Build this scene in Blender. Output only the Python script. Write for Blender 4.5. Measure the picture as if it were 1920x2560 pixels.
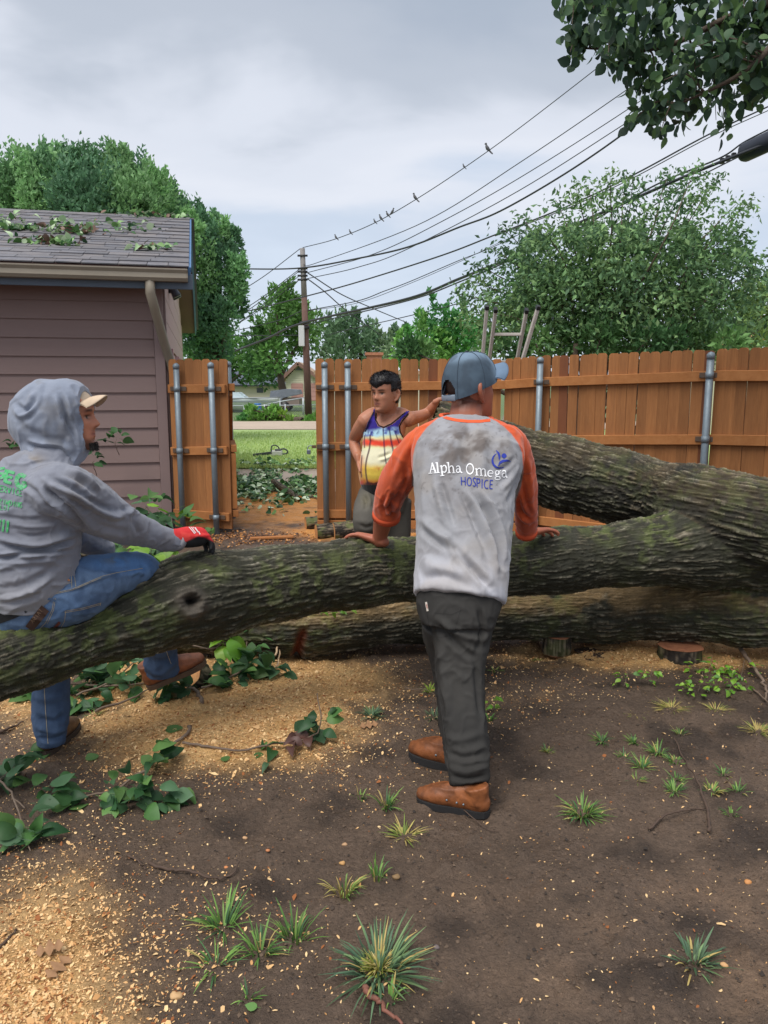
import bpy, bmesh, math, random
import numpy as np
from mathutils import Vector, Matrix, Quaternion
from mathutils.bvhtree import BVHTree

for _o in list(bpy.data.objects):
    bpy.data.objects.remove(_o)
SC = bpy.context.scene
COL = SC.collection
R = math.radians

# ------------------------------------------------------------------ camera
CAMH, FPX, PITCH = 1.55, 1922.0, math.atan(0.165)
cd = bpy.data.cameras.new('camera'); cam = bpy.data.objects.new('camera', cd); COL.objects.link(cam)
cd.sensor_fit = 'VERTICAL'; cd.sensor_height = 32.0; cd.lens = 32.0*FPX/2560.0
cd.clip_start = 0.05; cd.clip_end = 3000
cam.location = (0, 0, CAMH); cam.rotation_euler = (math.pi/2-PITCH, 0, 0)
SC.camera = cam
SC.render.resolution_x, SC.render.resolution_y = 768, 1024

# ------------------------------------------------------------------ sky, sun, exposure
SUN_EL, SUN_AZ = R(62), R(215)      # high, behind the camera and to the left
w = bpy.data.worlds.new('World'); SC.world = w; w.use_nodes = True
nt = w.node_tree; nt.nodes.clear()
N = nt.nodes.new; L = nt.links.new
out = N('ShaderNodeOutputWorld'); bg = N('ShaderNodeBackground'); bg.inputs[1].default_value = 0.1
sky = N('ShaderNodeTexSky'); sky.sky_type = 'NISHITA'; sky.sun_disc = False
sky.sun_elevation = SUN_EL; sky.sun_rotation = SUN_AZ
tc = N('ShaderNodeTexCoord'); sep = N('ShaderNodeSeparateXYZ'); L(tc.outputs['Generated'], sep.inputs[0])
zc = N('ShaderNodeMath'); zc.operation = 'MAXIMUM'; L(sep.outputs[2], zc.inputs[0]); zc.inputs[1].default_value = 0.0
za = N('ShaderNodeMath'); za.operation = 'ADD'; L(zc.outputs[0], za.inputs[0]); za.inputs[1].default_value = 0.22
dv = N('ShaderNodeVectorMath'); dv.operation = 'DIVIDE'
cb = N('ShaderNodeCombineXYZ'); [L(za.outputs[0], cb.inputs[i]) for i in range(3)]
L(tc.outputs['Generated'], dv.inputs[0]); L(cb.outputs[0], dv.inputs[1])
mp = N('ShaderNodeMapping'); mp.inputs['Scale'].default_value = (0.9, 1.25, 1.0); mp.inputs['Location'].default_value = (0.35, 1.9, 0.2)
L(dv.outputs[0], mp.inputs[0])
n1 = N('ShaderNodeTexNoise'); n1.inputs['Scale'].default_value = 1.5; n1.inputs['Detail'].default_value = 5; n1.inputs['Roughness'].default_value = 0.5
n1.inputs['Distortion'].default_value = 0.25
L(mp.outputs[0], n1.inputs[0])
# the cloud deck thins and thickens with elevation: noise shifts the look-up height
ad = N('ShaderNodeMath'); ad.operation = 'MULTIPLY_ADD'
L(n1.outputs['Fac'], ad.inputs[0]); ad.inputs[1].default_value = 0.34
sb = N('ShaderNodeMath'); sb.operation = 'ADD'; L(zc.outputs[0], sb.inputs[0]); sb.inputs[1].default_value = -0.17
L(sb.outputs[0], ad.inputs[2])
rp = N('ShaderNodeValToRGB'); L(ad.outputs[0], rp.inputs[0])
cr = rp.color_ramp; cr.interpolation = 'EASE'
stops = [(0.0, (6.4, 7.0, 8.0)), (0.09, (5.8, 6.5, 7.6)), (0.16, (5.3, 6.0, 7.1)), (0.24, (6.9, 7.15, 7.8)), (0.29, (6.5, 6.8, 7.5)),
         (0.36, (4.6, 5.0, 5.7)), (0.45, (3.7, 4.2, 5.0)), (0.62, (5.2, 5.6, 6.3)), (1.0, (5.2, 5.6, 6.3))]
while len(cr.elements) < len(stops): cr.elements.new(0.5)
SKYK = 0.51
for e, (p, c) in zip(cr.elements, stops): e.position = p; e.color = (c[0]*SKYK, c[1]*SKYK, c[2]*SKYK, 1)
mx = N('ShaderNodeMix'); mx.data_type = 'RGBA'; mx.inputs[0].default_value = 0.94
L(sky.outputs[0], mx.inputs[6]); L(rp.outputs[0], mx.inputs[7])
L(mx.outputs[2], bg.inputs[0]); L(bg.outputs[0], out.inputs[0])

sd = bpy.data.lights.new('sun', 'SUN'); sun = bpy.data.objects.new('sun', sd); COL.objects.link(sun)
sd.energy = 1.5; sd.angle = R(42); sd.color = (1.0, 0.96, 0.9)
_sv = Vector((math.sin(SUN_AZ)*math.cos(SUN_EL), math.cos(SUN_AZ)*math.cos(SUN_EL), math.sin(SUN_EL)))
sun.rotation_euler = _sv.to_track_quat('Z', 'Y').to_euler()
SC.view_settings.view_transform = 'Standard'; SC.view_settings.look = 'None'
SC.view_settings.exposure = 1.2; SC.view_settings.gamma = 1.0; SC.view_settings.use_curve_mapping = False
SC.render.engine = 'CYCLES'

# ------------------------------------------------------------------ helpers
rng = np.random.default_rng(7); random.seed(7)
CT, ST = math.cos(PITCH), math.sin(PITCH)
def ray(u, v):
    x = (u-960)/FPX; y = (1280-v)/FPX
    return Vector((x, CT + y*ST, -ST + y*CT))
def P(u, v, D):                      # the point of the ray through photo pixel (u, v) at world depth Y = D
    r = ray(u, v); return Vector((0, 0, CAMH)) + r*(D/r.y)
def G(u, v, z=0.0):                  # ... at height z
    r = ray(u, v); return Vector((0, 0, CAMH)) + r*((z-CAMH)/r.z)
def proj(V):
    V = np.asarray(V, float); x = V[:, 0]; y = V[:, 1]; z = V[:, 2]-CAMH
    d = np.maximum(y*CT - z*ST, 1e-3); up = y*ST + z*CT
    return 960+FPX*x/d, 1280-FPX*up/d
def lin(r, g, b):
    f = lambda c: (c/255/12.92 if c/255 <= 0.04045 else ((c/255+0.055)/1.055)**2.4)
    return (f(r), f(g), f(b))
def A3(c): return np.array(c, float)

def _hash(ix, iy, iz, seed):
    h = (ix.astype(np.int64)*374761393 + iy.astype(np.int64)*668265263 + iz.astype(np.int64)*1274126177 + seed*974634177) & 0xffffffff
    h = ((h ^ (h >> 13))*1274126177) & 0xffffffff
    h = ((h ^ (h >> 16))*2246822519) & 0xffffffff
    return ((h ^ (h >> 15)) & 0xffffff)/float(0xffffff)
def vnoise(p, seed=0):
    p = np.asarray(p, float); i = np.floor(p); f = p-i; f = f*f*(3-2*f); i = i.astype(np.int64)
    r = 0
    for dx in (0, 1):
        for dy in (0, 1):
            for dz in (0, 1):
                wgt = (f[:, 0] if dx else 1-f[:, 0])*(f[:, 1] if dy else 1-f[:, 1])*(f[:, 2] if dz else 1-f[:, 2])
                r = r + wgt*_hash(i[:, 0]+dx, i[:, 1]+dy, i[:, 2]+dz, seed)
    return r
def fbm(p, scale=1.0, octv=4, seed=0, gain=0.5):
    p = np.asarray(p, float)*scale; a = 1.0; s = 0; t = 0
    for o in range(octv):
        s = s + a*vnoise(p*(2.03**o)+o*17.3, seed+o); t += a; a *= gain
    return s/t
def xyz(x, y, z=0): return np.stack([x, y, np.zeros_like(x)+z], 1)
def sstep(a, b, x):
    t = np.clip((x-a)/(b-a), 0, 1); return t*t*(3-2*t)
def mixc(a, b, t):
    t = np.asarray(t)[..., None]; return np.asarray(a)*(1-t)+np.asarray(b)*t

def mesh(name, V, F, col=None, smooth=True, mats=None, fmat=None):
    V = np.asarray(V, np.float32).reshape(-1, 3)
    me = bpy.data.meshes.new(name)
    if isinstance(F, np.ndarray):
        F = [F]
    elif F and not isinstance(F[0], np.ndarray):
        by = {}
        order = []
        me2 = [tuple(int(i) for i in f) for f in F]
        me.from_pydata([tuple(map(float, v)) for v in V], [], me2)
        F = None
    if F is not None:
        F = [f for f in F if len(f)]
        loops = np.concatenate([f.ravel() for f in F]).astype(np.int32)
        tot = np.concatenate([np.full(len(f), f.shape[1]) for f in F]).astype(np.int32)
        st = np.concatenate([[0], np.cumsum(tot)[:-1]]).astype(np.int32)
        me.vertices.add(len(V)); me.vertices.foreach_set('co', V.ravel())
        me.loops.add(len(loops)); me.loops.foreach_set('vertex_index', loops)
        me.polygons.add(len(tot)); me.polygons.foreach_set('loop_start', st)
        me.update(calc_edges=True)
    if smooth:
        me.polygons.foreach_set('use_smooth', np.ones(len(me.polygons), bool))
    if col is not None:
        c = np.ones((len(V), 4), np.float32); c[:, :3] = np.asarray(col, np.float32)
        a = me.color_attributes.new('Col', 'FLOAT_COLOR', 'POINT'); a.data.foreach_set('color', c.ravel())
    for m in (mats or []): me.materials.append(m)
    if fmat is not None: me.polygons.foreach_set('material_index', np.asarray(fmat, np.int32))
    me.update()
    return me
def attach(o, parent):
    if parent is not None:
        o.parent = parent
        if parent.type == 'EMPTY': o.matrix_parent_inverse = parent.matrix_basis.inverted()
        else: o.matrix_parent_inverse = parent.matrix_basis.inverted() if parent.get('_m') else Matrix.Identity(4)
    return o
def mk(name, V, F, m, parent=None, col=None, smooth=True):
    me = mesh(name, V, F, col, smooth, [m]); o = bpy.data.objects.new(name, me); COL.objects.link(o)
    return attach(o, parent)
def inst(name, me, M, parent=None):
    o = bpy.data.objects.new(name, me); COL.objects.link(o); o.matrix_basis = M
    return attach(o, parent)
def tag(o, label, cat, group=None):
    o['label'] = label; o['category'] = cat
    if group: o['group'] = group
    return o
def thing(name, loc, label, cat, group=None):
    o = bpy.data.objects.new(name, None); COL.objects.link(o); o.location = Vector(loc); o.empty_display_size = 0.1
    return tag(o, label, cat, group)
def struct(o): o['kind'] = 'structure'; return o
def stuff(o): o['kind'] = 'stuff'; return o

class Acc:
    def __init__(s): s.V = []; s.F = []; s.C = []; s.n = 0
    def add(s, V, F, c=None):
        V = np.asarray(V, float).reshape(-1, 3)
        for f in F: s.F.append([int(i)+s.n for i in f])
        s.V.append(V); s.n += len(V)
        if c is not None:
            c = np.asarray(c, float); s.C.append(np.broadcast_to(c, (len(V), 3)) if c.ndim == 1 else c)
        return s
    def mk(s, name, m, parent=None, smooth=False):
        return mk(name, np.concatenate(s.V), s.F, m, parent, np.concatenate(s.C) if s.C else None, smooth)
QB = [(0, 3, 2, 1), (4, 5, 6, 7), (0, 1, 5, 4), (1, 2, 6, 5), (2, 3, 7, 6), (3, 0, 4, 7)]
def box(c, half, ax=None):           # oriented box; ax = three unit axes
    c = A3(c); ax = np.eye(3) if ax is None else np.array([list(a) for a in ax], float)
    h = A3(half); S = np.array([(-1, -1, -1), (1, -1, -1), (1, 1, -1), (-1, 1, -1), (-1, -1, 1), (1, -1, 1), (1, 1, 1), (-1, 1, 1)])
    return c + (S*h) @ ax, QB
def cbox(c, half, ax=None, ch=0.003):  # chamfered box
    c = A3(c); ax = np.eye(3) if ax is None else np.array([list(a) for a in ax], float)
    bm = bmesh.new(); bmesh.ops.create_cube(bm, size=2)
    for v in bm.verts: v.co = Vector((v.co.x*half[0], v.co.y*half[1], v.co.z*half[2]))
    bmesh.ops.bevel(bm, geom=bm.edges[:], offset=ch, segments=1, affect='EDGES')
    V = np.array([list(v.co) for v in bm.verts]); F = [[v.index for v in f.verts] for f in bm.faces]; bm.free()
    return c + V @ ax, F
def prism(poly, org, ax_u, ax_v, ax_w, d):   # 2-D outline extruded by d along ax_w
    poly = np.asarray(poly, float); n = len(poly)
    a = A3(org) + poly[:, :1]*A3(ax_u) + poly[:, 1:]*A3(ax_v); b = a + A3(ax_w)*d
    F = [list(range(n))[::-1], list(range(n, 2*n))] + [[i, (i+1) % n, n+(i+1) % n, n+i] for i in range(n)]
    return np.concatenate([a, b]), F
def crom(pts, k=6):
    pts = np.asarray(pts, float)
    if len(pts) < 3 or k < 2: 
        if len(pts) == 2 and k > 1:
            t = np.linspace(0, 1, k+1)[:, None]; return pts[0]*(1-t)+pts[1]*t
        return pts
    p = np.concatenate([2*pts[:1]-pts[1:2], pts, 2*pts[-1:]-pts[-2:-1]])
    o = []
    for i in range(1, len(p)-2):
        t = np.linspace(0, 1, k, endpoint=False)[:, None]
        o.append(0.5*(2*p[i]+(p[i+1]-p[i-1])*t+(2*p[i-1]-5*p[i]+4*p[i+1]-p[i+2])*t**2+(3*p[i]-p[i-1]-3*p[i+1]+p[i+2])*t**3))
    o.append(pts[-1:]); return np.concatenate(o)
def tube(pts, rad, seg=12, k=1, ref=None, cap=True, rnd=False):
    """swept tube; rad: scalar, list of r, or list of (ra, rb) with ra along ref"""
    pts = np.asarray([list(p) for p in pts], float); n0 = len(pts)
    if np.isscalar(rad): rad = [rad]*n0
    rad = np.array([(r, r) if np.isscalar(r) else tuple(r) for r in rad], float)
    if k > 1:
        q = crom(np.concatenate([pts, rad], 1), k); pts, rad = q[:, :3], np.maximum(q[:, 3:], 1e-4)
    if rnd:                             # rounded ends
        t0 = pts[0]-pts[1]; t0 /= np.linalg.norm(t0)+1e-9; t1 = pts[-1]-pts[-2]; t1 /= np.linalg.norm(t1)+1e-9
        a0 = [(pts[0]+t0*rad[0].mean()*math.sin(a), rad[0]*math.cos(a)) for a in (1.35, 1.0, 0.5)]
        a1 = [(pts[-1]+t1*rad[-1].mean()*math.sin(a), rad[-1]*math.cos(a)) for a in (0.5, 1.0, 1.35)]
        pts = np.concatenate([[p for p, _ in a0], pts, [p for p, _ in a1]]); rad = np.concatenate([[r for _, r in a0], rad, [r for _, r in a1]])
    n = len(pts); T = np.gradient(pts, axis=0); T /= np.linalg.norm(T, axis=1)[:, None]+1e-9
    r0 = A3(ref) if ref is not None else (A3((1, 0, 0)) if abs(T[0][0]) < 0.8 else A3((0, 1, 0)))
    a = np.linspace(0, 2*np.pi, seg, endpoint=False); V = []
    for i in range(n):
        s = r0 - T[i]*np.dot(r0, T[i]); s /= np.linalg.norm(s)+1e-9; b = np.cross(T[i], s)
        if ref is None: r0 = s
        V.append(pts[i] + np.cos(a)[:, None]*s*rad[i, 0] + np.sin(a)[:, None]*b*rad[i, 1])
    V = np.concatenate(V); F = []
    for i in range(n-1):
        for j in range(seg):
            F.append((i*seg+j, i*seg+(j+1) % seg, (i+1)*seg+(j+1) % seg, (i+1)*seg+j))
    if cap: F.append(list(range(seg))[::-1]); F.append(list(range((n-1)*seg, n*seg)))
    return V, F
def sphere(c, r, seg=16, rings=10, ax=None):
    r = A3((r, r, r)) if np.isscalar(r) else A3(r); ax = np.eye(3) if ax is None else np.array([list(a) for a in ax], float)
    V = [(0, 0, -1)]; 
    for i in range(1, rings):
        t = math.pi*i/rings
        for j in range(seg):
            p = 2*math.pi*j/seg; V.append((math.sin(t)*math.cos(p), math.sin(t)*math.sin(p), -math.cos(t)))
    V.append((0, 0, 1)); n = len(V); F = []
    for j in range(seg):
        F.append((0, 1+(j+1) % seg, 1+j)); F.append((n-1, n-1-seg+j, n-1-seg+(j+1) % seg))
        for i in range(rings-2):
            a = 1+i*seg; F.append((a+j, a+(j+1) % seg, a+seg+(j+1) % seg, a+seg+j))
    return A3(c) + (np.array(V)*r) @ ax, F

# ------------------------------------------------------------------ materials
def mat(name, base=(0.5, 0.5, 0.5), rough=0.8, var=None, attr=False, bump=None, metal=0.0, spec=0.5, sheen=0.0,
        trans=0.0, alpha=None, stretch=(1, 1, 1), back=None, rvar=None, coat=0.0, obj_rand=0.0, bump2=None):
    """var = (scale, amount, colour2): procedural mottling; bump = (scale, strength, distance)"""
    m = bpy.data.materials.new(name); m.use_nodes = True; t = m.node_tree; nd = t.nodes; lk = t.links.new
    b = nd['Principled BSDF']; b.inputs['Roughness'].default_value = rough; b.inputs['Metallic'].default_value = metal
    b.inputs['Specular IOR Level'].default_value = spec
    if sheen: b.inputs['Sheen Weight'].default_value = sheen; b.inputs['Sheen Roughness'].default_value = 0.5
    if coat: b.inputs['Coat Weight'].default_value = coat; b.inputs['Coat Roughness'].default_value = 0.15
    tco = nd.new('ShaderNodeTexCoord'); mpn = nd.new('ShaderNodeMapping'); mpn.inputs['Scale'].default_value = stretch
    geo = nd.new('ShaderNodeNewGeometry'); lk(geo.outputs['Position'], mpn.inputs[0])
    if obj_rand:
        oi = nd.new('ShaderNodeObjectInfo'); cx = nd.new('ShaderNodeCombineXYZ'); ml = nd.new('ShaderNodeMath'); ml.operation = 'MULTIPLY'; ml.inputs[1].default_value = 37.0
        lk(oi.outputs['Random'], ml.inputs[0]); lk(ml.outputs[0], cx.inputs[0]); lk(ml.outputs[0], cx.inputs[1])
        va = nd.new('ShaderNodeVectorMath'); va.operation = 'ADD'; lk(mpn.outputs[0], va.inputs[0]); lk(cx.outputs[0], va.inputs[1]); vec = va.outputs[0]
    else: vec = mpn.outputs[0]
    if attr:
        an = nd.new('ShaderNodeVertexColor'); an.layer_name = 'Col'; c = an.outputs['Color']
    else:
        rg = nd.new('ShaderNodeRGB'); rg.outputs[0].default_value = (*base, 1); c = rg.outputs[0]
    def noise(scale, det=6, rough_=0.6):
        n = nd.new('ShaderNodeTexNoise'); n.inputs['Scale'].default_value = scale; n.inputs['Detail'].default_value = det
        n.inputs['Roughness'].default_value = rough_; lk(vec, n.inputs['Vector']); return n.outputs['Fac']
    if var:
        vs = var if isinstance(var, list) else [var]
        for (sc, am, c2) in vs:
            rr = nd.new('ShaderNodeValToRGB'); lk(noise(sc), rr.inputs[0])
            rr.color_ramp.elements[0].position = 0.38; rr.color_ramp.elements[1].position = 0.66
            mu = nd.new('ShaderNodeMath'); mu.operation = 'MULTIPLY'; mu.inputs[1].default_value = am; lk(rr.outputs[0], mu.inputs[0])
            mx = nd.new('ShaderNodeMix'); mx.data_type = 'RGBA'
            lk(mu.outputs[0], mx.inputs[0]); lk(c, mx.inputs[6])
            if isinstance(c2, tuple): mx.inputs[7].default_value = (*c2, 1)
            else:
                mm = nd.new('ShaderNodeMix'); mm.data_type = 'RGBA'; mm.blend_type = 'MULTIPLY'; mm.inputs[0].default_value = 1
                lk(c, mm.inputs[6]); mm.inputs[7].default_value = (c2, c2, c2, 1); lk(mm.outputs[2], mx.inputs[7])
            c = mx.outputs[2]
    if obj_rand:
        hv = nd.new('ShaderNodeHueSaturation'); mr = nd.new('ShaderNodeMapRange'); lk(oi.outputs['Random'], mr.inputs[0])
        mr.inputs[3].default_value = 1-obj_rand; mr.inputs[4].default_value = 1+obj_rand; lk(mr.outputs[0], hv.inputs['Value']); lk(c, hv.inputs['Color']); c = hv.outputs[0]
    if back:
        mx = nd.new('ShaderNodeMix'); mx.data_type = 'RGBA'; lk(geo.outputs['Backfacing'], mx.inputs[0]); lk(c, mx.inputs[6]); mx.inputs[7].default_value = (*back, 1); c = mx.outputs[2]
    lk(c, b.inputs['Base Color'])
    if rvar:
        mr = nd.new('ShaderNodeMapRange'); lk(noise(rvar[0]), mr.inputs[0]); mr.inputs[1].default_value = 0.35; mr.inputs[2].default_value = 0.65
        mr.inputs[3].default_value = rvar[1]; mr.inputs[4].default_value = rvar[2]; lk(mr.outputs[0], b.inputs['Roughness'])
    prev = None
    for bp in (bump, bump2):
        if bp:
            bn = nd.new('ShaderNodeBump'); bn.inputs['Strength'].default_value = bp[1]; bn.inputs['Distance'].default_value = bp[2]
            lk(noise(bp[0], 5, 0.65), bn.inputs['Height'])
            if prev: lk(prev, bn.inputs['Normal'])
            prev = bn.outputs[0]; lk(prev, b.inputs['Normal'])
    if trans:
        o = nd['Material Output']; tr = nd.new('ShaderNodeBsdfTranslucent'); ms = nd.new('ShaderNodeMixShader'); ms.inputs[0].default_value = trans
        lk(c, tr.inputs[0]); lk(b.outputs[0], ms.inputs[1]); lk(tr.outputs[0], ms.inputs[2]); lk(ms.outputs[0], o.inputs[0])
    return m
# ================================================================== ground
def gauss_px(u, v, cu, cv, su, sv, a=1.0, rot=0.0):
    du, dv_ = u-cu, v-cv; c, s = math.cos(rot), math.sin(rot)
    x = (du*c+dv_*s)/su; y = (-du*s+dv_*c)/sv
    return a*np.exp(-(x*x+y*y))
def saw_mask(X, Y):
    """how thick sawdust lies at a ground point (0..1)"""
    V = xyz(X, Y); u, v = proj(V)
    m = gauss_px(u, v, 600, 1775, 260, 78, 1.5) + gauss_px(u, v, 330, 1820, 260, 110, 0.62) + gauss_px(u, v, 760, 1690, 230, 60, 0.85)
    m += gauss_px(u, v, 0, 2530, 320, 180, 0.70, 0.15) + gauss_px(u, v, 20, 2230, 260, 150, 0.30) + gauss_px(u, v, 330, 2330, 300, 160, 0.30)
    m += gauss_px(u, v, 1500, 1640, 260, 34, 0.95) + gauss_px(u, v, 1800, 1640, 190, 40, 0.75) + gauss_px(u, v, 1290, 1735, 170, 45, 0.42)
    m += gauss_px(u, v, 120, 1760, 200, 60, 0.55) + gauss_px(u, v, 640, 1870, 330, 70, 0.42) + gauss_px(u, v, 300, 1650, 200, 40, 0.9)
    m += gauss_px(u, v, 680, 1272, 130, 46, 1.5) + gauss_px(u, v, 1010, 1318, 110, 26, 1.3) + gauss_px(u, v, 830, 1335, 90, 20, 0.9)
    m += gauss_px(u, v, 1480, 1318, 160, 24, 0.55)
    n = fbm(xyz(X, Y), 3.1, 4, 5); n2 = fbm(xyz(X, Y), 14, 3, 9)
    return np.clip(m*(0.10+1.75*n) + 0.9*m*(n2-0.5), 0, 1)
def ground_h(X, Y):
    n = (fbm(xyz(X, Y), 1.3, 3, 21)-0.5)*0.05 + (fbm(xyz(X, Y), 7, 4, 22)-0.5)*0.040 + (fbm(xyz(X, Y), 26, 3, 23)-0.5)*0.020
    clod = np.clip(fbm(xyz(X, Y), 17, 2, 31)-0.62, 0, 1)*0.09
    fade = 1-sstep(6.5, 9.5, Y)
    pit = -0.05*np.exp(-((X-0.95)**2/0.03+(Y-4.33)**2/0.012))
    return (n+clod)*fade + pit*fade - 0.002
gx = np.concatenate([-np.geomspace(3.25, 900, 26)[::-1], np.arange(-3.2, 3.61, 0.025), np.geomspace(3.65, 900, 26)])
gy = np.concatenate([[-60, -20, -6, -2, 0, 0.5], np.arange(0.9, 6.0, 0.025), np.arange(6.0, 12, 0.06), np.geomspace(12.1, 2400, 50)])
GX, GY = np.meshgrid(gx, gy); gX, gY = GX.ravel(), GY.ravel()
gZ = ground_h(gX, gY); nx, ny = len(gx), len(gy)
sawm = saw_mask(gX, gY)
ins = (np.abs(gX) < 4) & (gY > 0.5) & (gY < 12)
gZ = gZ + np.where(ins, sawm*0.012*(0.6+0.8*fbm(xyz(gX, gY), 30, 2, 3)), 0)
u_, v_ = proj(xyz(gX, gY))
mud = mixc(lin(84, 69, 57), lin(124, 103, 86), fbm(xyz(gX, gY), 2.2, 4, 41))
mud = mixc(mud, lin(58, 47, 39), sstep(0.52, 0.72, fbm(xyz(gX, gY), 5.5, 4, 42))*0.75)
tan_ = gauss_px(u_, v_, 1720, 2480, 330, 170, 1.1) + gauss_px(u_, v_, 1680, 2280, 260, 110, 0.6) + gauss_px(u_, v_, 1200, 2330, 260, 120, 0.4) + gauss_px(u_, v_, 150, 1840, 120, 70, 0.5)
mud = mixc(mud, lin(150, 122, 98), np.clip(tan_*sstep(0.42, 0.68, fbm(xyz(gX, gY), 4.5, 5, 43)), 0, 1)*0.8)
sawc = mixc(lin(236, 180, 110), lin(250, 206, 142), fbm(xyz(gX, gY), 9, 3, 44))
near_saw = mixc(sawc, lin(236, 164, 88), (gY > 7).astype(float))
gcol = mixc(mud, near_saw, sstep(0.12, 0.85, sawm)*0.93)
mulch = sstep(0.5, 1.0, gauss_px(u_, v_, 620, 1345, 180, 18, 1.2)+gauss_px(u_, v_, 1500, 1300, 220, 30, 1.0))
gcol = mixc(gcol, lin(96, 66, 48), mulch*0.7)
far = sstep(11.0, 13, gY)
gcol = mixc(gcol, lin(120, 130, 84), far); gcol = mixc(gcol, lin(104, 128, 70), sstep(33, 45, gY))
ii = np.arange(nx*ny).reshape(ny, nx)
quads = np.stack([ii[:-1, :-1], ii[:-1, 1:], ii[1:, 1:], ii[1:, :-1]], -1).reshape(-1, 4)
M_ground = mat('mud', attr=True, rough=0.75, var=[(13, 0.4, 0.66), (60, 0.6, 0.52), (210, 0.45, 0.6)], bump=(48, 0.8, 0.03), bump2=(200, 0.7, 0.008), rvar=(6, 0.42, 0.85), spec=0.4)
struct(mk('ground', np.stack([gX, gY, gZ], 1), quads, M_ground, None, gcol))

def gz(x, y):
    x = np.atleast_1d(np.asarray(x, float)); y = np.atleast_1d(np.asarray(y, float))
    return ground_h(x, y) + saw_mask(x, y)*0.008
def on(u, v, dz=0.0):                # ground point under a photo pixel
    p = G(u, v, 0); p.z = float(gz(p.x, p.y)[0])+dz; return p

# lawn, alley and road beyond the gate: sheets, each just above the one below
def sheet(name, x0, x1, y0, y1, z, m, n=(40, 20), wob=0.0, seed=1):
    xs = np.linspace(x0, x1, n[0]); ys = np.linspace(0, 1, n[1]); X, T = np.meshgrid(xs, ys)
    lo = y0 + wob*(fbm(xyz(X.ravel(), X.ravel()*0), 0.7, 3, seed)-0.5)*2; hi = y1 + wob*(fbm(xyz(X.ravel(), X.ravel()*0), 0.7, 3, seed+5)-0.5)*2
    Y = lo+(hi-lo)*T.ravel(); ii = np.arange(n[0]*n[1]).reshape(n[1], n[0])
    q = np.stack([ii[:-1, :-1], ii[:-1, 1:], ii[1:, 1:], ii[1:, :-1]], -1).reshape(-1, 4)
    return struct(mk(name, np.stack([X.ravel(), Y, np.full(X.size, z)], 1), q, m))
M_conc = mat('alley_concrete', lin(176, 160, 146), 0.9, var=[(2.5, 0.5, 0.75), (30, 0.3, 0.8)], bump=(60, 0.3, 0.01))
M_lawn = mat('lawn', lin(164, 188, 116), 0.9, var=[(0.5, 0.6, lin(146, 174, 98)), (9, 0.35, lin(178, 200, 134)), (60, 0.3, 0.78)], bump=(40, 0.6, 0.03))
M_road = mat('dirt_road', lin(186, 168, 150), 0.95, var=[(0.8, 0.5, 0.8), (14, 0.3, 0.85)], bump=(30, 0.3, 0.02))
sheet('path', -14, 12, 11.2, 14.3, 0.010, M_conc, wob=0.15)
sheet('lawn', -40, 40, 14.2, 26.5, 0.05, M_lawn, n=(160, 30), wob=0.22, seed=3)
sheet('road', -60, 60, 26.3, 32.2, 0.065, M_road, n=(120, 12), wob=0.35, seed=8)

# grass blades along the near edge of the lawn
def blades(name, pts, h, wd, lean, cols, m, seed=0):
    g = np.random.default_rng(seed); n = len(pts); a = g.uniform(0, 2*np.pi, n); hh = h*g.uniform(0.55, 1.25, n)
    d = np.stack([np.cos(a), np.sin(a), 0*a], 1); s = np.stack([-np.sin(a), np.cos(a), 0*a], 1)*(wd*g.uniform(0.7, 1.3, n))[:, None]
    ln = (lean*g.uniform(0.2, 1.2, n)*hh)[:, None]; up = np.array([0, 0, 1.0])
    b = pts; m1 = b+d*ln*0.35+up*(hh*0.6)[:, None]; t = b+d*ln+up*hh[:, None]
    V = np.stack([b-s, b+s, m1+s*0.8, m1-s*0.8, t], 1).reshape(-1, 3); i = np.arange(n)*5
    q = np.stack([i, i+1, i+2, i+3], 1); tr = np.stack([i+3, i+2, i+4], 1)
    c = np.repeat(np.asarray(cols), 5, 0)
    return mk(name, V, [q, tr], m, None, c, False)
M_grass = mat('grass', attr=True, rough=0.55, trans=0.25, spec=0.35)
n = 20000; yy = 14.0+rng.uniform(0, 1, n)**1.6*11; xx = rng.uniform(-0.30, -0.05, n)*yy
cc = mixc(lin(146, 176, 92), lin(192, 208, 134), rng.uniform(0, 1, n))
stuff(blades('lawn_grass', np.stack([xx, yy, np.full(n, 0.045)], 1), 0.07, 0.006, 0.6, cc, M_grass, 3))
bpy.data.objects['lawn_grass']['label'] = 'short bright green mown grass beyond the open gate'; bpy.data.objects['lawn_grass']['category'] = 'grass'

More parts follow.
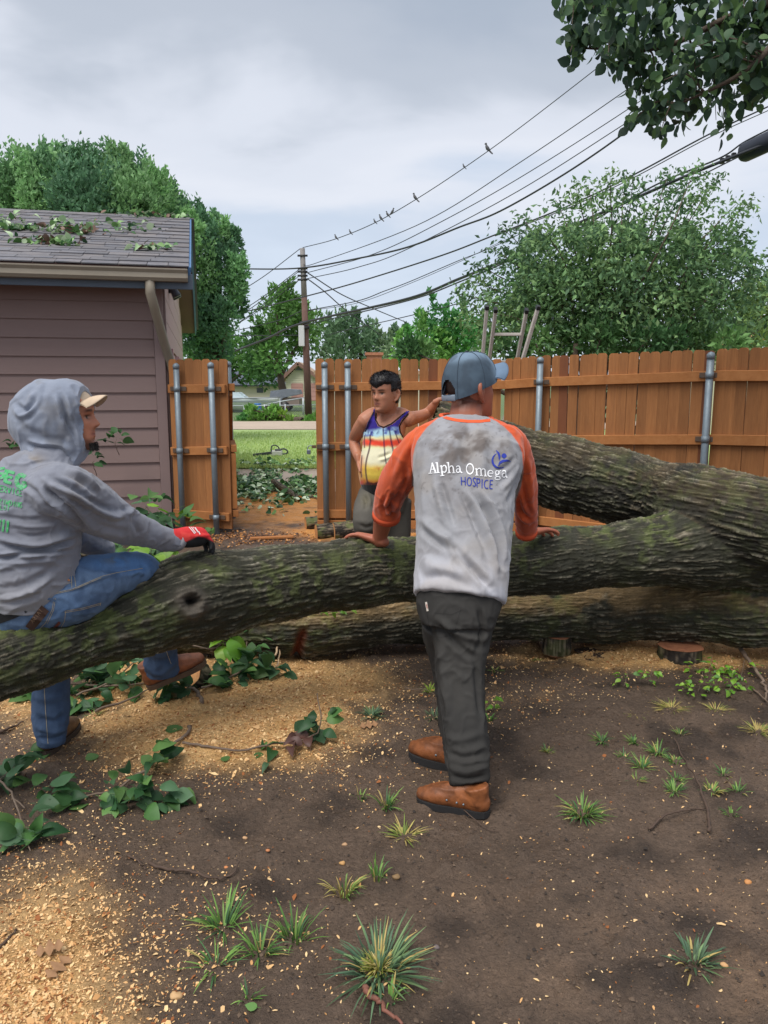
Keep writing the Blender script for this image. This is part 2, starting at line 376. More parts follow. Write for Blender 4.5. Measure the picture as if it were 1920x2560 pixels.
# wood chips: flat splinters lying on the mud, thick where the saws were cutting
def chips(n, seed):
    g = np.random.default_rng(seed)
    Y = 1.15 + g.uniform(0, 1, n*9)**1.25*4.4; X = g.uniform(-0.56, 0.56, n*9)*(Y+0.35)
    s = saw_mask(X, Y); fl = fbm(xyz(X, Y), 2.6, 3, 77); u, v = proj(xyz(X, Y))
    left = sstep(1500, 250, u)
    p = 0.007+0.085*np.clip(fl-0.42, 0, 1)*(0.4+left)+0.9*s
    keep = g.uniform(0, 1, n*9) < p; X, Y, s = X[keep][:n], Y[keep][:n], s[keep][:n]; k = len(X)
    Z = ground_h(X, Y)+s*0.012+0.002
    a = g.uniform(0, 2*np.pi, k); ln = g.lognormal(math.log(0.0029), 0.5, k); wd = ln*g.uniform(0.32, 0.75, k); tl = g.normal(0, 0.4, k); tl2 = g.normal(0, 0.35, k)
    d = np.stack([np.cos(a), np.sin(a), tl], 1)*ln[:, None]; q = np.stack([-np.sin(a), np.cos(a), tl2], 1)*wd[:, None]; c = np.stack([X, Y, Z], 1)
    th = np.array([0, 0, 1.0])*(wd*0.35)[:, None]
    V = np.stack([c-d-q*.5, c-q+th, c+d-q*.3, c+d*.8+q*.6, c+q+th*1.3, c-d*.9+q*.4], 1).reshape(-1, 3); i = np.arange(k)*6
    F = np.stack([np.stack([i, i+1, i+4, i+5], 1), np.stack([i+1, i+2, i+3, i+4], 1)], 1).reshape(-1, 4)
    cl = mixc(lin(206, 152, 94), lin(244, 210, 156), g.uniform(0, 1, k)); cl = np.where((g.uniform(0, 1, k) < 0.14)[:, None], A3(lin(150, 92, 50)), cl)
    o = mk('wood_chips', V, F, mat('wood_chip', attr=True, rough=0.85, trans=0.1), None, np.repeat(cl, 6, 0), False)
    stuff(o); o['label'] = 'pale orange wood chips and sawdust strewn over the mud'; o['category'] = 'wood chips'
chips(60000, 5)
# crumbs of dark soil and bark
def crumbs(n, seed):
    g = np.random.default_rng(seed); Y = 1.15+g.uniform(0, 1, n)**1.3*4.2; X = g.uniform(-0.56, 0.56, n)*(Y+0.35); Z = ground_h(X, Y)
    sz = np.minimum(g.lognormal(math.log(0.0034), 0.5, n), .0085)
    oc = np.array([(1, 0, 0), (0, 1, 0), (-1, 0, 0), (0, -1, 0), (0, 0, .8), (0, 0, -.5)], float)
    a = g.uniform(0, 6.28, n); ca, sa = np.cos(a), np.sin(a); V = oc[None]*g.uniform(0.55, 1.3, (n, 6, 1))*sz[:, None, None]
    V = np.stack([V[..., 0]*ca[:, None]-V[..., 1]*sa[:, None], V[..., 0]*sa[:, None]+V[..., 1]*ca[:, None], V[..., 2]], -1)+np.stack([X, Y, Z+0.001], 1)[:, None]
    i = np.arange(n)*6; F = np.concatenate([np.stack([i+p, i+(p+1) % 4, i+4], 1) for p in range(4)])
    cl = mixc(lin(46, 37, 31), lin(100, 82, 66), g.uniform(0, 1, n))
    o = mk('soil_crumbs', V.reshape(-1, 3), F, mat('soil_crumb', attr=True, rough=0.8), None, np.repeat(cl, 6, 0), False)
    stuff(o); o['label'] = 'small dark clods of soil and bark crumbs on the mud'; o['category'] = 'soil'
crumbs(18000, 8)

# puddle beside the sawn prop
a = np.linspace(0, 2*np.pi, 40, endpoint=False); pc = on(1490, 1638)
rr = 1+0.25*np.sin(3*a+1)+0.12*np.sin(5*a)
V = np.stack([pc.x+np.cos(a)*0.11*rr, pc.y+np.sin(a)*0.10*rr, np.full(40, 0.012)], 1)
struct(mk('water', V, [list(range(40))], mat('puddle', lin(74, 62, 54), 0.05, spec=0.8)))
# ================================================================== garage
TA = R(13.2); dA = Vector((-math.cos(TA), -math.sin(TA), 0)); dB = Vector((-math.sin(TA), math.cos(TA), 0)); UP = Vector((0, 0, 1))
C0 = P(422, 1100, 8.3); C0.z = 0
def gl(a, b, z): return C0 + dA*a + dB*b + UP*z
GAX = (dA, dB, UP)
garage = thing('garage', C0, 'mauve lap-sided garage with grey shingle roof littered with leaves', 'garage')
M_siding = mat('siding_paint', lin(147, 125, 120), 0.7, var=[(3, 0.35, 0.88), (1.2, 0.3, lin(146, 124, 122)), (40, .2, .85), (.6, .3, lin(140, 120, 112))], bump=(120, 0.25, 0.004), stretch=(0.25, 0.25, 1.6), spec=0.25)
M_trim = mat('corner_trim_paint', lin(146, 124, 120), 0.7, var=(4, 0.25, 0.88))
M_pink = mat('door_frame_paint', lin(196, 160, 160), 0.7, var=(4, 0.2, 0.9))
M_gut = mat('gutter_metal', lin(148, 138, 122), 0.5, var=[(6, 0.35, 0.8), (1.5, 0.3, 0.85)], spec=0.4)
M_blue = mat('fascia_blue', lin(84, 124, 168), 0.6, var=(5, 0.3, 0.85))
M_bluegrey = mat('eave_board', lin(94, 106, 120), 0.7, var=(5, 0.3, 0.85))
M_soff = mat('soffit_paint', lin(150, 118, 112), 0.75, var=(4, 0.2, 0.9))
wall = mk('wall', *box(gl(2.6, 4.1, 1.33), (2.56, 4.0, 1.33), GAX), mat('wall_sheathing', lin(90, 72, 72), 0.9), garage)
# lap boards, each tilted a little so that its lower edge stands proud
z = 0.18; i = 0
while z < 2.62:
    h = 0.185 if z > 0.2 else 0.185
    zt = min(z+h+0.02, 2.68)
    prof = [(-0.004, zt), (-0.030, z), (-0.018, z-0.001), (0.0, z+0.004)]
    pts = []
    a0, a1 = 0.105, 5.2
    A = [gl(a0, b, zz) for b, zz in prof]; B = [gl(a1, b, zz) for b, zz in prof]
    V = np.array([list(p) for p in A+B]); F = [(0, 4, 5, 1), (1, 5, 6, 2), (2, 6, 7, 3), (3, 7, 4, 0), (0, 1, 2, 3), (7, 6, 5, 4)]
    mk('siding_board', V, F, M_siding, wall, None, False); z += h; i += 1
mk('corner_board', *cbox(gl(0.05, -0.014, 1.36), (0.052, 0.026, 1.31), GAX, 0.004), M_trim, garage, None, False)
mk('corner_board', *cbox(gl(-0.014, 0.065, 1.30), (0.012, 0.05, 1.25), GAX, 0.003), M_trim, garage, None, False)
# gable wall: triangle above the plate, lap boards with two recessed openings
PIT = 0.30; RB = 3.95; EZ = 2.72                      # pitch, ridge distance, eave height at the wall
gp = [(0.0, 0.03), (8.1, 0.03), (8.1, EZ), (RB+0.1, EZ+PIT*RB), (0.0, EZ)]
mk('gable', *prism([(b, z) for b, z in gp], gl(0.03, 0, 0), dB, UP, -dA, 0.022), mat('gable_sheathing', lin(150, 122, 122), 0.8), garage, None, False)
M_gs = mat('gable_siding_paint', lin(184, 154, 152), 0.7, var=[(3, 0.3, 0.9)], bump=(120, 0.2, 0.003))
gab = bpy.data.objects['gable']
z = 1.98
while z < 3.7:
    h = 0.25; b0 = 0.12; b1 = 8.0
    if z+h > EZ: 
        q = (z+h*0.6-EZ)/PIT; b0 = max(b0, q); b1 = min(8.0, 2*RB-q)
    if b1-b0 < 0.2: break
    mk('siding_board', *box(gl(-0.002-0.008, (b0+b1)/2, z+h/2), (0.010, (b1-b0)/2, h/2-0.004), GAX), M_gs, gab, None, False); z += h
for (b0, b1) in ((0.9, 3.5), (4.3, 7.2)):
    fr = mk('door', *box(gl(0.004, (b0+b1)/2, 1.0), (0.004, (b1-b0)/2, 0.97), GAX), M_pink, garage, None, False)
    for b in (b0, b1): mk('frame', *cbox(gl(-0.03, b, 1.0), (0.030, 0.05, 0.97), GAX), M_pink, fr, None, False)
# roof: deck, then shingle courses laid on the front slope
OV, RK = 0.46, 0.27
ridge_z = EZ+PIT*(RB+OV)-0.02
deck = [(-OV, EZ-0.02), (RB, ridge_z), (2*RB+OV, EZ-0.02), (2*RB+OV, EZ-0.10), (RB, ridge_z-0.08), (-OV, EZ-0.10)]
M_sh = mat('asphalt_shingle', lin(116, 116, 122), 0.92, var=[(9, 0.6, lin(84, 86, 96)), (90, 0.55, 0.6), (2.2, 0.4, lin(134, 122, 112))], bump=(240, 0.5, 0.004), obj_rand=0.16)
roof = mk('roof', *prism(deck, gl(-RK, 0, 0), dB, UP, dA, 5.9), mat('roof_deck', lin(112, 86, 82), 0.8), garage, None, False)
sl = Vector((0, 0, 0)) + dB*1 + UP*PIT; sl.normalize(); nrm = dA.cross(sl); nrm = nrm if nrm.z > 0 else -nrm
base = gl(0, -OV-0.03, EZ-0.02-0.03*PIT)
slen = (RB+OV+0.03)*math.sqrt(1+PIT*PIT); exp = 0.19; ncourse = int(slen/exp)+1
rs = random.Random(4); rest = Acc(); shp = []
variants = []
for k in range(6):
    wv = 0.20+0.035*k; hv = exp+0.06; jag = [rs.uniform(-0.008, 0.008) for _ in range(3)]
    poly = [(0, jag[0]), (wv*0.5, jag[1]), (wv-0.006, jag[2]), (wv-0.006, hv), (0, hv)]
    V, F = prism(poly, (0, 0, 0), (1, 0, 0), (0, 1, 0), (0, 0, 1), 0.011)
    V[:, 2] += np.where(V[:, 1] < 0.05, rs.uniform(0.003, 0.010), 0)
    variants.append((wv, mesh('shingle', V, F, None, False, [M_sh])))
cand = []
for c in range(ncourse):
    a = -RK-0.015; first_ = True
    while a < 5.5:
        wv, me = rs.choice(variants) if not first_ else variants[(c*5) % 6]; first_ = False
        o = base + sl*(c*exp) + nrm*(0.006+0.004*(c % 2))
        M = Matrix(((dA.x, sl.x, nrm.x, 0), (dA.y, sl.y, nrm.y, 0), (dA.z, sl.z, nrm.z, 0), (0, 0, 0, 1)))
        M = Matrix.Translation(o+dA*a) @ M @ Matrix.Rotation(R(rs.uniform(-0.6, 0.6)), 4, 'X')
        if a < -RK-0.03: a2 = a
        cand.append((a, c, M, me)); a += wv
vis = [x for x in cand if x[0] < 2.3][:300]; vs = set(id(x) for x in vis)
for x in cand:
    if id(x) in vs: inst('shingle', x[3], x[2], roof)
    else:
        V = np.array([list(x[2] @ v.co) for v in x[3].vertices]); rest.add(V, [list(p.vertices) for p in x[3].polygons])
stuff(rest.mk('shingle_field', M_sh, roof))
# back slope in one sheet
mk('back_slope', *box(gl(2.6, RB+2.24, (ridge_z+EZ)/2+0.005), (2.95, 2.32, 0.008), (dA, (dB-UP*PIT).normalized(), dA.cross((dB-UP*PIT).normalized()))), M_sh, roof, None, False)
# rake boards, eave board, soffit, gutter, downspout
def bar(p, q, wv, hv, m, name, par, upv=UP):
    p, q = Vector(p), Vector(q); d = (q-p); ln = d.length; d.normalize(); s = d.cross(upv).normalized(); t = s.cross(d)
    return mk(name, *cbox((p+q)/2, (ln/2, wv/2, hv/2), (d, s, t), 0.002), m, par, None, False)
for (b0, z0, b1, z1) in ((-OV, EZ-0.075, RB, ridge_z-0.055), (2*RB+OV, EZ-0.075, RB, ridge_z-0.055)):
    bar(gl(-RK-0.016, b0, z0), gl(-RK-0.016, b1, z1), 0.022, 0.12, M_blue, 'rake_board', roof)
    bar(gl(-RK-0.032, b0, z0+0.035), gl(-RK-0.032, b1, z1+0.035), 0.012, 0.05, M_blue, 'rake_trim', roof)
mk('fascia', *cbox(gl(2.6, -OV+0.02, EZ-0.155), (2.92, 0.014, 0.075), GAX), M_bluegrey, roof, None, False)
mk('soffit', *box(gl(2.6, -OV/2, EZ-0.112), (2.9, OV/2-0.02, 0.006), GAX), M_soff, roof, None, False)
gpf = [(0, 0), (0.085, 0), (0.105, 0.03), (0.10, 0.075), (0.118, 0.105), (0.118, 0.118), (0.110, 0.118), (0.105, 0.108), (0.09, 0.08), (0.09, 0.035), (0.075, 0.010), (0.01, 0.010), (0.01, 0.118), (0, 0.118)]
gut = mk('gutter', *prism(gpf, gl(-RK+0.01, -OV+0.003, EZ-0.165), -dB, UP, dA, 5.85), M_gut, garage, None, False)
mk('end_cap', *prism([gpf[0], gpf[1], gpf[2], gpf[3], gpf[4], gpf[5], gpf[13]], gl(-RK-0.002, -OV+0.003, EZ-0.165), -dB, UP, dA, 0.010), M_gut, gut, None, False)
ds = [gl(0.09, -OV-0.05, EZ-0.14), gl(0.09, -OV-0.05, EZ-0.28), gl(0.06, -OV+0.03, EZ-0.42), gl(0.0, -0.16, EZ-0.72), gl(-0.05, -0.02, EZ-0.92), gl(-0.07, 0.03, EZ-1.05), gl(-0.07, 0.03, 0.1)]
mk('downspout', *tube(ds, [(0.048, 0.036)]*7, 8, 1, ref=dA), M_gut, garage)
# twin-head flood light under the gable eave
fl = mk('flood_light', *cbox(gl(-0.045, 1.35, 2.70), (0.03, 0.05, 0.05), GAX), mat('light_box', lin(44, 46, 52), 0.5), garage, None, False)
for s in (-0.11, 0.11):
    p = gl(-0.09, 1.35+s, 2.66); mk('lamp_head', *tube([p+UP*0.05+dA*0.02, p, p-UP*0.06-dA*0.03], [0.028, 0.045, 0.055], 14, 2), mat('lamp_housing', lin(58, 62, 70), 0.4), fl)
# vine leaves on the wall behind the seated man come with the branches below
# ================================================================== wooden fence and gate
M_wood = mat('cedar_stain', lin(164, 109, 64), 0.75, var=[(3.0, 0.55, lin(136, 87, 50)), (16, 0.35, lin(186, 130, 80)), (1.3, 0.5, lin(136, 90, 54)), (7, .25, lin(112, 76, 50))],
             stretch=(6, 6, 0.55), bump=(26, 0.35, 0.006), obj_rand=0.17, spec=0.3)
M_wood2 = mat('rail_stain', lin(168, 110, 62), 0.75, var=[(4.0, 0.5, lin(140, 86, 46)), (18, 0.35, lin(186, 130, 82))], bump=(30, 0.3, 0.005), obj_rand=0.10, spec=0.3)
M_dark = mat('dark_stain', lin(124, 72, 40), 0.75, var=[(4, 0.5, lin(96, 54, 30))], stretch=(6, 6, 0.6), obj_rand=0.1)
M_galv = mat('galvanised_steel', lin(128, 140, 148), 0.5, metal=0.35, var=[(7, 0.4, lin(108, 120, 130)), (40, 0.25, lin(150, 160, 164))], spec=0.4, rvar=(12, 0.4, 0.62))
M_brk = mat('bracket_steel', lin(92, 80, 70), 0.6, metal=0.4, var=(30, 0.5, lin(120, 84, 56)))
PW = 0.089
def picket_mesh(h, seed):
    r = random.Random(seed); a = r.uniform(0.018, 0.026)
    w2 = PW/2+0.0032-r.uniform(0, 0.0035)*(1 if r.random() < .3 else .3)
    poly = [(-w2, 0), (w2, 0), (w2, h-a*1.2), (w2-a*0.35, h-a*0.45), (w2-a, h), (-w2+a, h), (-w2+a*0.35, h-a*0.45), (-w2, h-a*1.2)]
    V, F = prism(poly, (0, -0.008, 0), (1, 0, 0), (0, 0, 1), (0, 1, 0), 0.016)
    return mesh('picket', V, F, None, False, [M_wood])
def pipe(name, p0, top, par):
    """steel pipe post with a domed cap"""
    o = mk(name, *tube([p0, (p0.x, p0.y, top)], 0.030, 18), M_galv, par)
    mk('post_cap', *tube([(p0.x, p0.y, top-0.025), (p0.x, p0.y, top+0.012), (p0.x, p0.y, top+0.026), (p0.x, p0.y, top+0.036)], [0.034, 0.034, 0.024, 0.006], 18), M_galv, o)
    return o
def run(par, pts, tops, pitch, rail_z, posts, seed, zb=0.06, first=0.0, dark=()):
    """pts = plan polyline, tops = picket-top height at each point, rail_z = list of per-point height lists"""
    r = random.Random(seed); P2 = [Vector((p[0], p[1], 0)) for p in pts]
    seg = [(P2[i+1]-P2[i]).length for i in range(len(P2)-1)]; cum = [0]
    for s in seg: cum.append(cum[-1]+s)
    def at(s):
        i = 0
        while i < len(seg)-1 and s > cum[i+1]: i += 1
        t = (s-cum[i])/seg[i]; d = (P2[i+1]-P2[i]).normalized()
        return P2[i].lerp(P2[i+1], t), d, i, t
    s = first; k = 0
    while s < cum[-1]-PW*0.4:
        p, d, i, t = at(s+PW/2); nrm2 = Vector((-d.y, d.x, 0))        # away from the camera
        top = tops[i]*(1-t)+tops[i+1]*t + r.uniform(-0.006, 0.006)
        me = picket_mesh(top-zb, r.random())
        if k in dark: me.materials.clear(); me.materials.append(M_dark)
        M = Matrix(((d.x, nrm2.x, 0, 0), (d.y, nrm2.y, 0, 0), (0, 0, 1, 0), (0, 0, 0, 1)))
        M = Matrix.Translation(p+nrm2*(0.034+r.uniform(-0.002, 0.003))+Vector((0, 0, zb))) @ M @ Matrix.Rotation(R(r.uniform(-0.35, 0.35)), 4, 'Y')
        inst('picket', me, M, par); k += 1; s += pitch+r.uniform(-0.002, 0.004)
    for zs in rail_z:
        for i in range(len(P2)-1):
            d = (P2[i+1]-P2[i]).normalized(); nrm2 = Vector((-d.y, d.x, 0)); o = nrm2*0.004
            a = P2[i]+Vector((0, 0, zs[i]))+o; b = P2[i+1]+Vector((0, 0, zs[i+1]))+o
            dd = (b-a).normalized(); tt = nrm2.cross(dd)
            mk('rail', *cbox((a+b)/2, ((b-a).length/2-0.001, 0.019, 0.044), (dd, nrm2, tt), 0.004), M_wood2, par, None, False)
    for (sp, top, zlist) in posts:
        p, d, i, t = at(sp); nrm2 = Vector((-d.y, d.x, 0)); q = p-nrm2*0.050; q.z = -0.05
        po = pipe('post', q, top, par)
        for zz in zlist:
            mk('bracket', *tube([(q.x, q.y, zz-0.028), (q.x, q.y, zz+0.028)], 0.0345, 16), M_galv, po)
            for sg in (-1, 1): mk('bracket_tab', *cbox(Vector((q.x, q.y, zz))+d*sg*0.062+nrm2*0.026, (0.030, 0.004, 0.022), (d, nrm2, UP), 0.002), M_brk, po, None, False)
    return at
def zat(u, v, D): return P(u, v, D).z
def XD(u, D, v=1050): p = P(u, v, D); return (p.x, p.y)
# --- short panel between garage and gate
lf = thing('wooden_fence', (*XD(490, 8.0), 0), 'short stained picket fence panel between the garage and the open gate', 'fence')
pts = [XD(424, 8.12), XD(566, 7.96)]; L0 = (Vector((*pts[1], 0))-Vector((*pts[0], 0))).length
tl = [zat(420, 897, 8.12), zat(566, 898, 7.96)]
run(lf, pts, tl, L0/7.0, [[zat(424, 972, 8.12), zat(566, 972, 7.96)], [zat(424, 1128, 8.12), zat(566, 1126, 7.96)], [0.20, 0.18]],
    [(L0*0.20, zat(440, 916, 8.0), [zat(440, 972, 8.0), zat(440, 1128, 8)]), (L0*0.80, zat(530, 914, 7.95), [zat(530, 972, 7.95), zat(530, 1126, 7.95), 0.18])], 3, 0.05)
# --- gate leaf, swung outwards and seen nearly edge-on
gate = thing('gate', (*XD(574, 8.05), 0), 'picket gate leaf swung open outwards beside the grey posts', 'gate')
g0 = Vector((*XD(572, 8.02), 0)); g1 = Vector((*XD(569, 8.86), 0)); gd = (g1-g0).normalized(); gn = Vector((gd.y, -gd.x, 0)); gtop = zat(575, 900, 8.0)
rs = random.Random(8)
for k in range(8):
    me = picket_mesh(gtop-0.05, 100+k); p = g0+gd*(0.05+k*0.104); 
    M = Matrix(((gd.x, -gn.x, 0, 0), (gd.y, -gn.y, 0, 0), (0, 0, 1, 0), (0, 0, 0, 1)))
    inst('picket', me, Matrix.Translation(p+Vector((0, 0, 0.05))) @ M, gate)
def gbar(a0, z0, a1, z1, off, name='rail', w=0.038, h=0.085):
    a = g0+gd*a0+gn*off+UP*z0; b = g0+gd*a1+gn*off+UP*z1
    d = (b-a).normalized(); t = gn.cross(d)
    mk(name, *cbox((a+b)/2, ((b-a).length/2, w/2, h/2), (d, gn, t), 0.004), M_wood2, gate, None, False)
zr = [zat(580, 968, 8.0), zat(580, 1122, 8.0), 0.21]
for zz in zr: gbar(-0.01, zz, 0.84, zz, 0.040, h=0.075, w=0.062)
gbar(0.03, zr[0]-0.05, 0.80, zr[1]+0.05, 0.030, 'brace', 0.036); gbar(0.03, zr[1]-0.05, 0.80, zr[2]+0.06, 0.030, 'brace', 0.036)
gbar(0.035, zr[2]+0.05, 0.035, zr[1]-0.05, 0.036, 'stile', 0.05, 0.08)
pp = g0+gd*0.9+gn*0.03; pp.z = -0.05
tag(pipe('steel_post', pp, gtop-0.02, None), 'bare steel pipe standing just outside the open gate leaf', 'post')
# --- long run right of the gate, coming nearer along the right edge
rf = thing('wooden_fence', (*XD(1300, 7.9), 0), 'long orange stained picket fence behind the felled tree', 'fence')
us = [(790, 8.0), (1262, 7.95), (1354, 7.6), (1771, 6.6), (1920, 6.2), (2300, 5.3)]
pts = [XD(u, d) for u, d in us]; tv = [896, 896, 889, 874, 866, 850]; tops = [zat(u, v, d) for (u, d), v in zip(us, tv)]
r1 = [zat(u, v, d) for (u, d), v in zip(us, [968, 962, 955, 940, 939, 930])]; r2 = [zat(u, v, d) for (u, d), v in zip(us, [1117, 1108, 1100, 1099, 1102, 1110])]
P2 = [Vector((*p, 0)) for p in pts]; cum = [0]
for i in range(len(P2)-1): cum.append(cum[-1]+(P2[i+1]-P2[i]).length)
npk = 0
run(rf, pts, tops, 0.0945, [r1, r2, [0.21]*6, [0.10]*6],
    [(0.10, zat(812, 913, 7.95), [zat(812, 968, 7.95), zat(812, 1117, 7.95)]), (0.335, zat(868, 913, 7.95), [zat(868, 968, 7.95), zat(868, 1117, 7.95)]),
     (cum[2]-0.0, zat(1354, 901, 7.55), [zat(1354, 955, 7.55), zat(1354, 1100, 7.55)]), (cum[3], zat(1771, 890, 6.55), [zat(1771, 938, 6.55), zat(1771, 1099, 6.55)]),
     (cum[5]-0.4, 1.8, [1.55, 0.9])], 11, 0.055, dark=(41, 12, 27, 49))
# --- padlock hanging from the hasp on the gate side
pl = thing('padlock', P(772, 1125, 7.98), 'open silver padlock hanging from the hasp beside the gateway', 'padlock')
c = P(772, 1130, 7.98)
mk('body', *cbox(c, (0.020, 0.012, 0.024), None, 0.004), mat('padlock_steel', lin(120, 128, 136), 0.35, metal=0.6), pl, None, False)
mk('shackle', *tube([c+Vector((-0.013, 0, 0.022)), c+Vector((-0.006, 0, 0.055)), c+Vector((0.02, 0, 0.066)), c+Vector((0.045, 0, 0.058))], 0.005, 8, 4), M_galv, pl)
mk('hasp', *cbox(c+Vector((0.055, 0.0, 0.055)), (0.022, 0.006, 0.016), None, 0.002), M_brk, pl, None, False)
# --- aluminium ladder leaning on the outside of the fence
M_alu = mat('ladder_aluminium', lin(196, 188, 180), 0.45, var=(20, 0.4, lin(160, 146, 134)))
M_rub = mat('black_plastic', lin(26, 26, 28), 0.5)
ld = thing('ladder', (*XD(1262, 8.7), 0), 'aluminium folding ladder standing open behind the wooden fence', 'ladder')
for (ut, vt, ub, vb, Dt, Db) in ((1217, 770, 1200, 960, 8.45, 8.75), (1239, 776, 1215, 960, 8.65, 9.1), (1316, 778, 1281, 960, 8.65, 9.1), (1345, 770, 1288, 960, 8.45, 8.75)):
    t = P(ut, vt, Dt); b = P(ub, vb, Db); d = (b-t).normalized(); b = t+d*((t.z)/-d.z)
    x = Vector((1, 0, 0)); x = (x-d*x.dot(d)).normalized(); yv = d.cross(x)
    mk('side_rail', *cbox((t+b)/2, ((b-t).length/2, 0.016, 0.034), (d, x, yv), 0.003), M_alu, ld, None, False)
    mk('end_cap', *cbox(t-d*0.004, (0.022, 0.021, 0.038), (d, x, yv), 0.004), M_rub, ld, None, False)
def rung(u0, u1, v, D0, D1):
    a, b = P(u0, v, D0), P(u1, v, D1); mk('rung', *cbox((a+b)/2, ((b-a).length/2, 0.022, 0.016), ((b-a).normalized(), Vector((0, 1, 0)), UP), 0.004), M_alu, ld, None, False)
rung(1230, 1302, 836, 8.78, 8.78); rung(1222, 1292, 905, 8.95, 8.95); rung(1212, 1292, 950, 8.7, 8.7)
# ================================================================== the felled tree
M_bark = mat('bark', attr=True, rough=0.8, var=[(140, 0.4, 0.6)], bump=(220, 0.8, 0.006), bump2=(520, 0.5, 0.002), spec=0.35, rvar=(18, 0.5, 0.9))
def ridged(p, sc, seed, wd):
    n = vnoise(p*A3(sc), seed)*0.7+vnoise(p*A3(sc)*2.1+5, seed+1)*0.3
    return 1-np.exp(-(np.abs(2*n-1)/wd)**2)
def bark_field(p, seed):
    """furrowed bark: ridges along the stem, cross cracks, flakes"""
    wn = np.stack([fbm(p, 4.5, 3, seed+i) for i in range(3)], 1)-0.5
    pw = p+wn*A3((0.09, 0.035, 0.035))
    a1 = ridged(pw, (8, 70, 70), seed+11, 0.36); a2 = ridged(pw, (18, 128, 128), seed+13, 0.38); b1 = ridged(pw, (70, 52, 52), seed+15, 0.30)
    fine = fbm(pw*A3((70, 120, 120)), 1, 2, seed+19)
    return 0.48*a1+0.32*a2+0.20*b1*(0.4+0.6*a1), fine
def remesh(parts, voxel, it=4, fac=0.5):
    a = Acc(); [a.add(*p) for p in parts]; me = mesh('tmp', np.concatenate(a.V), a.F, None, False); o = bpy.data.objects.new('tmp', me); COL.objects.link(o)
    m = o.modifiers.new('r', 'REMESH'); m.mode = 'VOXEL'; m.voxel_size = voxel
    if it: s = o.modifiers.new('s', 'SMOOTH'); s.iterations = it; s.factor = fac
    ev = o.evaluated_get(bpy.context.evaluated_depsgraph_get()); em = ev.to_mesh()
    V = np.empty(len(em.vertices)*3, np.float32); em.vertices.foreach_get('co', V); V = V.reshape(-1, 3).astype(float)
    nl = np.empty(len(em.polygons), np.int32); em.polygons.foreach_get('loop_total', nl); li = np.empty(len(em.loops), np.int32); em.loops.foreach_get('vertex_index', li)
    st = np.empty(len(em.polygons), np.int32); em.polygons.foreach_get('loop_start', st)
    F = [np.stack([li[st[nl == k]+i] for i in range(k)], 1) for k in (3, 4) if (nl == k).any()]
    ev.to_mesh_clear(); bpy.data.objects.remove(o); bpy.data.meshes.remove(me)
    return V, F
def vnormals(V, F):
    n = np.zeros_like(V)
    for f in F:
        a = np.cross(V[f[:, 1]]-V[f[:, 0]], V[f[:, 2]]-V[f[:, 0]])
        if f.shape[1] == 4: a = a+np.cross(V[f[:, 2]]-V[f[:, 0]], V[f[:, 3]]-V[f[:, 0]])
        for i in range(f.shape[1]): 
            for k in range(3): n[:, k] += np.bincount(f[:, i], a[:, k], len(V))
    return n/(np.linalg.norm(n, axis=1)[:, None]+1e-12)
M_cutface = mat('cut_wood', lin(200, 148, 94), 0.8, var=[(14, 0.5, lin(160, 88, 46)), (60, 0.4, lin(216, 150, 90))], bump=(90, 0.3, 0.004))
M_cutred = mat('cut_wood_red', lin(172, 114, 80), 0.8, var=[(18, 0.6, lin(112, 60, 44)), (50, 0.4, lin(190, 128, 92))], bump=(90, 0.3, 0.004))
def disc_end(name, c, nrm_, r, m, parent, seed=0):
    nrm_ = Vector(nrm_).normalized(); x = nrm_.orthogonal().normalized(); y = nrm_.cross(x); a = np.linspace(0, 2*np.pi, 36, endpoint=False)
    rr = r*(1+0.05*np.sin(3*a+seed)+0.03*np.sin(7*a+seed*2)); V = [list(c)]+[list(Vector(c)+x*(math.cos(t)*q)+y*(math.sin(t)*q)) for t, q in zip(a, rr)]
    return mk(name, V, [(0, 1+i, 1+(i+1) % 36) for i in range(36)], m, parent, None, False)
tree = thing('felled_tree', (1.0, 4.1, 0), 'huge felled tree with forked mossy stems lying across the yard', 'felled tree')
def knot(V, col, nn, H):
    u, v = proj(V); face = nn[:, 1] < -0.15
    du, dv_ = (u-472)/1.25, (v-1508); d = np.sqrt(du*du+dv_*dv_)
    b = np.where(face, 0.040*np.exp(-(d/44)**2)+0.012*np.exp(-((d-26)/8)**2)-0.085*np.exp(-((u-478)/17)**2-((v-1502)/12)**2), 0)
    k = np.where(face, np.exp(-(d/38)**4), 0)
    V = V+nn*b[:, None]; col = mixc(col, lin(112, 102, 92), np.clip(k*0.9, 0, 1)*(0.5+0.5*H)); col = mixc(col, lin(20, 17, 15), np.where(face, np.exp(-((u-478)/15)**2-((v-1502)/10)**2), 0))
    return V, col
def crack(V, col, nn, H):
    u, v = proj(V); k = np.exp(-((u-752+0.25*(v-1600))/11)**2)*sstep(1560, 1600, v)
    V = V-nn*(0.05*k)[:, None]; return V, mixc(col, lin(122, 58, 36), np.clip(k*1.1, 0, 0.85))
UPPER = [(-230, 1745, 2.48, .118), (-120, 1706, 2.58, .123), (0, 1662, 2.7, .130), (200, 1590, 2.95, .146), (330, 1545, 3.1, .172), (450, 1503, 3.25, .194), (580, 1478, 3.38, .192), (700, 1458, 3.5, .187), (860, 1438, 3.66, .172), (1000, 1425, 3.78, .166),
         (1250, 1412, 3.92, .168), (1500, 1392, 4.0, .178), (1640, 1376, 4.04, .200), (1760, 1364, 4.08, .235), (1880, 1362, 4.12, .262), (2100, 1370, 4.15, .33)]
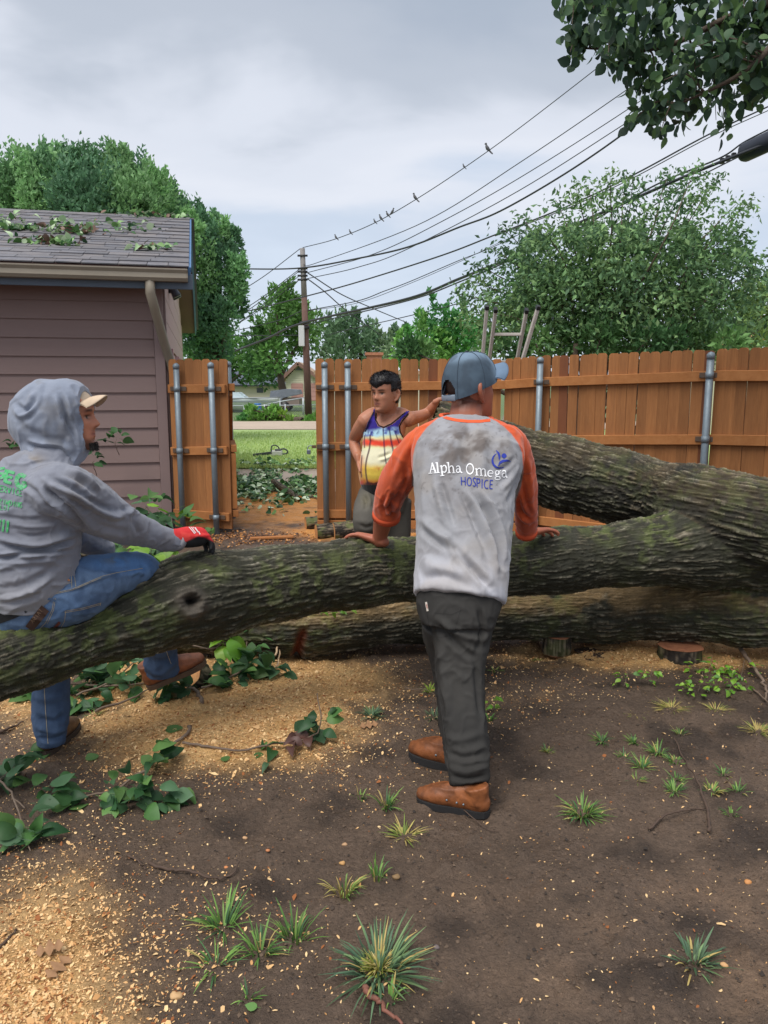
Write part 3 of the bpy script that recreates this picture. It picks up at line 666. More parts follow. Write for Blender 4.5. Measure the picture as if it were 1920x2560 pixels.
LIMB = [(1075, 1085, 4.75, .213), (1200, 1126, 4.7, .22), (1341, 1166, 4.66, .224), (1449, 1194, 4.6, .224), (1543, 1216, 4.52, .224), (1640, 1240, 4.42, .226), (1705, 1257, 4.28, .232), (1765, 1275, 4.12, .240), (1840, 1299, 4.03, .240), (1920, 1322, 4.02, .260), (2100, 1362, 4.08, .32)]
LOWER = [(380, 1568, 4.30, .152), (560, 1562, 4.30, .180), (700, 1560, 4.28, .188), (800, 1557, 4.28, .195), (880, 1549, 4.31, .182), (960, 1543, 4.36, .172), (1100, 1534, 4.42, .174), (1400, 1530, 4.45, .178), (1560, 1528, 4.42, .184), (1720, 1522, 4.30, .200), (1860, 1514, 4.22, .225), (2100, 1508, 4.22, .25)]
def fork_trunk():
    stems = []
    for spec in (UPPER, LIMB, LOWER):
        q = crom(np.array([[*P(u, v, D), r] for u, v, D, r in spec]), 16); C, rad = q[:, :3], q[:, 3]; s = np.concatenate([[0], np.cumsum(np.linalg.norm(np.diff(C, axis=0), axis=1))])
        T = np.gradient(C, axis=0); T /= np.linalg.norm(T, axis=1)[:, None]; S = np.cross(T, A3((0, 0, 1))); S /= np.linalg.norm(S, axis=1)[:, None]; stems.append((C, rad, s, T, S, np.cross(S, T)))
    g = [tube(C, [float(r)*(1+.05*math.sin(7*x+k)+.03*math.sin(17*x)) for r, x in zip(rad, s)], 72) for k, (C, rad, s, *_r) in enumerate(stems)]
    V, F = remesh(g, .0063, 22); nn = vnormals(V, F); n = len(V); sd = np.empty((3, n)); ix = np.empty((3, n), int)
    for k, (C, rad, *_r) in enumerate(stems):
        for c in range(0, n, 40000):
            d = np.sqrt(((V[c:c+40000, None].astype(np.float32)-C[None].astype(np.float32))**2).sum(2))-rad[None]; j = d.argmin(1); ix[k, c:c+40000] = j; sd[k, c:c+40000] = d[np.arange(len(j)), j]
    order = sd.argsort(0); H = np.zeros(n); fine = np.zeros(n); pc = np.zeros((n, 3)); W = np.zeros(n)
    for rank in (0, 1):
        for k, (C, rad, s, T, S, B) in enumerate(stems):
            m = order[rank] == k
            if rank == 1: m &= (sd[k]-sd.min(0)) < .05
            if not m.any(): continue
            j = ix[k, m]; rho = V[m]-C[j]; ax = (rho*T[j]).sum(1); rho = rho-T[j]*ax[:, None]; rho /= np.linalg.norm(rho, axis=1)[:, None]+1e-9
            p = np.stack([s[j]+ax, (rho*S[j]).sum(1)*.2, (rho*B[j]).sum(1)*.2], 1); h, f = bark_field(p, 100+100*k)
            if rank == 0: H[m] = h; fine[m] = f; pc[m] = p+A3((0, 7*k, 0))
            else: wt = .5*(1-sstep(0, .05, sd[k, m]-sd.min(0)[m])); H[m] = H[m]*(1-wt)+h*wt
    stem = order[0]; depth = np.where(stem == 1, .019, .0135)
    big = fbm(V, 5, 3, 71)-.5
    V = V+nn*(depth*(H*1.3-.9+.5*(fine-.5))+.012*big)[:, None]
    plate = mixc(lin(100, 95, 82), lin(176, 168, 150), np.clip((fine-.45)*3.4, 0, 1)*np.clip(H, 0, 1)); plate = mixc(plate, lin(122, 104, 80), np.clip(fbm(V, 7, 3, 150)-.45, 0, 1)*1.6)
    plate = mixc(plate, lin(160, 142, 106), np.where(stem == 1, .22, 0)*np.clip(fbm(V, 5, 3, 152)*1.6-.5, 0, 1))
    col = mixc(lin(38, 35, 30), plate, sstep(.28, .86, H))
    mm = sstep(.40, .66, fbm(V, 3.0, 4, 160))*sstep(.40, .58, fbm(V, 30, 3, 161))*(.35+.65*np.clip(nn[:, 2]+.5, 0, 1)); mcol = mixc(lin(92, 104, 56), lin(138, 156, 70), fine)
    col = mixc(col, mcol, np.clip(mm*np.choose(stem, [.72, .3, .6]), 0, .8)*(.35+.65*H)); col = mixc(col, lin(98, 104, 66), .10*np.choose(stem, [1, .3, .8]))
    col = mixc(col, lin(196, 158, 104), np.clip(np.choose(stem, [0, .12, .55])*sstep(-.05, .6, nn[:, 2])*sstep(.30, .56, fbm(V, 11, 4, 170)), 0, .8)*(.3+.7*H))  # upward faces of limb and lower stem tanned: sawdust plus painted-in top light
    V, col = knot(V, col, nn, H); lo = stem == 2; V2, c2 = crack(V, col, nn, H); V = np.where(lo[:, None], V2, V); col = np.where(lo[:, None], c2, col)
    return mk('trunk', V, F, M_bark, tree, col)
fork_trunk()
e0, e1 = P(1075, 1085, 4.75), P(1200, 1126, 4.7)
disc_end('cut_end', e0+(e0-e1).normalized()*0.002, e0-e1, 0.205, M_cutface, tree, 2)
e0, e1 = P(380, 1568, 4.30), P(560, 1562, 4.30)
disc_end('cut_end', e0+(e0-e1).normalized()*0.002, e0-e1, 0.142, M_cutred, tree, 3)

# sawn pieces: props under the stem, off-cuts by the gate
def log_piece(name, a, b, r, label, cat, seed, mtop=M_cutface, moss=0.3, group=None, seg=72, step=0.012):
    a, b = Vector(a), Vector(b); t = thing(name, (a+b)/2-Vector((0, 0, r if abs((b-a).normalized().z) < 0.7 else (b-a).length/2)), label, cat, group)
    m = a.lerp(b, 0.5)
    sp = [(*a, r), (*a.lerp(b, .33), r*1.03), (*a.lerp(b, .67), r*0.99), (*b, r)]
    q = np.array(sp)
    global _bl
    o = _log_world('bark', q, t, seg, step, seed, moss)
    d = (b-a).normalized(); disc_end('cut_face', b+d*0.001, d, r*0.985, mtop, t, seed); disc_end('cut_face', a-d*0.001, -d, r*0.985, mtop, t, seed+1)
    return t
def _log_world(name, q, parent, seg, step, seed, moss):
    q = crom(q, 10); ds = np.concatenate([[0], np.cumsum(np.linalg.norm(np.diff(q[:, :3], axis=0), axis=1))]); n = max(6, int(ds[-1]/step)); s = np.linspace(0, ds[-1], n)
    q = np.stack([np.interp(s, ds, q[:, i]) for i in range(4)], 1); C, rad = q[:, :3], q[:, 3]; T = np.gradient(C, axis=0); T /= np.linalg.norm(T, axis=1)[:, None]
    rf_ = A3((0, 0, 1)) if abs(T[0][2]) < 0.8 else A3((1, 0, 0)); S = np.cross(T, rf_); S /= np.linalg.norm(S, axis=1)[:, None]; B = np.cross(S, T)
    th = np.linspace(0, 2*np.pi, seg, endpoint=False); nn = (S[:, None]*np.cos(th)[None, :, None]+B[:, None]*np.sin(th)[None, :, None]).reshape(-1, 3)
    p = np.stack([np.repeat(s, seg), np.tile(np.cos(th)*0.1, n), np.tile(np.sin(th)*0.1, n)], 1); H = ridged(p, (12, 55, 55), seed, 0.3)*0.7+ridged(p, (50, 30, 30), seed+3, 0.25)*0.3
    V = np.repeat(C, seg, 0)+nn*(np.repeat(rad, seg)*(0.985+0.0*H)+0.006*(H-0.6))[:, None]
    fine = fbm(p, 60, 3, seed+5); col = mixc(lin(36, 31, 27), mixc(lin(100, 88, 74), lin(140, 126, 106), fine), sstep(0.3, 0.85, H)); col = mixc(col, lin(116, 126, 66), sstep(0.45, 0.6, fbm(p, 14, 3, seed+8))*moss)
    ii = np.arange(n*seg).reshape(n, seg); jn = np.roll(ii, -1, 1); F = np.stack([ii[:-1], jn[:-1], jn[1:], ii[1:]], -1).reshape(-1, 4)
    return mk(name, V, F, M_bark, parent, col)
def slice_at(u, v, r, h, label, seed, m=M_cutred, D=None, tilt=(0, 0)):
    p = on(u, v) if D is None else Vector((P(u, v, D).x, D, 0.0)); p.z = 0.0
    return log_piece('log_slice', p-Vector((0, 0, 0.01)), p+Vector((tilt[0], tilt[1], h)), r, label, 'log slice', seed, m, 0.25, None, 64, 0.01)
slice_at(1698, 1650, 0.122, 0.088, 'round log slice propping up the stem, near the grey twig', 31)
slice_at(1392, 1606, 0.085, 0.095, 'reddish log slice under the stem beside the puddle', 33, D=4.36)
b0 = on(482, 1722); log_piece('log_slice', b0+Vector((0.02, 0.03, 0.02)), b0+Vector((-0.015, -0.03, 0.075)), 0.085, 'reddish half-buried log slice under the raised boot', 'log slice', 35, M_cutface, 0.1)
for (u0, v0, u1, v1, r, lb) in ((778, 1322, 812, 1303, .075, 'mossy log off-cut lying against the gate post'), (808, 1346, 842, 1332, .085, 'mossy log off-cut with pale sawn face, middle of three by the fence'), (852, 1346, 886, 1324, .095, 'thick mossy log off-cut beside the man in the tank top')):
    m_ = on((u0+u1)/2, max(v0, v1)); m_.z = r*.9; ax_ = Vector((.96, .26, .04))*(.10+.5*r); a, b = m_-ax_, m_+ax_; log_piece('log_offcut', b, a, r, lb, 'log', int(u0), M_cutface, 0.55)
a = on(700, 1232); b = on(748, 1256); a.z = 0.10; b.z = 0.045; log_piece('cut_branch_log', a+(a-b)*0.35, b, 0.046, 'short branch log with bright orange sawn end beyond the gate', 'log', 61, mat('fresh_cut', lin(232, 140, 62), 0.8, var=(40, 0.4, lin(206, 112, 48))), 0.1)
a = P(120, 1350, 4.9); b = P(268, 1392, 4.6); log_piece('cut_branch_log', a, b, 0.055, 'grey branch log in the leaf pile behind the seated man', 'log', 62, M_cutface, 0.1)
pb = on(680, 1350); mk('scrap_board', *cbox(pb+Vector((0, 0, 0.02)), (0.22, 0.035, 0.010), (Vector((0.995, 0.08, 0.03)), Vector((-0.08, 0.995, 0)), UP), 0.002), M_wood2, None, None, False)
tag(bpy.data.objects['scrap_board'], 'thin pale scrap board lying on the mulch in the gateway', 'board')
# ================================================================== people
def pdist(u, v, pts):
    """distance in pixels to a polyline and position along it"""
    best = np.full(len(u), 1e9); tt = np.zeros(len(u)); n = len(pts)-1
    for i in range(n):
        ax, ay = pts[i]; bx, by = pts[i+1]; dx, dy = bx-ax, by-ay; t = np.clip(((u-ax)*dx+(v-ay)*dy)/(dx*dx+dy*dy+1e-9), 0, 1)
        d = np.hypot(u-ax-t*dx, v-ay-t*dy); m = d < best; best = np.where(m, d, best); tt = np.where(m, (i+t)/n, tt)
    return best, tt
def folds(V, F, strokes, noise=(), crease=None):
    n = vnormals(V, F); u, v = proj(V); vd = V-A3((0, 0, CAMH)); vd /= np.linalg.norm(vd, axis=1)[:, None]; fc = np.clip(-(n*vd).sum(1)*1.6, 0, 1); off = np.zeros(len(V))
    for s in strokes:
        pts, amp, wd = s[:3]; q = crom(np.array(pts, float), 5); d, t = pdist(u, v, [tuple(x) for x in q]); tp = np.clip(np.sin(np.clip(t, 0.02, 0.98)*math.pi)*1.6, 0, 1)
        off += amp*np.exp(-(d/wd)**2)*fc*tp - (0.35*amp*np.exp(-((d-1.9*wd)/wd)**2)*fc*tp)
    for (sc, amp, seed) in noise: off += (fbm(V*A3(sc), 1.0, 3, seed)-0.5)*2*amp
    if crease:                          # sharp creases: ridged noise, masked into patches
        sc, amp, seed = crease; wp = V+(np.stack([fbm(V, 9, 2, seed+i) for i in range(3)], 1)-.5)*.12; q = vnoise(wp*A3(sc), seed+5); q2 = vnoise(wp*A3(sc)*1.9+9, seed+6)
        off += amp*(np.clip(1-np.abs(2*q-1)*3.2, 0, 1)**1.4*sstep(.35, .65, fbm(V, 6, 2, seed+7))-.3) + .5*amp*np.clip(1-np.abs(2*q2-1)*3.5, 0, 1)
    return V+n*off[:, None]
def bvh_of(V, F): return BVHTree.FromPolygons([tuple(x) for x in V], [tuple(int(i) for i in r) for f in F for r in f])
def decal(name, strokes, bvh, m, parent, lift=0.003, step=2.0):
    """thin print laid on a garment: strokes = (polyline in photo pixels, width in pixels)"""
    a = Acc(); o = Vector((0, 0, CAMH))
    def hit(u, v):
        r = ray(u, v).normalized(); h = bvh.ray_cast(o, r); return None if h[0] is None else h[0]-r*lift
    for pts, wd in strokes:
        p = np.array(pts, float); ds = np.concatenate([[0], np.cumsum(np.hypot(*np.diff(p, axis=0).T))]); k = max(2, int(ds[-1]/step)+1); s = np.linspace(0, ds[-1], k); q = np.stack([np.interp(s, ds, p[:, i]) for i in (0, 1)], 1)
        t = np.gradient(q, axis=0); t /= np.linalg.norm(t, axis=1)[:, None]+1e-9; nn = np.stack([-t[:, 1], t[:, 0]], 1); w_ = wd if np.ndim(wd) == 0 else np.interp(s/ds[-1], np.linspace(0, 1, len(wd)), wd)
        w_ = np.broadcast_to(w_, (k,)); rows = [[hit(*(q[i]+nn[i]*w_[i]*0.5*e)) for e in (-1, 0, 1)] for i in range(k)]
        for i in range(k-1):
            for j in (0, 1):
                c = [rows[i][j], rows[i][j+1], rows[i+1][j+1], rows[i+1][j]]
                if all(x is not None for x in c) and max((c[0]-c[2]).length, (c[1]-c[3]).length) < 0.05: a.add([list(x) for x in c], [(0, 1, 2, 3)])
    return a.mk(name, m, parent) if a.V else None
ZT = np.array([-.118, -.112, -.095, -.075, -.050, -.020, .010, .040, .070, .095, .110, .118])
WT = np.array([.012, .030, .046, .055, .063, .069, .073, .075, .073, .060, .040, .004]); YF = np.array([.068, .080, .088, .088, .086, .087, .086, .092, .088, .068, .044, .004]); YB = np.array([.0, .010, .026, .045, .064, .082, .094, .099, .097, .080, .052, .004])
class Head:
    def __init__(s, c, fwd, up, k=1.0):
        s.c = A3(c); f = Vector(fwd).normalized(); u = Vector(up); u = (u-f*u.dot(f)).normalized(); r = f.cross(u); s.ax = np.array([list(r), list(f), list(u)]); s.k = k
    def w(s, p): return s.c+(np.asarray(p, float)*s.k) @ s.ax
    def loc(s, V): return ((V-s.c) @ s.ax.T)/s.k
    def grid(s, nz=56, na=64):
        z = -.118+.236*(0.5-0.5*np.cos(np.linspace(0, np.pi, nz))); a = np.linspace(0, 2*np.pi, na, endpoint=False); Zg, Ag = np.meshgrid(z, a, indexing='ij'); z, a = Zg.ravel(), Ag.ravel()
        wv, yf, yb = (np.interp(z, ZT, t) for t in (WT, YF, YB)); ca, sa = np.cos(a), np.sin(a); e = 0.86
        x = wv*np.sign(sa)*np.abs(sa)**e; y = np.where(ca > 0, yf, yb)*np.sign(ca)*np.abs(ca)**e; fr = np.clip(ca, 0, 1)
        G2 = lambda cx, cz, sx, sz: np.exp(-((x-cx)/sx)**2-((z-cz)/sz)**2)*fr
        nose = sum(am*G2(0, cz, sx, .009) for am, cz, sx in ((.006, .016, .008), (.010, .004, .009), (.015, -.009, .010), (.021, -.021, .013), (.012, -.031, .016)))
        y = y+nose*1.05+.007*G2(0, -.052, .020, .006)+.007*G2(0, -.064, .018, .006)-.006*G2(0, -.058, .022, .003)+.008*G2(0, -.098, .018, .012)-.004*G2(0, -.079, .02, .007)
        for sg in (-1, 1): y = y-.011*G2(sg*.031, .008, .015, .010)+.005*G2(sg*.028, .030, .022, .008)+.004*G2(sg*.045, -.018, .016, .016)
        return np.stack([x, y, z], 1), nz, na
    def parts(s, ears=True):
        V, nz, na = s.grid(); F = []
        for i in range(nz-1):
            for j in range(na): F.append((i*na+j, i*na+(j+1) % na, (i+1)*na+(j+1) % na, (i+1)*na+j))
        F.append(list(range(na))[::-1]); F.append(list(range((nz-1)*na, nz*na))); out = [(s.w(V), F)]
        if ears:
            for sg in (-1, 1):
                c = 1.0*np.array([(sg*.074, -.012, .026), (sg*.086, -.024, .026), (sg*.091, -.030, .004), (sg*.085, -.020, -.024), (sg*.075, -.006, -.040)]); out.append(tube(s.w(c), [.007*s.k, .009*s.k, .009*s.k, .008*s.k, .007*s.k], 8, 4, rnd=True)); out.append(sphere(s.w([(sg*.074, -.012, -.002)])[0], (.008*s.k, .017*s.k, .026*s.k), 12, 8, s.ax))
        return out
def face_paint(h, V, col, base, brow=1.0, lip=lin(128, 66, 58), eye=True, beard=0.0, hair=None, hcol=lin(24, 20, 20)):
    L_ = h.loc(V); x, y, z = L_.T; near = (np.abs(x) < .11) & (np.abs(z) < .14) & (np.abs(y) < .14); fr = near & (y > 0.03)
    def put(m, c, k): 
        nonlocal col
        col = mixc(col, c, np.clip(m, 0, 1)*k)
    put(np.where(fr, np.exp(-((x/.024)**4)-(((z+.058)/.010)**4)), 0), lip, .75); put(np.where(fr, np.exp(-((x/.025)**4)-(((z+.058)/.0028)**2)), 0), tuple(c*.35 for c in lip), .8)
    for sg in (-1, 1): put(np.where(fr, np.exp(-(((x-sg*.008)/.005)**2)-(((z+.032)/.005)**2)), 0), tuple(c*.35 for c in base), .7)  # nostril shade painted into the skin colour
    for sg in (-1, 1):
        put(np.where(fr, np.exp(-(((x-sg*.031)/.021)**4)-(((z-.029-.10*(.02-np.abs(np.abs(x)-.031)))/.0055)**4)), 0), hcol, .85*brow)
        put(np.where(fr, np.exp(-(((x-sg*.031)/.020)**2)-(((z-.008)/.013)**2)), 0), tuple(c*.42 for c in base), .72)  # eye-socket hollows darkened, shade painted into the skin
        if eye:
            put(np.where(fr, np.exp(-(((x-sg*.031)/.014)**4)-(((z-.006)/.0055)**4)), 0), lin(170, 150, 136), .35); put(np.where(fr, np.exp(-(((x-sg*.031)/.0055)**4)-(((z-.006)/.0065)**4)), 0), lin(22, 16, 14), .95); put(np.where(fr, np.exp(-(((x-sg*.031)/.017)**4)-(((z-.0125)/.003)**2)), 0), lin(24, 18, 16), .8)
    if beard: put(np.where(near & (y > .0), sstep(-.066, -.085, z)*sstep(.07, .03, np.abs(x)), 0), hcol, beard); put(np.where(fr, np.exp(-((x/.026)**4)-(((z+.044)/.005)**2)), 0), hcol, beard*.55)
    if hair is not None: put(np.where(near, hair(x, y, z), 0), hcol, .95)
    return col
def hand(wr, fd, pn, th, curl=(.25, .35, .3), k=1.0, spread=.12, bend=None):
    """palm and five fingers; fd fingers, pn palm normal, th thumb side"""
    wr = Vector(wr); fd = Vector(fd).normalized(); pn = Vector(pn); pn = (pn-fd*pn.dot(fd)).normalized(); th = Vector(th); th = (th-fd*th.dot(fd)-pn*th.dot(pn)).normalized(); out_ = []
    out_.append(tube([wr-fd*.02*k, wr+fd*.015*k, wr+fd*.05*k, wr+fd*.088*k], [(.027*k, .021*k), (.033*k, .020*k), (.041*k, .017*k), (.040*k, .013*k)], 16, 3, ref=th, rnd=True))
    for i, (o, ln, r0) in enumerate(((.030, .072, .0090), (.0105, .080, .0092), (-.0095, .075, .0088), (-.0285, .058, .0080))):
        p = wr+fd*(.084-(.006 if i in (0, 3) else 0))*k+th*o*k; d = (fd+th*(o/.03)*spread).normalized(); pts = [p-fd*.015*k, p]; ang = 0
        for sg, fr in enumerate((.45, .32, .23)): ang += curl[sg]*(1+.08*i); q = d*math.cos(ang)+pn*math.sin(ang); p = p+q*(ln*fr*k); pts.append(p)
        out_.append(tube(pts, [r0*k, r0*1.05*k, r0*k, r0*.92*k, r0*.78*k], 10, 3, rnd=True))
    p = wr+fd*.028*k+th*.030*k; d = (th*.75+fd*.75+pn*.15).normalized(); out_.append(tube([p-th*.018*k, p, p+d*.034*k, p+(d*.034+(d+fd*.35).normalized()*.028)*k], [.013*k, .0135*k, .0115*k, .009*k], 10, 3, rnd=True))
    return out_
def sil(rows, ref=(1, 0, 0), k=4, seg=28, rnd=False):
    """body section stack: (uL, vL, uR, vR, depth, half thickness)"""
    pts, rad, S = [], [], []
    for uL, vL, uR, vR, D, rb in rows:
        a, b = P(uL, vL, D), P(uR, vR, D); pts.append(list((a+b)/2)); rad.append(((b-a).length/2, rb)); S.append((b-a).normalized())
    q = crom(np.concatenate([np.array(pts), np.array(rad), np.array([list(s) for s in S])], 1), k); C, Rr, S = q[:, :3], q[:, 3:5], q[:, 5:]
    a = np.linspace(0, 2*np.pi, seg, endpoint=False); V = []
    for i in range(len(C)):
        s = S[i]/np.linalg.norm(S[i]); t = C[min(i+1, len(C)-1)]-C[max(i-1, 0)]; b = np.cross(s, t); b /= np.linalg.norm(b)+1e-9; e = .88
        V.append(C[i]+(np.sign(np.cos(a))*np.abs(np.cos(a))**e)[:, None]*s*Rr[i, 0]+(np.sign(np.sin(a))*np.abs(np.sin(a))**e)[:, None]*b*Rr[i, 1])
    n = len(C); F = [(i*seg+j, i*seg+(j+1) % seg, (i+1)*seg+(j+1) % seg, (i+1)*seg+j) for i in range(n-1) for j in range(seg)]+[list(range(seg))[::-1], list(range((n-1)*seg, n*seg))]
    return np.concatenate(V), F
def frame_pts(org, f, u, p): f = Vector(f).normalized(); u = Vector(u); u = (u-f*u.dot(f)).normalized(); r = f.cross(u); return A3(org)+np.asarray(p, float) @ np.array([list(r), list(f), list(u)])
def shoe(org, f, u, L_, cu, cs, parent, name='boot', shaft=.13, mu=None, moc=False):
    k = L_/.29; T = lambda p: frame_pts(org, f, u, np.asarray(p)*k)
    V, F = remesh([(tube([(0, .035, .05), (0, .09, .062), (0, .15, .056), (0, .21, .046), (0, .262, .036)], [(.034, .046), (.037, .058), (.043, .050), (.047, .040), (.037, .026)], 20, 4, ref=(1, 0, 0), rnd=True)), tube([(0, .050, .05), (0, .052, .10), (0, .055, shaft)], [(.040, .048), (.042, .050), (.045, .052)], 18, 3, ref=(1, 0, 0))], .0055, 4)
    V[:, 2] = np.maximum(V[:, 2], .020); n_ = fbm(V, 60, 3, 4)-.5; V = V+vnormals(V, F)*(n_*.004)[:, None]
    if moc: seam = np.exp(-((np.abs(V[:, 0])-(.030-.25*np.maximum(V[:, 1]-.17, 0)))/.004)**2)*(V[:, 1] > .12)*(V[:, 2] > .045); V = V+vnormals(V, F)*(seam*.004)[:, None]
    col = mixc(cu, tuple(c*.55 for c in cu), sstep(.45, .7, fbm(V, 22, 4, 6))); col = mixc(col, tuple(min(1, c*1.5) for c in cu), sstep(.55, .75, fbm(V, 35, 3, 8))*.6); col = mixc(col, tuple(c*.45 for c in cu), sstep(.215, .27, V[:, 1])*.35+sstep(.05, .025, V[:, 2])*.5)
    b = mk(name, T(V), F, mu or mat('boot_leather', attr=True, rough=.55, var=[(70, .4, .6)], bump=(130, .4, .003)), parent, col)
    y = np.array([-.004, .01, .04, .10, .16, .21, .25, .278, .292]); wv = np.array([.008, .027, .037, .036, .044, .050, .047, .032, .008]); pr = [(-a, c) for a, c in zip(wv, y)]+[(a, c) for a, c in list(zip(wv, y))[::-1]]
    V, F = prism(pr[::-1], (0, 0, 0), (1, 0, 0), (0, 1, 0), (0, 0, 1), .026); mk('sole', T(V), F, mat('boot_sole', cs, .8, var=(60, .5, .6)), b, None, False)
    return b, T
M_skin = mat('skin', attr=True, rough=.48, var=[(60, .15, .85)], bump=(350, .15, .001), spec=.4)
M_skin.node_tree.nodes['Principled BSDF'].inputs['Subsurface Weight'].default_value = .08; M_skin.node_tree.nodes['Principled BSDF'].inputs['Subsurface Radius'].default_value = (.012, .004, .002); M_skin.node_tree.nodes['Principled BSDF'].inputs['Subsurface Scale'].default_value = .5
M_cloth = mat('jersey_cotton', attr=True, rough=.95, sheen=.25, var=[(140, .25, .8)], bump=(900, .25, .0008), spec=.1)
M_denim = mat('denim', attr=True, rough=.9, var=[(260, .4, .68), (45, .25, .8)], bump=(700, .4, .001), spec=.15)
M_canvas = mat('canvas_trousers', attr=True, rough=.9, var=[(30, .3, .8), (300, .25, .75)], bump=(800, .3, .001), spec=.15)

# ------------------------------------------------------------------ man leaning on the stem, grey and orange raglan shirt
def man_a():
    pr = thing('person', on(1165, 1960), 'person in grey and orange raglan shirt and blue cap leaning on the stem', 'person'); SK = lin(176, 106, 80)
    h = Head(P(1176, 978, 3.34), (.82, .55, .10), (-.16, -.08, 1), 1.13)
    wl, wrr = P(948, 1352, 3.645), P(1322, 1332, 3.76)
    arms = [tube([P(1050, 1100, 3.31), P(1000, 1190, 3.42), P(968, 1255, 3.50), P(956, 1310, 3.60), wl], [.055, .05, .048, .044, .032], 16, 3, rnd=True), tube([P(1285, 1105, 3.32), P(1308, 1190, 3.45), P(1312, 1260, 3.55), P(1316, 1305, 3.65), wrr], [.055, .05, .046, .042, .031], 16, 3, rnd=True)]
    tors = [sil([(1100, 1500, 1210, 1500, 2.95, .08), (1080, 1350, 1240, 1350, 3.06, .09), (1080, 1150, 1265, 1150, 3.2, .09), (1085, 1085, 1250, 1085, 3.28, .07)]), tube([P(1165, 1075, 3.29), P(1164, 1040, 3.30), P(1170, 1005, 3.33), P(1175, 975, 3.34)], [.078, .070, .068, .065], 18, 3)]
    tors += [tube([P(1120, 1080, 3.29), P(1060, 1095, 3.31)], .05, 14, rnd=True), tube([P(1225, 1080, 3.29), P(1280, 1100, 3.32)], .05, 14, rnd=True)]
    hl = hand(wl, P(888, 1334, 3.73)-wl, (-.1, -.30, -1), (.5, .8, .1), (.16, .25, .30), 1.22, .42); hr = hand(wrr, P(1380, 1322, 3.85)-wrr, (.1, -.25, -1), (-.5, .8, .1), (.16, .25, .30), 1.18, .42)
    V, F = remesh(h.parts()+arms+tors+hl+hr, .0044, 2); L_ = h.loc(V)
    col = mixc(SK, tuple(c*.72 for c in SK), fbm(V, 12, 3, 3)); u, v = proj(V); col = mixc(col, lin(150, 84, 66), np.clip(fbm(V, 25, 3, 5)-.4, 0, 1))
    hr_ = lambda x, y, z: np.clip(sstep(.035, -.005, y+.2*np.abs(z))*sstep(-.078, -.045, z)*(.55+.45*sstep(-.05, 0, z)), 0, 1)*(np.hypot((np.abs(x)-.08)/.022, (z+.003)/.042) > 1)
    col = face_paint(h, V, col, SK, hair=hr_, hcol=lin(40, 32, 30)); mk('body', V, F, M_skin, pr, col)
    # raglan shirt
    T = sil([(1034, 1482, 1262, 1513, 2.93, .150), (1032, 1470, 1265, 1495, 2.94, .152), (1036, 1400, 1272, 1410, 2.99, .148), (1041, 1320, 1281, 1322, 3.06, .140), (1036, 1230, 1288, 1232, 3.14, .140), (1030, 1150, 1310, 1155, 3.21, .138), (1034, 1100, 1306, 1106, 3.26, .12), (1044, 1072, 1292, 1080, 3.285, .105), (1074, 1052, 1262, 1060, 3.295, .09), (1108, 1040, 1226, 1047, 3.30, .075)])
    SL = tube([P(1084, 1094, 3.29), P(1054, 1104, 3.30), P(1021, 1150, 3.36), P(987, 1212, 3.43), P(969, 1258, 3.49), P(966, 1290, 3.53)], [.055, .068, .076, .074, .068, .064], 22, 4); SR = tube([P(1250, 1094, 3.30), P(1276, 1104, 3.32), P(1299, 1155, 3.39), P(1311, 1222, 3.47), P(1315, 1285, 3.55), P(1316, 1330, 3.62)], [.055, .066, .064, .058, .054, .050], 22, 4)
    V, F = remesh([T, SL, SR], .0058, 5)
    st = [([(1120, 1345), (1150, 1385), (1190, 1430), (1232, 1480)], -.016, 8), ([(1105, 1330), (1140, 1372), (1180, 1418)], .010, 9), ([(1046, 1290), (1090, 1330), (1140, 1370)], .009, 10), ([(1050, 1320), (1080, 1345), (1120, 1372)], -.008, 7), ([(1085, 1205), (1098, 1250), (1112, 1310)], .008, 8), ([(1100, 1200), (1120, 1260), (1138, 1320)], -.008, 7), ([(1165, 1225), (1200, 1290), (1228, 1360), (1245, 1440)], .012, 9), ([(1185, 1225), (1222, 1290), (1244, 1360), (1255, 1430)], -.013, 7), ([(1200, 1220), (1240, 1290), (1258, 1360), (1262, 1420)], .010, 7), ([(1150, 1225), (1180, 1290), (1210, 1370)], -.009, 7),
          ([(1305, 1180), (1290, 1215), (1265, 1260)], -.010, 6), ([(1300, 1160), (1278, 1195), (1250, 1230)], .007, 7), ([(1290, 1140), (1266, 1165), (1240, 1180)], -.006, 6), ([(1120, 1090), (1130, 1130), (1128, 1190)], .007, 14), ([(1215, 1085), (1205, 1130), (1210, 1190)], .007, 14), ([(1165, 1065), (1168, 1120), (1170, 1190)], -.008, 16), ([(1060, 1170), (1058, 1240), (1062, 1300)], .006, 8), ([(1045, 1400), (1100, 1420), (1160, 1440)], .006, 14), ([(1050, 1450), (1110, 1440), (1180, 1470)], -.006, 10),
          ([(1030, 1100), (1005, 1150), (985, 1200)], .006, 8), ([(1020, 1180), (1010, 1215), (985, 1255), (960, 1280)], -.010, 6), ([(1030, 1165), (1020, 1205), (1000, 1240)], .009, 6), ([(990, 1225), (975, 1260), (985, 1295)], -.009, 5), ([(965, 1235), (955, 1265), (965, 1290)], -.007, 5), ([(1000, 1250), (985, 1275), (960, 1285)], .008, 5), ([(1025, 1190), (1018, 1220), (1015, 1250)], -.008, 5), ([(1315, 1140), (1325, 1200), (1328, 1260)], .006, 6), ([(1305, 1190), (1312, 1240), (1330, 1290)], -.007, 5), ([(1295, 1240), (1305, 1280), (1335, 1310)], -.006, 5), ([(1300, 1290), (1318, 1305), (1340, 1300)], .006, 5)]
    st = [(a_, b_*1.55, c_) for a_, b_, c_ in st]; V = folds(V, F, st, [((9, 9, 5), .006, 3), ((24, 24, 13), .0025, 7)], ((11, 11, 5), .0065, 201)); u, v = proj(V)
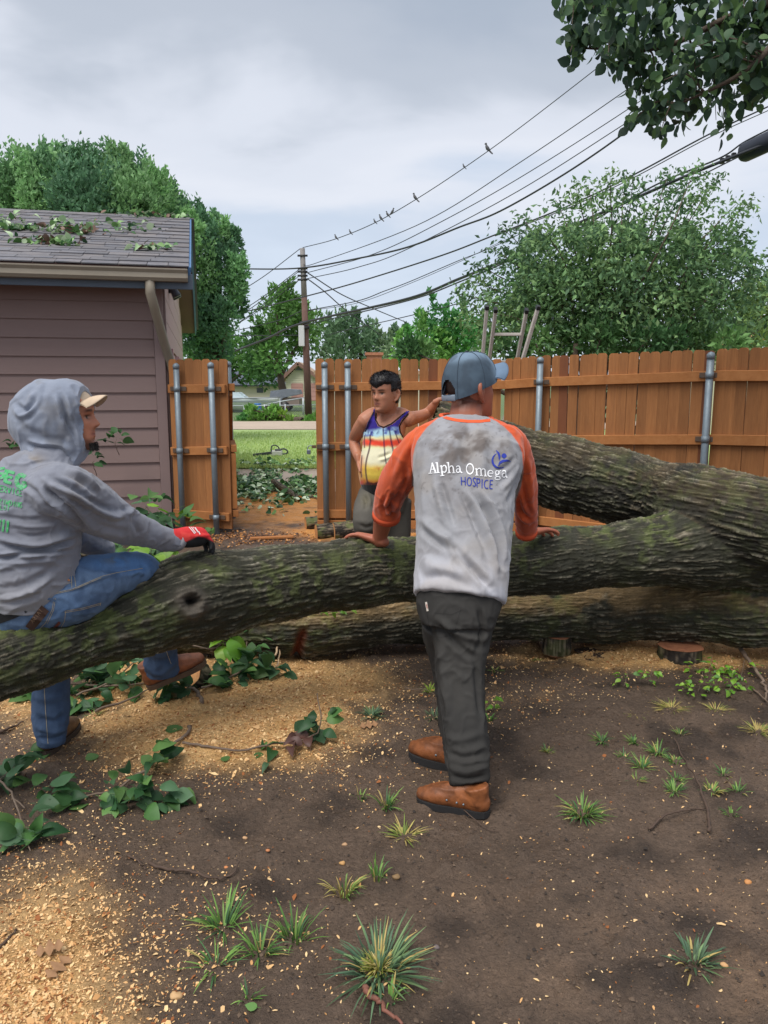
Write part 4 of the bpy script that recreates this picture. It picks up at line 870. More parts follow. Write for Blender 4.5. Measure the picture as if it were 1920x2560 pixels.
    lb = np.interp(v, [1036, 1052, 1067, 1085, 1103, 1121, 1139, 1215], [1108, 1088, 1070, 1056, 1044, 1038, 1034, 1032]); rbn = np.interp(v, [1045, 1052, 1068, 1085, 1108, 1132, 1175, 1219, 1250, 1330], [1222, 1238, 1260, 1277, 1294, 1304, 1307, 1300, 1288, 1284])
    sl_ = np.maximum(sstep(0, 3, lb-u), sstep(0, 3, u-rbn))*(v < 1360); sl_ = np.where((v > 1215) & (u < 1034), 1, sl_)
    grey = mixc(lin(138, 138, 141), lin(160, 160, 165), fbm(V, 6, 3, 9)); grey = mixc(grey, lin(188, 188, 196), sstep(1330, 1460, v)*.7); grey = mixc(grey, lin(150, 138, 122), sstep(.5, .66, fbm(V, 5, 4, 10))*.35)
    dirt = np.clip(gauss_px(u, v, 1165, 1112, 100, 50, 1.3)+gauss_px(u, v, 1170, 1270, 90, 80, .35)+gauss_px(u, v, 1120, 1180, 60, 60, .35)+gauss_px(u, v, 1240, 1110, 40, 40, .4)+gauss_px(u, v, 1070, 1390, 40, 30, .35), 0, 1)*sstep(.38, .62, fbm(V, 16, 4, 12)); grey = mixc(grey, lin(104, 96, 92), dirt*.9); spk = sstep(.70, .78, fbm(V, 70, 2, 13)); grey = mixc(grey, lin(80, 72, 70), spk*.35*(v < 1250))
    org = mixc(lin(204, 82, 46), lin(218, 100, 56), fbm(V, 8, 3, 15)); org = mixc(org, lin(132, 62, 48), np.clip(gauss_px(u, v, 985, 1265, 40, 45, 1.0)+gauss_px(u, v, 1310, 1290, 45, 70, .9)+gauss_px(u, v, 1010, 1225, 30, 40, .5), 0, 1)*sstep(.35, .6, fbm(V, 18, 4, 16))*.85)
    sh = mk('shirt', V, F, M_cloth, pr, mixc(grey, org, sl_)); bv = bvh_of(V, F)
    mk('collar', *tube([h.w([(0, 0, 0)])[0]*0+A3(P(1166+64*math.cos(a), 1042+4*math.cos(a)+(10 if math.sin(a) < 0 else -6)*abs(math.sin(a)), 3.300+.094*math.sin(a))) for a in np.linspace(0, 2*np.pi, 25)], [(.010, .0055)]*25, 8, 1, cap=False), mat('collar_rib', lin(226, 92, 50), .95), sh)
    decal('collar_band', [([(1106, 1040), (1118, 1045), (1140, 1050), (1170, 1053), (1200, 1053), (1226, 1050)], 7)], bv, mat('collar_orange', lin(226, 92, 50), .95), sh)
    for c0, c1, r in ((P(967, 1282, 3.52), P(965, 1294, 3.535), .0665), (P(1316, 1324, 3.61), P(1316, 1333, 3.625), .053)): mk('cuff', *tube([c0, c1], r, 22), mat('cuff_rib', lin(206, 84, 48), .95), sh)
    hem = [(1034+228*t, 1483+8*t+24*max(0, t-.25)/.75) for t in np.linspace(0, 1, 14)]; decal('hem_stitch', [([(u_, v_-3) for u_, v_ in hem], 1.2)], bv, mat('hem_thread', lin(150, 150, 156), .9), sh)
    # print on the back
    z = lambda pts: [(1050+x/6.636, 1120+y/6.636) for x, y in pts]
    def arc(cx, cy, rx, ry, a0, a1, n=18): return [(cx+rx*math.cos(R(a)), cy+ry*math.sin(R(a))) for a in np.linspace(a0, a1, n)]
    WH = []; S_ = lambda pts, w_: WH.append((z(pts), np.asarray(w_, float)/6.636))
    S_([(140, 420), (205, 417)], 13); S_([(205, 240), (168, 418)], 15); S_([(200, 245), (262, 412)], 26); S_([(180, 355), (245, 350)], 12); S_([(228, 414), (330, 408)], 13)               # A
    S_([(283, 238), (300, 408)], 26); S_([(255, 248), (292, 240)], 14)                                                                                                                                                   # l
    S_([(352, 290), (372, 455)], 25); S_([(330, 302), (360, 292)], 14); S_([(335, 462), (405, 455)], 13); S_(arc(403, 345, 36, 58, -150, 140), [10, 22, 24, 12])                                # p
    S_([(468, 235), (486, 408)], 25); S_([(440, 246), (474, 238)], 14); S_([(455, 414), (512, 410)], 12); S_(arc(522, 335, 30, 40, 190, 350), [10, 18, 20]); S_([(552, 325), (560, 405)], 24); S_([(535, 413), (588, 410)], 12)  # h
    S_([(602, 318), (622, 296), (650, 300), (662, 330), (668, 390), (700, 412)], [14, 18, 22, 24, 20]); S_(arc(632, 375, 28, 32, -60, 330), [10, 20, 20, 10])                                        # a
    S_(arc(828, 345, 58, 84, 0, 360, 30), [16, 24, 12, 24, 14])                                                                                                                                                          # O
    S_([(935, 340), (945, 445)], 24); S_([(912, 350), (940, 342)], 13); S_([(915, 450), (972, 452)], 12); S_(arc(982, 372, 30, 36, 190, 350), [10, 18, 20]); S_([(1010, 365), (1018, 450)], 24); S_([(995, 458), (1042, 460)], 12); S_(arc(1052, 380, 30, 36, 190, 350), [10, 18, 20]); S_([(1080, 372), (1086, 458)], 24); S_([(1062, 465), (1112, 466)], 12)  # m
    S_(arc(1170, 422, 44, 52, 0, -300), [8, 14, 24, 22, 12]); S_([(1130, 418), (1212, 420)], 11)                                                                                                                 # e
    S_(arc(1282, 408, 30, 34, 0, 360, 24), [16, 20, 14, 20, 16]); S_([(1310, 385), (1345, 372)], 13); S_([(1262, 440), (1255, 460), (1290, 472), (1330, 480)], 16); S_(arc(1288, 500, 44, 26, -40, 320, 24), 13)          # g
    S_([(1368, 388), (1385, 372), (1412, 376), (1422, 402), (1425, 460), (1445, 492)], [14, 18, 22, 24, 18]); S_(arc(1393, 452, 28, 34, -60, 330), [10, 20, 20, 10])                              # a
    decal('lettering', WH, bv, mat('print_white', lin(232, 232, 234), .8), sh)
    HO, BL = [], []; B_ = lambda pts, w_: HO.append((z(pts), np.asarray(w_, float)/6.636)); w_ = 15
    B_([(682, 478), (690, 615)], w_); B_([(748, 480), (752, 620)], w_); B_([(686, 545), (750, 550)], w_); B_(arc(818, 556, 36, 68, 0, 360, 28), w_); B_([(926, 508), (905, 490), (885, 500), (880, 530), (900, 560), (922, 590), (918, 625), (895, 634), (876, 618)], w_)
    B_([(944, 500), (946, 650)], w_); B_([(944, 508), (985, 512), (995, 545), (985, 580), (946, 578)], w_); B_([(1030, 515), (1028, 665)], w_); B_(arc(1110, 600, 42, 70, -60, -300), w_); B_([(1165, 530), (1158, 672)], w_); B_([(1165, 532), (1212, 538)], w_); B_([(1162, 600), (1204, 604)], w_); B_([(1158, 672), (1204, 674)], w_)
    decal('hospice_lettering', HO, bv, mat('print_blue', lin(36, 52, 150), .8), sh); B_ = lambda pts, w_: BL.append((z(pts), np.asarray(w_, float)/6.636))
    B_(arc(1330, 205, 128, 128, 245, 60, 40), [4, 22, 34, 34, 26, 8]); B_([(1258, 35), (1300, 80), (1318, 130), (1314, 205)], [4, 34, 36, 6]); B_([(1300, 295), (1330, 240), (1380, 212), (1440, 208), (1510, 222)], [10, 40, 44, 34, 4]); B_([(1352, 128), (1438, 128)], [10, 62, 84, 84, 62, 10])
    decal('logo_arcs', BL[:3], bv, bpy.data.materials['print_blue'], sh); decal('logo_dot', BL[3:], bv, bpy.data.materials['print_blue'], sh)
    # trousers
    pel = sil([(1052, 1560, 1236, 1570, 2.92, .145), (1044, 1530, 1245, 1538, 2.93, .150), (1040, 1490, 1256, 1505, 2.94, .142), (1044, 1440, 1258, 1450, 2.97, .125)])
    l1 = sil([(1120, 1968, 1222, 1960, 2.665, .072), (1117, 1935, 1225, 1930, 2.69, .078), (1108, 1850, 1223, 1850, 2.745, .082), (1097, 1770, 1214, 1770, 2.80, .084), (1090, 1690, 1212, 1690, 2.845, .090), (1082, 1610, 1226, 1612, 2.885, .105), (1075, 1540, 1240, 1545, 2.92, .115)]); l2 = sil([(1108, 1905, 1196, 1905, 3.0, .072), (1102, 1850, 1194, 1850, 3.03, .078), (1090, 1750, 1190, 1750, 3.06, .082), (1078, 1670, 1190, 1670, 3.05, .088), (1058, 1600, 1180, 1600, 3.02, .10), (1050, 1545, 1170, 1545, 2.97, .11)])
    V, F = remesh([pel, l1, l2], .006, 5)
    st = [([(1095, 1560), (1130, 1600), (1165, 1630), (1195, 1650)], -.008, 8), ([(1080, 1540), (1140, 1580), (1200, 1600), (1225, 1575)], .007, 9), ([(1095, 1600), (1110, 1700), (1120, 1800)], .005, 10), ([(1188, 1640), (1195, 1720), (1200, 1800)], -.006, 7), ([(1115, 1880), (1160, 1895), (1218, 1880)], -.006, 8), ([(1120, 1915), (1165, 1930), (1222, 1915)], .006, 7), ([(1122, 1940), (1170, 1948), (1220, 1938)], -.006, 5), ([(1110, 1840), (1150, 1850), (1215, 1830)], .004, 9), ([(1196, 1520), (1206, 1570), (1190, 1640)], -.007, 6)]
    st = [(a_, b_*1.6, c_) for a_, b_, c_ in st]; V = folds(V, F, st, [((8, 8, 4), .006, 23), ((22, 22, 10), .0025, 27)], ((10, 10, 9), .007, 211)); u, v = proj(V); col = mixc(lin(52, 51, 50), lin(72, 70, 67), fbm(V, 7, 3, 29)); col = mixc(col, lin(42, 40, 38), sstep(1850, 1960, v)*.5)
    tr = mk('trousers', V, F, M_canvas, pr, col); bv = bvh_of(V, F); M_st = mat('trouser_seam', lin(58, 56, 54), .9); decal('seam', [([(1085, 1530), (1130, 1534), (1155, 1522)], 1.4), ([(1072, 1572), (1078, 1588), (1102, 1592), (1132, 1586), (1150, 1520)], 1.4), ([(1060, 1500), (1072, 1572)], 1.4), ([(1200, 1512), (1204, 1560), (1196, 1600)], 1.6), ([(1088, 1660), (1102, 1760), (1114, 1860), (1124, 1955)], 1.3)], bv, M_st, tr)
    decal('pocket_tag', [([(1065, 1505), (1069, 1528)], 5)], bv, mat('tag_cream', lin(206, 196, 184), .9), tr); decal('tag_text', [([(1066.5, 1511), (1068, 1521)], 2)], bv, mat('tag_red', lin(160, 70, 62), .9), tr, .004)
    # cap
    M_cap = mat('cap_twill', attr=True, rough=.85, bump=(500, .3, .001)); n, na = 36, 132; V = []; F = []
    for i in range(n+1):
        t = i/n*math.pi/2
        for j in range(na):
            a = 2*math.pi*j/na; cf, sf = math.cos(a), math.sin(a); edge = .010+.022*max(cf, 0)-.034*max(-cf, 0); z_ = edge+(.146-edge)*math.sin(t)**1.02; rr = math.cos(t)**.66*(1+.035*math.sin(2*t))
            V.append((.092*sf*rr, (.114*cf if cf > 0 else .110*cf)*rr-.004, z_))
    V = np.array(V); off = fbm(V, 26, 3, 2)-.5; V = V*(1+off*.05)[:, None]; keep = lambda q: not (q[1] < -.058 and abs(q[0]) < .040*math.sqrt(max(0, 1-((q[2]+.006)/.058)**2)) and q[2] > -.004)
    for i in range(n):
        for j in range(na):
            f = (i*na+j, i*na+(j+1) % na, (i+1)*na+(j+1) % na, (i+1)*na+j)
            if keep(V[list(f)].mean(0)): F.append(f)
    cl = mixc(lin(56, 71, 84), lin(84, 103, 120), fbm(V, 14, 3, 5)); cl = mixc(cl, lin(142, 166, 188), np.clip(sstep(.02, .10, V[:, 1])*.8+sstep(.10, .13, V[:, 2])*.4, 0, 1)); cl = mixc(cl, lin(46, 56, 68), sstep(.5, .7, fbm(V, 30, 3, 8))*.4)
    cap = mk('cap', h.w(V), F, M_cap, pr, cl); seam = []
    for a in (30, 90, 150, 210, 270, 330):
        pts = [V[i*na+int(a/360*na)]*1.006 for i in range(0, n)]
        if not (150 <= a <= 210): pass
        mk('seam', h.w(tube(pts, .0016, 5)[0]), tube(pts, .0016, 5)[1], mat('cap_seam', lin(60, 74, 88), .9), cap)
    mk('button', h.w(sphere((0, -.004, .147), (.008, .008, .005), 10, 6)[0]), sphere((0, 0, 0), 1, 10, 6)[1], mat('cap_button', lin(40, 46, 56), .8), cap)
    def brim(hd, parent, colr, L_=.078, arch=.020, y0=.085, z0=.036, tilt=.0, wd=.076, seed=1):
        nu, nv = 24, 9; V = []; F = []
        for s_ in (0, 1):
            for i in range(nu):
                t = -1+2*i/(nu-1)
                for j in range(nv):
                    q = j/(nv-1); ang = t*1.15; x = wd*math.sin(ang)*(1+.05*q)*1.02; yb = y0+.022*(math.cos(ang)-1)*1.9; y = yb+q*L_*max(0.0, math.cos(ang*1.12))**.55; z_ = z0-arch*(x/wd)**2*(.75+.5*q)+tilt*(y-y0)+.004*math.sin(q*3)-(.004 if s_ else 0); V.append((x, y, z_))
        m_ = nu*nv
        for i in range(nu-1):
            for j in range(nv-1): a = i*nv+j; F += [(a, a+1, a+nv+1, a+nv), (m_+a, m_+a+nv, m_+a+nv+1, m_+a+1)]
        for i in range(nu-1): a = i*nv+nv-1; F.append((a, m_+a, m_+a+nv, a+nv))
        V = np.array(V); c = mixc(colr, tuple(min(1, x_*1.35) for x_ in colr), fbm(V, 30, 3, seed)); return mk('brim', hd.w(V), F, M_cap, parent, c)
    brim(h, cap, lin(92, 112, 134), .096, .040, .078, .074, .20, .084)
    man_a.brim = brim; man_a.cap = M_cap
    st_ = [(.042*math.sin(t)*1.0, -.106-.006*math.cos(t), -.014) for t in np.linspace(-1.25, 1.25, 9)]; V, F = tube(st_, [(.012, .002)]*9, 8, 1, ref=(0, 0, 1)); mk('strap', h.w(V), F, mat('cap_strap', lin(120, 132, 146), .85), cap)
    rim = [(.041*math.cos(t), -.108+.016*max(0, math.sin(t))+.008*abs(math.cos(t)), -.004+.055*math.sin(t)) for t in np.linspace(0, math.pi, 14)]; V, F = tube(rim, .003, 6); mk('opening_trim', h.w(V), F, mat('cap_trim', lin(54, 66, 80), .85), cap)
    # shoes
    LE, SO = lin(140, 82, 44), lin(36, 35, 36)
    for (heel, toe) in (((1222, 2036), (1044, 1996)), ((1200, 1932), (1026, 1878))):
        a, b = on(*heel), on(*toe); a.z = b.z = (a.z+b.z)/2-.006; bt, T = shoe(a, b-a, UP, (b-a).length, LE, SO, pr, 'boot', .115, moc=True)
        for i, yy in enumerate((.150, .135, .120)): V, F = tube([(-.034, yy+.01, .080-.002*i), (-.015, yy, .098+.004*i), (.015, yy, .098+.004*i), (.034, yy+.01, .080-.002*i)], .0022, 6, 3); mk('lace', T(V), F, mat('lace_brown', lin(84, 52, 34), .8), bt)
        for yy, zz in ((.155, .055), (.115, .053), (.088, .052)): V, F = tube([(.040, yy, zz), (.046, yy, zz)], .0035, 8); V[:, 0] *= -1; mk('eyelet', T(V), [f[::-1] for f in F], M_galv, bt)
man_a()

# ------------------------------------------------------------------ man sitting on the stem in a grey hoodie
def man_b():
    pr = thing('person', on(128, 1890), 'person in grey hooded sweatshirt and jeans sitting on the stem', 'person'); SK = lin(200, 132, 102)
    h = Head(P(172, 1048, 2.90), (1, .10, .03), (-.06, 0, 1), 1.0); wrr = P(448, 1352, 3.20)
    tors = [tube([P(40, 1520, 2.85), P(70, 1350, 2.84), P(100, 1220, 2.85), P(140, 1140, 2.88), P(168, 1060, 2.9)], [.10, .11, .10, .062, .058], 18, 4), tube([P(120, 1200, 2.84), P(165, 1220, 2.75), P(235, 1272, 2.86), P(300, 1312, 2.97), P(370, 1335, 3.08), wrr], [.05, .055, .05, .046, .038, .030], 14, 3, rnd=True)]
    V, F = remesh(h.parts()+tors, .0045, 2)
    col = mixc(SK, tuple(c*.75 for c in SK), fbm(V, 14, 3, 3)); col = face_paint(h, V, col, SK, beard=.62, lip=lin(150, 86, 76), hcol=lin(34, 26, 24)); mk('body', V, F, M_skin, pr, col)
    g = np.random.default_rng(3); n = 900; a = g.uniform(-1.1, 1.1, n); pz = g.uniform(-.114, -.088, n); b0 = np.stack([.040*np.sin(a)*(1+.2*g.normal(0, 1, n)), .062+.030*np.cos(a), pz], 1); d = np.stack([np.sin(a)*.3, .3+0*a, -1+0*a], 1)+g.normal(0, .25, (n, 3)); d /= np.linalg.norm(d, axis=1)[:, None]
    t = b0+d*g.uniform(.004, .018, n)[:, None]**1.0; s = np.cross(d, g.normal(0, 1, (n, 3))); s *= .0011/np.linalg.norm(s, axis=1)[:, None]; V = np.stack([b0-s, b0+s, t], 1).reshape(-1, 3); mk('beard', h.w(V), np.arange(3*n).reshape(-1, 3), mat('beard_hair', lin(30, 24, 22), .7), pr, None, False)
    # hooded sweatshirt
    T = tube([P(58, 1512, 2.83), P(60, 1484, 2.83), P(64, 1430, 2.82), P(72, 1350, 2.82), P(84, 1265, 2.83), P(108, 1205, 2.84), P(132, 1160, 2.86), P(150, 1125, 2.88)], [(.142, .140), (.160, .150), (.184, .158), (.186, .152), (.182, .150), (.170, .13), (.115, .105), (.07, .08)], 30, 4, ref=(1, 0, 0))
    SL = tube([P(112, 1222, 2.78), P(165, 1228, 2.74), P(232, 1268, 2.85), P(298, 1308, 2.97), P(350, 1326, 3.06), P(400, 1343, 3.14), P(447, 1352, 3.195)], [.10, .102, .098, .080, .064, .052, .043], 24, 4); far = tube([P(90, 1215, 2.95), P(150, 1260, 3.08), P(190, 1330, 3.18), P(260, 1372, 3.3)], [.09, .08, .07, .05], 18, 3, rnd=True)
    V, F = remesh([T, SL, far], .0055, 4)
    st = [([(106, 1212), (135, 1245), (169, 1272), (205, 1308), (225, 1330)], -.020, 8), ([(118, 1206), (150, 1222), (205, 1248), (277, 1288), (318, 1288)], .014, 8), ([(130, 1196), (180, 1222), (240, 1262), (285, 1280)], -.010, 7), ([(160, 1180), (205, 1205), (245, 1240)], -.007, 7), ([(175, 1175), (215, 1195), (255, 1228)], .007, 6), ([(140, 1250), (200, 1300), (260, 1330), (320, 1345)], .010, 8), ([(318, 1290), (330, 1276), (342, 1282)], .014, 8), ([(330, 1300), (345, 1320), (350, 1345)], -.006, 7),
          ([(-10, 1358), (50, 1372), (96, 1375), (150, 1362), (195, 1344)], -.013, 6), ([(-10, 1346), (50, 1358), (110, 1360), (180, 1332)], .008, 7), ([(-10, 1398), (40, 1388), (90, 1380), (188, 1376)], -.013, 5), ([(-10, 1385), (60, 1388), (120, 1384)], .008, 6), ([(-10, 1420), (60, 1405), (150, 1402)], .006, 8), ([(-10, 1470), (40, 1466), (90, 1448), (140, 1420)], -.006, 8), ([(-10, 1500), (50, 1488), (100, 1465), (132, 1444)], .007, 6), ([(0, 1512), (60, 1502), (110, 1480)], -.006, 6), ([(30, 1330), (80, 1340), (140, 1330)], -.005, 5), ([(20, 1310), (80, 1318), (150, 1312)], .005, 5), ([(40, 1200), (80, 1225), (115, 1262), (150, 1292)], -.007, 7), ([(0, 1290), (60, 1298), (120, 1296)], -.004, 5)]
    st = [(a_, b_*1.5, c_) for a_, b_, c_ in st]; V = folds(V, F, st, [((8, 8, 14), .006, 33), ((20, 20, 38), .0028, 37)], ((8, 8, 15), .007, 231)); u, v = proj(V); col = mixc(lin(120, 123, 134), lin(146, 149, 160), fbm(V, 6, 3, 39)); col = mixc(col, lin(160, 158, 160), sstep(1380, 1520, v)*.5)
    dirt = np.clip(gauss_px(u, v, 200, 1225, 55, 40, .9)+gauss_px(u, v, 75, 1150, 45, 22, .7)+gauss_px(u, v, 330, 1330, 60, 40, .5)+gauss_px(u, v, 420, 1355, 40, 25, .5)+gauss_px(u, v, 120, 1320, 90, 70, .3), 0, 1)*sstep(.36, .6, fbm(V, 17, 4, 42)); col = mixc(col, lin(98, 90, 84), dirt*.75); col = mixc(col, lin(150, 132, 100), gauss_px(u, v, 75, 1150, 30, 16, .35)*sstep(.4, .6, fbm(V, 30, 3, 43)))
    sw = mk('sweatshirt', V, F, M_cloth, pr, col); bv = bvh_of(V, F); mk('cuff', *tube([P(438, 1349, 3.183), P(450, 1353, 3.203)], .0445, 20), mat('cuff_grey', lin(150, 150, 156), .95), sw)
    # hood
    hc = P(126, 1050, 2.90); sx = 2.9/FPX
    H_ = [sphere(hc, (.150, .125, .152), 32, 20), tube([P(120, 1080, 2.9), P(128, 1125, 2.89), P(134, 1160, 2.875)], [(.110, .11), (.105, .105), (.100, .10)], 28, 3, ref=(1, 0, 0)), tube([P(180, 1060, 2.9), P(188, 1110, 2.88), P(190, 1148, 2.86)], [.075, .07, .035], 20, 3, rnd=True), sphere(P(72, 1060, 2.9), (.068, .09, .09), 20, 14), sphere(P(166, 1016, 2.9), (.105, .115, .103), 24, 16)]
    V, F = remesh(H_, .005, 6); u, v = proj(V); xr = P(220, 1050, 2.9).x+np.interp(v, [950, 1000, 1100, 1130, 1165], [-.012, 0, .004, -.01, -.04]); over = V[:, 0] > xr; L_ = h.loc(V); rr = np.hypot(L_[:, 0]/.085, (L_[:, 2]+.005)/.105); V[:, 0] = np.where(over, xr-np.clip(1.02-rr, 0, .35)*.12, V[:, 0])
    st = [([(148, 975), (160, 1020), (172, 1065), (185, 1100), (196, 1140)], -.012, 6), ([(165, 985), (178, 1030), (190, 1075), (200, 1110)], .008, 6), ([(135, 985), (150, 1030), (165, 1080)], .008, 7), ([(180, 960), (205, 1000), (212, 1060)], -.005, 6), ([(36, 1005), (60, 1025), (82, 1012), (95, 980)], -.012, 6), ([(32, 1020), (50, 1040), (75, 1030), (100, 990)], .009, 6), ([(40, 1050), (70, 1075), (110, 1090)], -.006, 8), ([(62, 1108), (100, 1122), (140, 1128), (170, 1150)], -.014, 6), ([(62, 1098), (105, 1108), (150, 1112), (180, 1135)], .008, 7), ([(110, 950), (95, 980), (70, 1000)], .006, 8), ([(205, 985), (214, 1040), (212, 1110)], .006, 5)]
    V = folds(V, F, st, [((10, 10, 8), .004, 51), ((28, 28, 22), .002, 53)], ((9, 9, 7), .006, 241)); col = mixc(lin(124, 131, 146), lin(148, 155, 170), fbm(V, 7, 3, 55)); col = mixc(col, lin(112, 108, 104), sstep(.5, .7, fbm(V, 15, 4, 57))*.45); mk('hood', V, F, M_cloth, sw, col)
    # green print, worn and partly out of frame
    z = lambda pts: [(x/4.1475, 1100+y/4.1475) for x, y in pts]
    def arc(cx, cy, rx, ry, a0, a1, n=14): return [(cx+rx*math.cos(R(a)), cy+ry*math.sin(R(a))) for a in np.linspace(a0, a1, n)]
    GN = []; S_ = lambda p, w_: GN.append((z(p), np.asarray(w_, float)/4.1475))
    S_(arc(222, 425, 50, 62, -40, -330), 46); S_([(225, 440), (262, 445), (255, 480)], 34); S_([(70, 305), (52, 440)], 42); S_([(75, 320), (150, 345)], 32); S_([(62, 375), (128, 392)], 28); S_([(52, 430), (118, 448)], 32); S_([(-5, 300), (48, 290)], 26); S_([(-10, 350), (35, 345), (22, 395), (-20, 400)], 24)
    GL = {'S': [[(1, .1), (.5, 0), (0, .2), (.2, .45), (.8, .55), (1, .8), (.5, 1), (0, .9)]], 'E': [[(1, 0), (0, 0), (0, 1), (1, 1)], [(0, .5), (.8, .5)]], 'R': [[(0, 1), (0, 0), (.9, .1), (.9, .4), (0, .5), (1, 1)]], 'V': [[(0, 0), (.5, 1), (1, 0)]], 'I': [[(.5, 0), (.5, 1)]], 'C': [[(1, .1), (.4, 0), (0, .5), (.4, 1), (1, .9)]], 'G': [[(1, .1), (.4, 0), (0, .5), (.4, 1), (1, .9), (1, .5), (.6, .5)]], 'N': [[(0, 1), (0, 0), (1, 1), (1, 0)]], 'D': [[(0, 0), (0, 1), (.7, .9), (1, .5), (.7, .1), (0, 0)]], 'L': [[(0, 0), (0, 1), (1, 1)]], 'O': [[(.5, 0), (0, .5), (.5, 1), (1, .5), (.5, 0)]], 'T': [[(0, 0), (1, 0)], [(.5, 0), (.5, 1)]], '1': [[(.1, .2), (.5, 0), (.5, 1)]]}
    def line(txt, x0, y0, x1, y1, hgt, w_):
        n = len(txt); dx, dy = (x1-x0)/n, (y1-y0)/n
        for i, c in enumerate(txt):
            for p in GL[c]: S_([(x0+dx*(i+.1+.72*a)-b*hgt*.12, y0+dy*(i+.1+.72*a)+b*hgt) for a, b in p], w_)
    line('SERVICE', -40, 462, 240, 520, 62, 11); line('GRINDING', -40, 600, 236, 652, 52, 10); line('LOT', 4, 672, 105, 690, 48, 9); line('11', 20, 825, 110, 845, 120, 22); line('11', -60, 815, 24, 830, 110, 22)
    decal('lettering', GN, bv, mat('print_green', lin(44, 172, 88), .85, var=[(120, .75, lin(140, 146, 152))]), sw)
    # jeans
    pel = tube([P(8, 1560, 2.84), P(40, 1530, 2.83), P(75, 1500, 2.83), P(110, 1488, 2.84)], [(.12, .12), (.145, .125), (.140, .125), (.125, .115)], 26, 4, rnd=True); th = tube([P(95, 1500, 2.83), P(150, 1487, 2.86), P(205, 1470, 2.91), P(265, 1445, 2.99), P(320, 1427, 3.08), P(356, 1424, 3.16), P(372, 1436, 3.24)], [.120, .127, .122, .100, .080, .070, .062], 26, 4, rnd=True)
    shin = tube([P(356, 1428, 3.2), P(375, 1470, 3.38), P(390, 1560, 3.47), P(400, 1630, 3.52), P(407, 1676, 3.55)], [.062, .066, .074, .080, .085], 24, 4); t2 = tube([P(40, 1530, 2.88), P(95, 1555, 3.0), P(132, 1610, 3.08), P(127, 1700, 3.075), P(126, 1790, 3.06), P(128, 1862, 3.045)], [.115, .10, .080, .075, .076, .055], 24, 4)
    V, F = remesh([pel, th, shin, t2], .0065, 4)
    st = [([(180, 1395), (230, 1420), (300, 1425), (345, 1418)], -.005, 7), ([(130, 1482), (190, 1470), (240, 1450), (300, 1430), (350, 1425)], .004, 3), ([(170, 1405), (185, 1430), (190, 1460)], -.007, 6), ([(320, 1440), (345, 1430), (365, 1440)], .006, 5), ([(355, 1410), (362, 1432), (355, 1455)], -.006, 5), ([(85, 1790), (130, 1805), (172, 1785)], -.007, 7), ([(85, 1815), (130, 1830), (170, 1820)], .007, 7), ([(88, 1845), (130, 1850), (165, 1840)], -.007, 5), ([(85, 1740), (125, 1750), (172, 1730)], .004, 8), ([(355, 1640), (400, 1655), (450, 1630)], -.006, 8), ([(356, 1665), (400, 1685), (452, 1645)], .006, 7)]
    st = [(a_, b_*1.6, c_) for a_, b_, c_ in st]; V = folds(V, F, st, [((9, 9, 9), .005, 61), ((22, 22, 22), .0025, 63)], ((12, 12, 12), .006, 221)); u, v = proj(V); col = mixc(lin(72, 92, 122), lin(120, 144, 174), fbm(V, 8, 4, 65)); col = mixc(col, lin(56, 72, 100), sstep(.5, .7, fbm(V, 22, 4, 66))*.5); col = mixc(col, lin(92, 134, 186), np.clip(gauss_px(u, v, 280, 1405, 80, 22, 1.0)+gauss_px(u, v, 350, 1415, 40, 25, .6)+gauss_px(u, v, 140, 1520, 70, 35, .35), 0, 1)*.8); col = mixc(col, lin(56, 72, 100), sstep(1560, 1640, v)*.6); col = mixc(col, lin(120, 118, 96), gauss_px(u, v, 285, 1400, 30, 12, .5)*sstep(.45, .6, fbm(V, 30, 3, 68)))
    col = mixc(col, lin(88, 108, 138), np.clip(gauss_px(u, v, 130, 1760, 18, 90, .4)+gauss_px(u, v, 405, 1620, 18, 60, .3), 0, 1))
    jn = mk('jeans', V, F, M_denim, pr, col); bv = bvh_of(V, F); M_th = mat('jean_thread', lin(176, 160, 128), .9); zz = lambda pts: [(x/4.1475, 1100+y/4.1475) for x, y in pts]
    decal('stitching', [(zz(p), 1.1) for p in ([(540, 1590), (750, 1545), (900, 1480), (1050, 1415), (1210, 1375), (1480, 1330)], [(540, 1602), (750, 1557), (1050, 1428)], [(555, 1500), (735, 1480)], [(700, 1330), (740, 1400), (745, 1530)], [(730, 1325), (775, 1430), (785, 1520)], [(670, 1775), (850, 1745), (1050, 1690)], [(670, 1790), (850, 1760), (1045, 1705)], [(680, 1780), (670, 1880), (600, 2000)], [(1045, 1690), (1040, 1720)], [(560, 1640), (540, 1760), (470, 1900), (360, 2010)], [(575, 1640), (555, 1765), (490, 1905)])]+[([(110, 1712), (114, 1780), (120, 1860)], 1.3), ([(408, 1600), (420, 1640), (428, 1660)], 1.2)], bv, M_th, jn)
    decal('belt', [(zz([(-40, 1860), (150, 1800), (330, 1720), (450, 1660)]), [26, 24, 18, 8])], bv, mat('belt_black', lin(22, 22, 24), .6), jn, .006)
    decal('leather_patch', [(zz([(300, 1960), (470, 1745)]), [22, 24, 24])], bv, mat('patch_brown', lin(74, 52, 42), .7, var=(60, .4, .7)), jn, .009); M_pt = mat('patch_text', lin(150, 122, 98), .8)
    GLP = {'A': [[(0, 1), (.5, 0), (1, 1)], [(.2, .65), (.8, .65)]], 'R': GL['R'], 'I': GL['I'], 'T': GL['T']}; tx = []
    for i, c in enumerate('ARIAT'):
        for p in GLP[c]: tx.append((zz([(318+i*22+a*17-(1-b)*(-2)+b*34-10, 1905-i*27-a*20+b*26-30) for a, b in p]), .9))
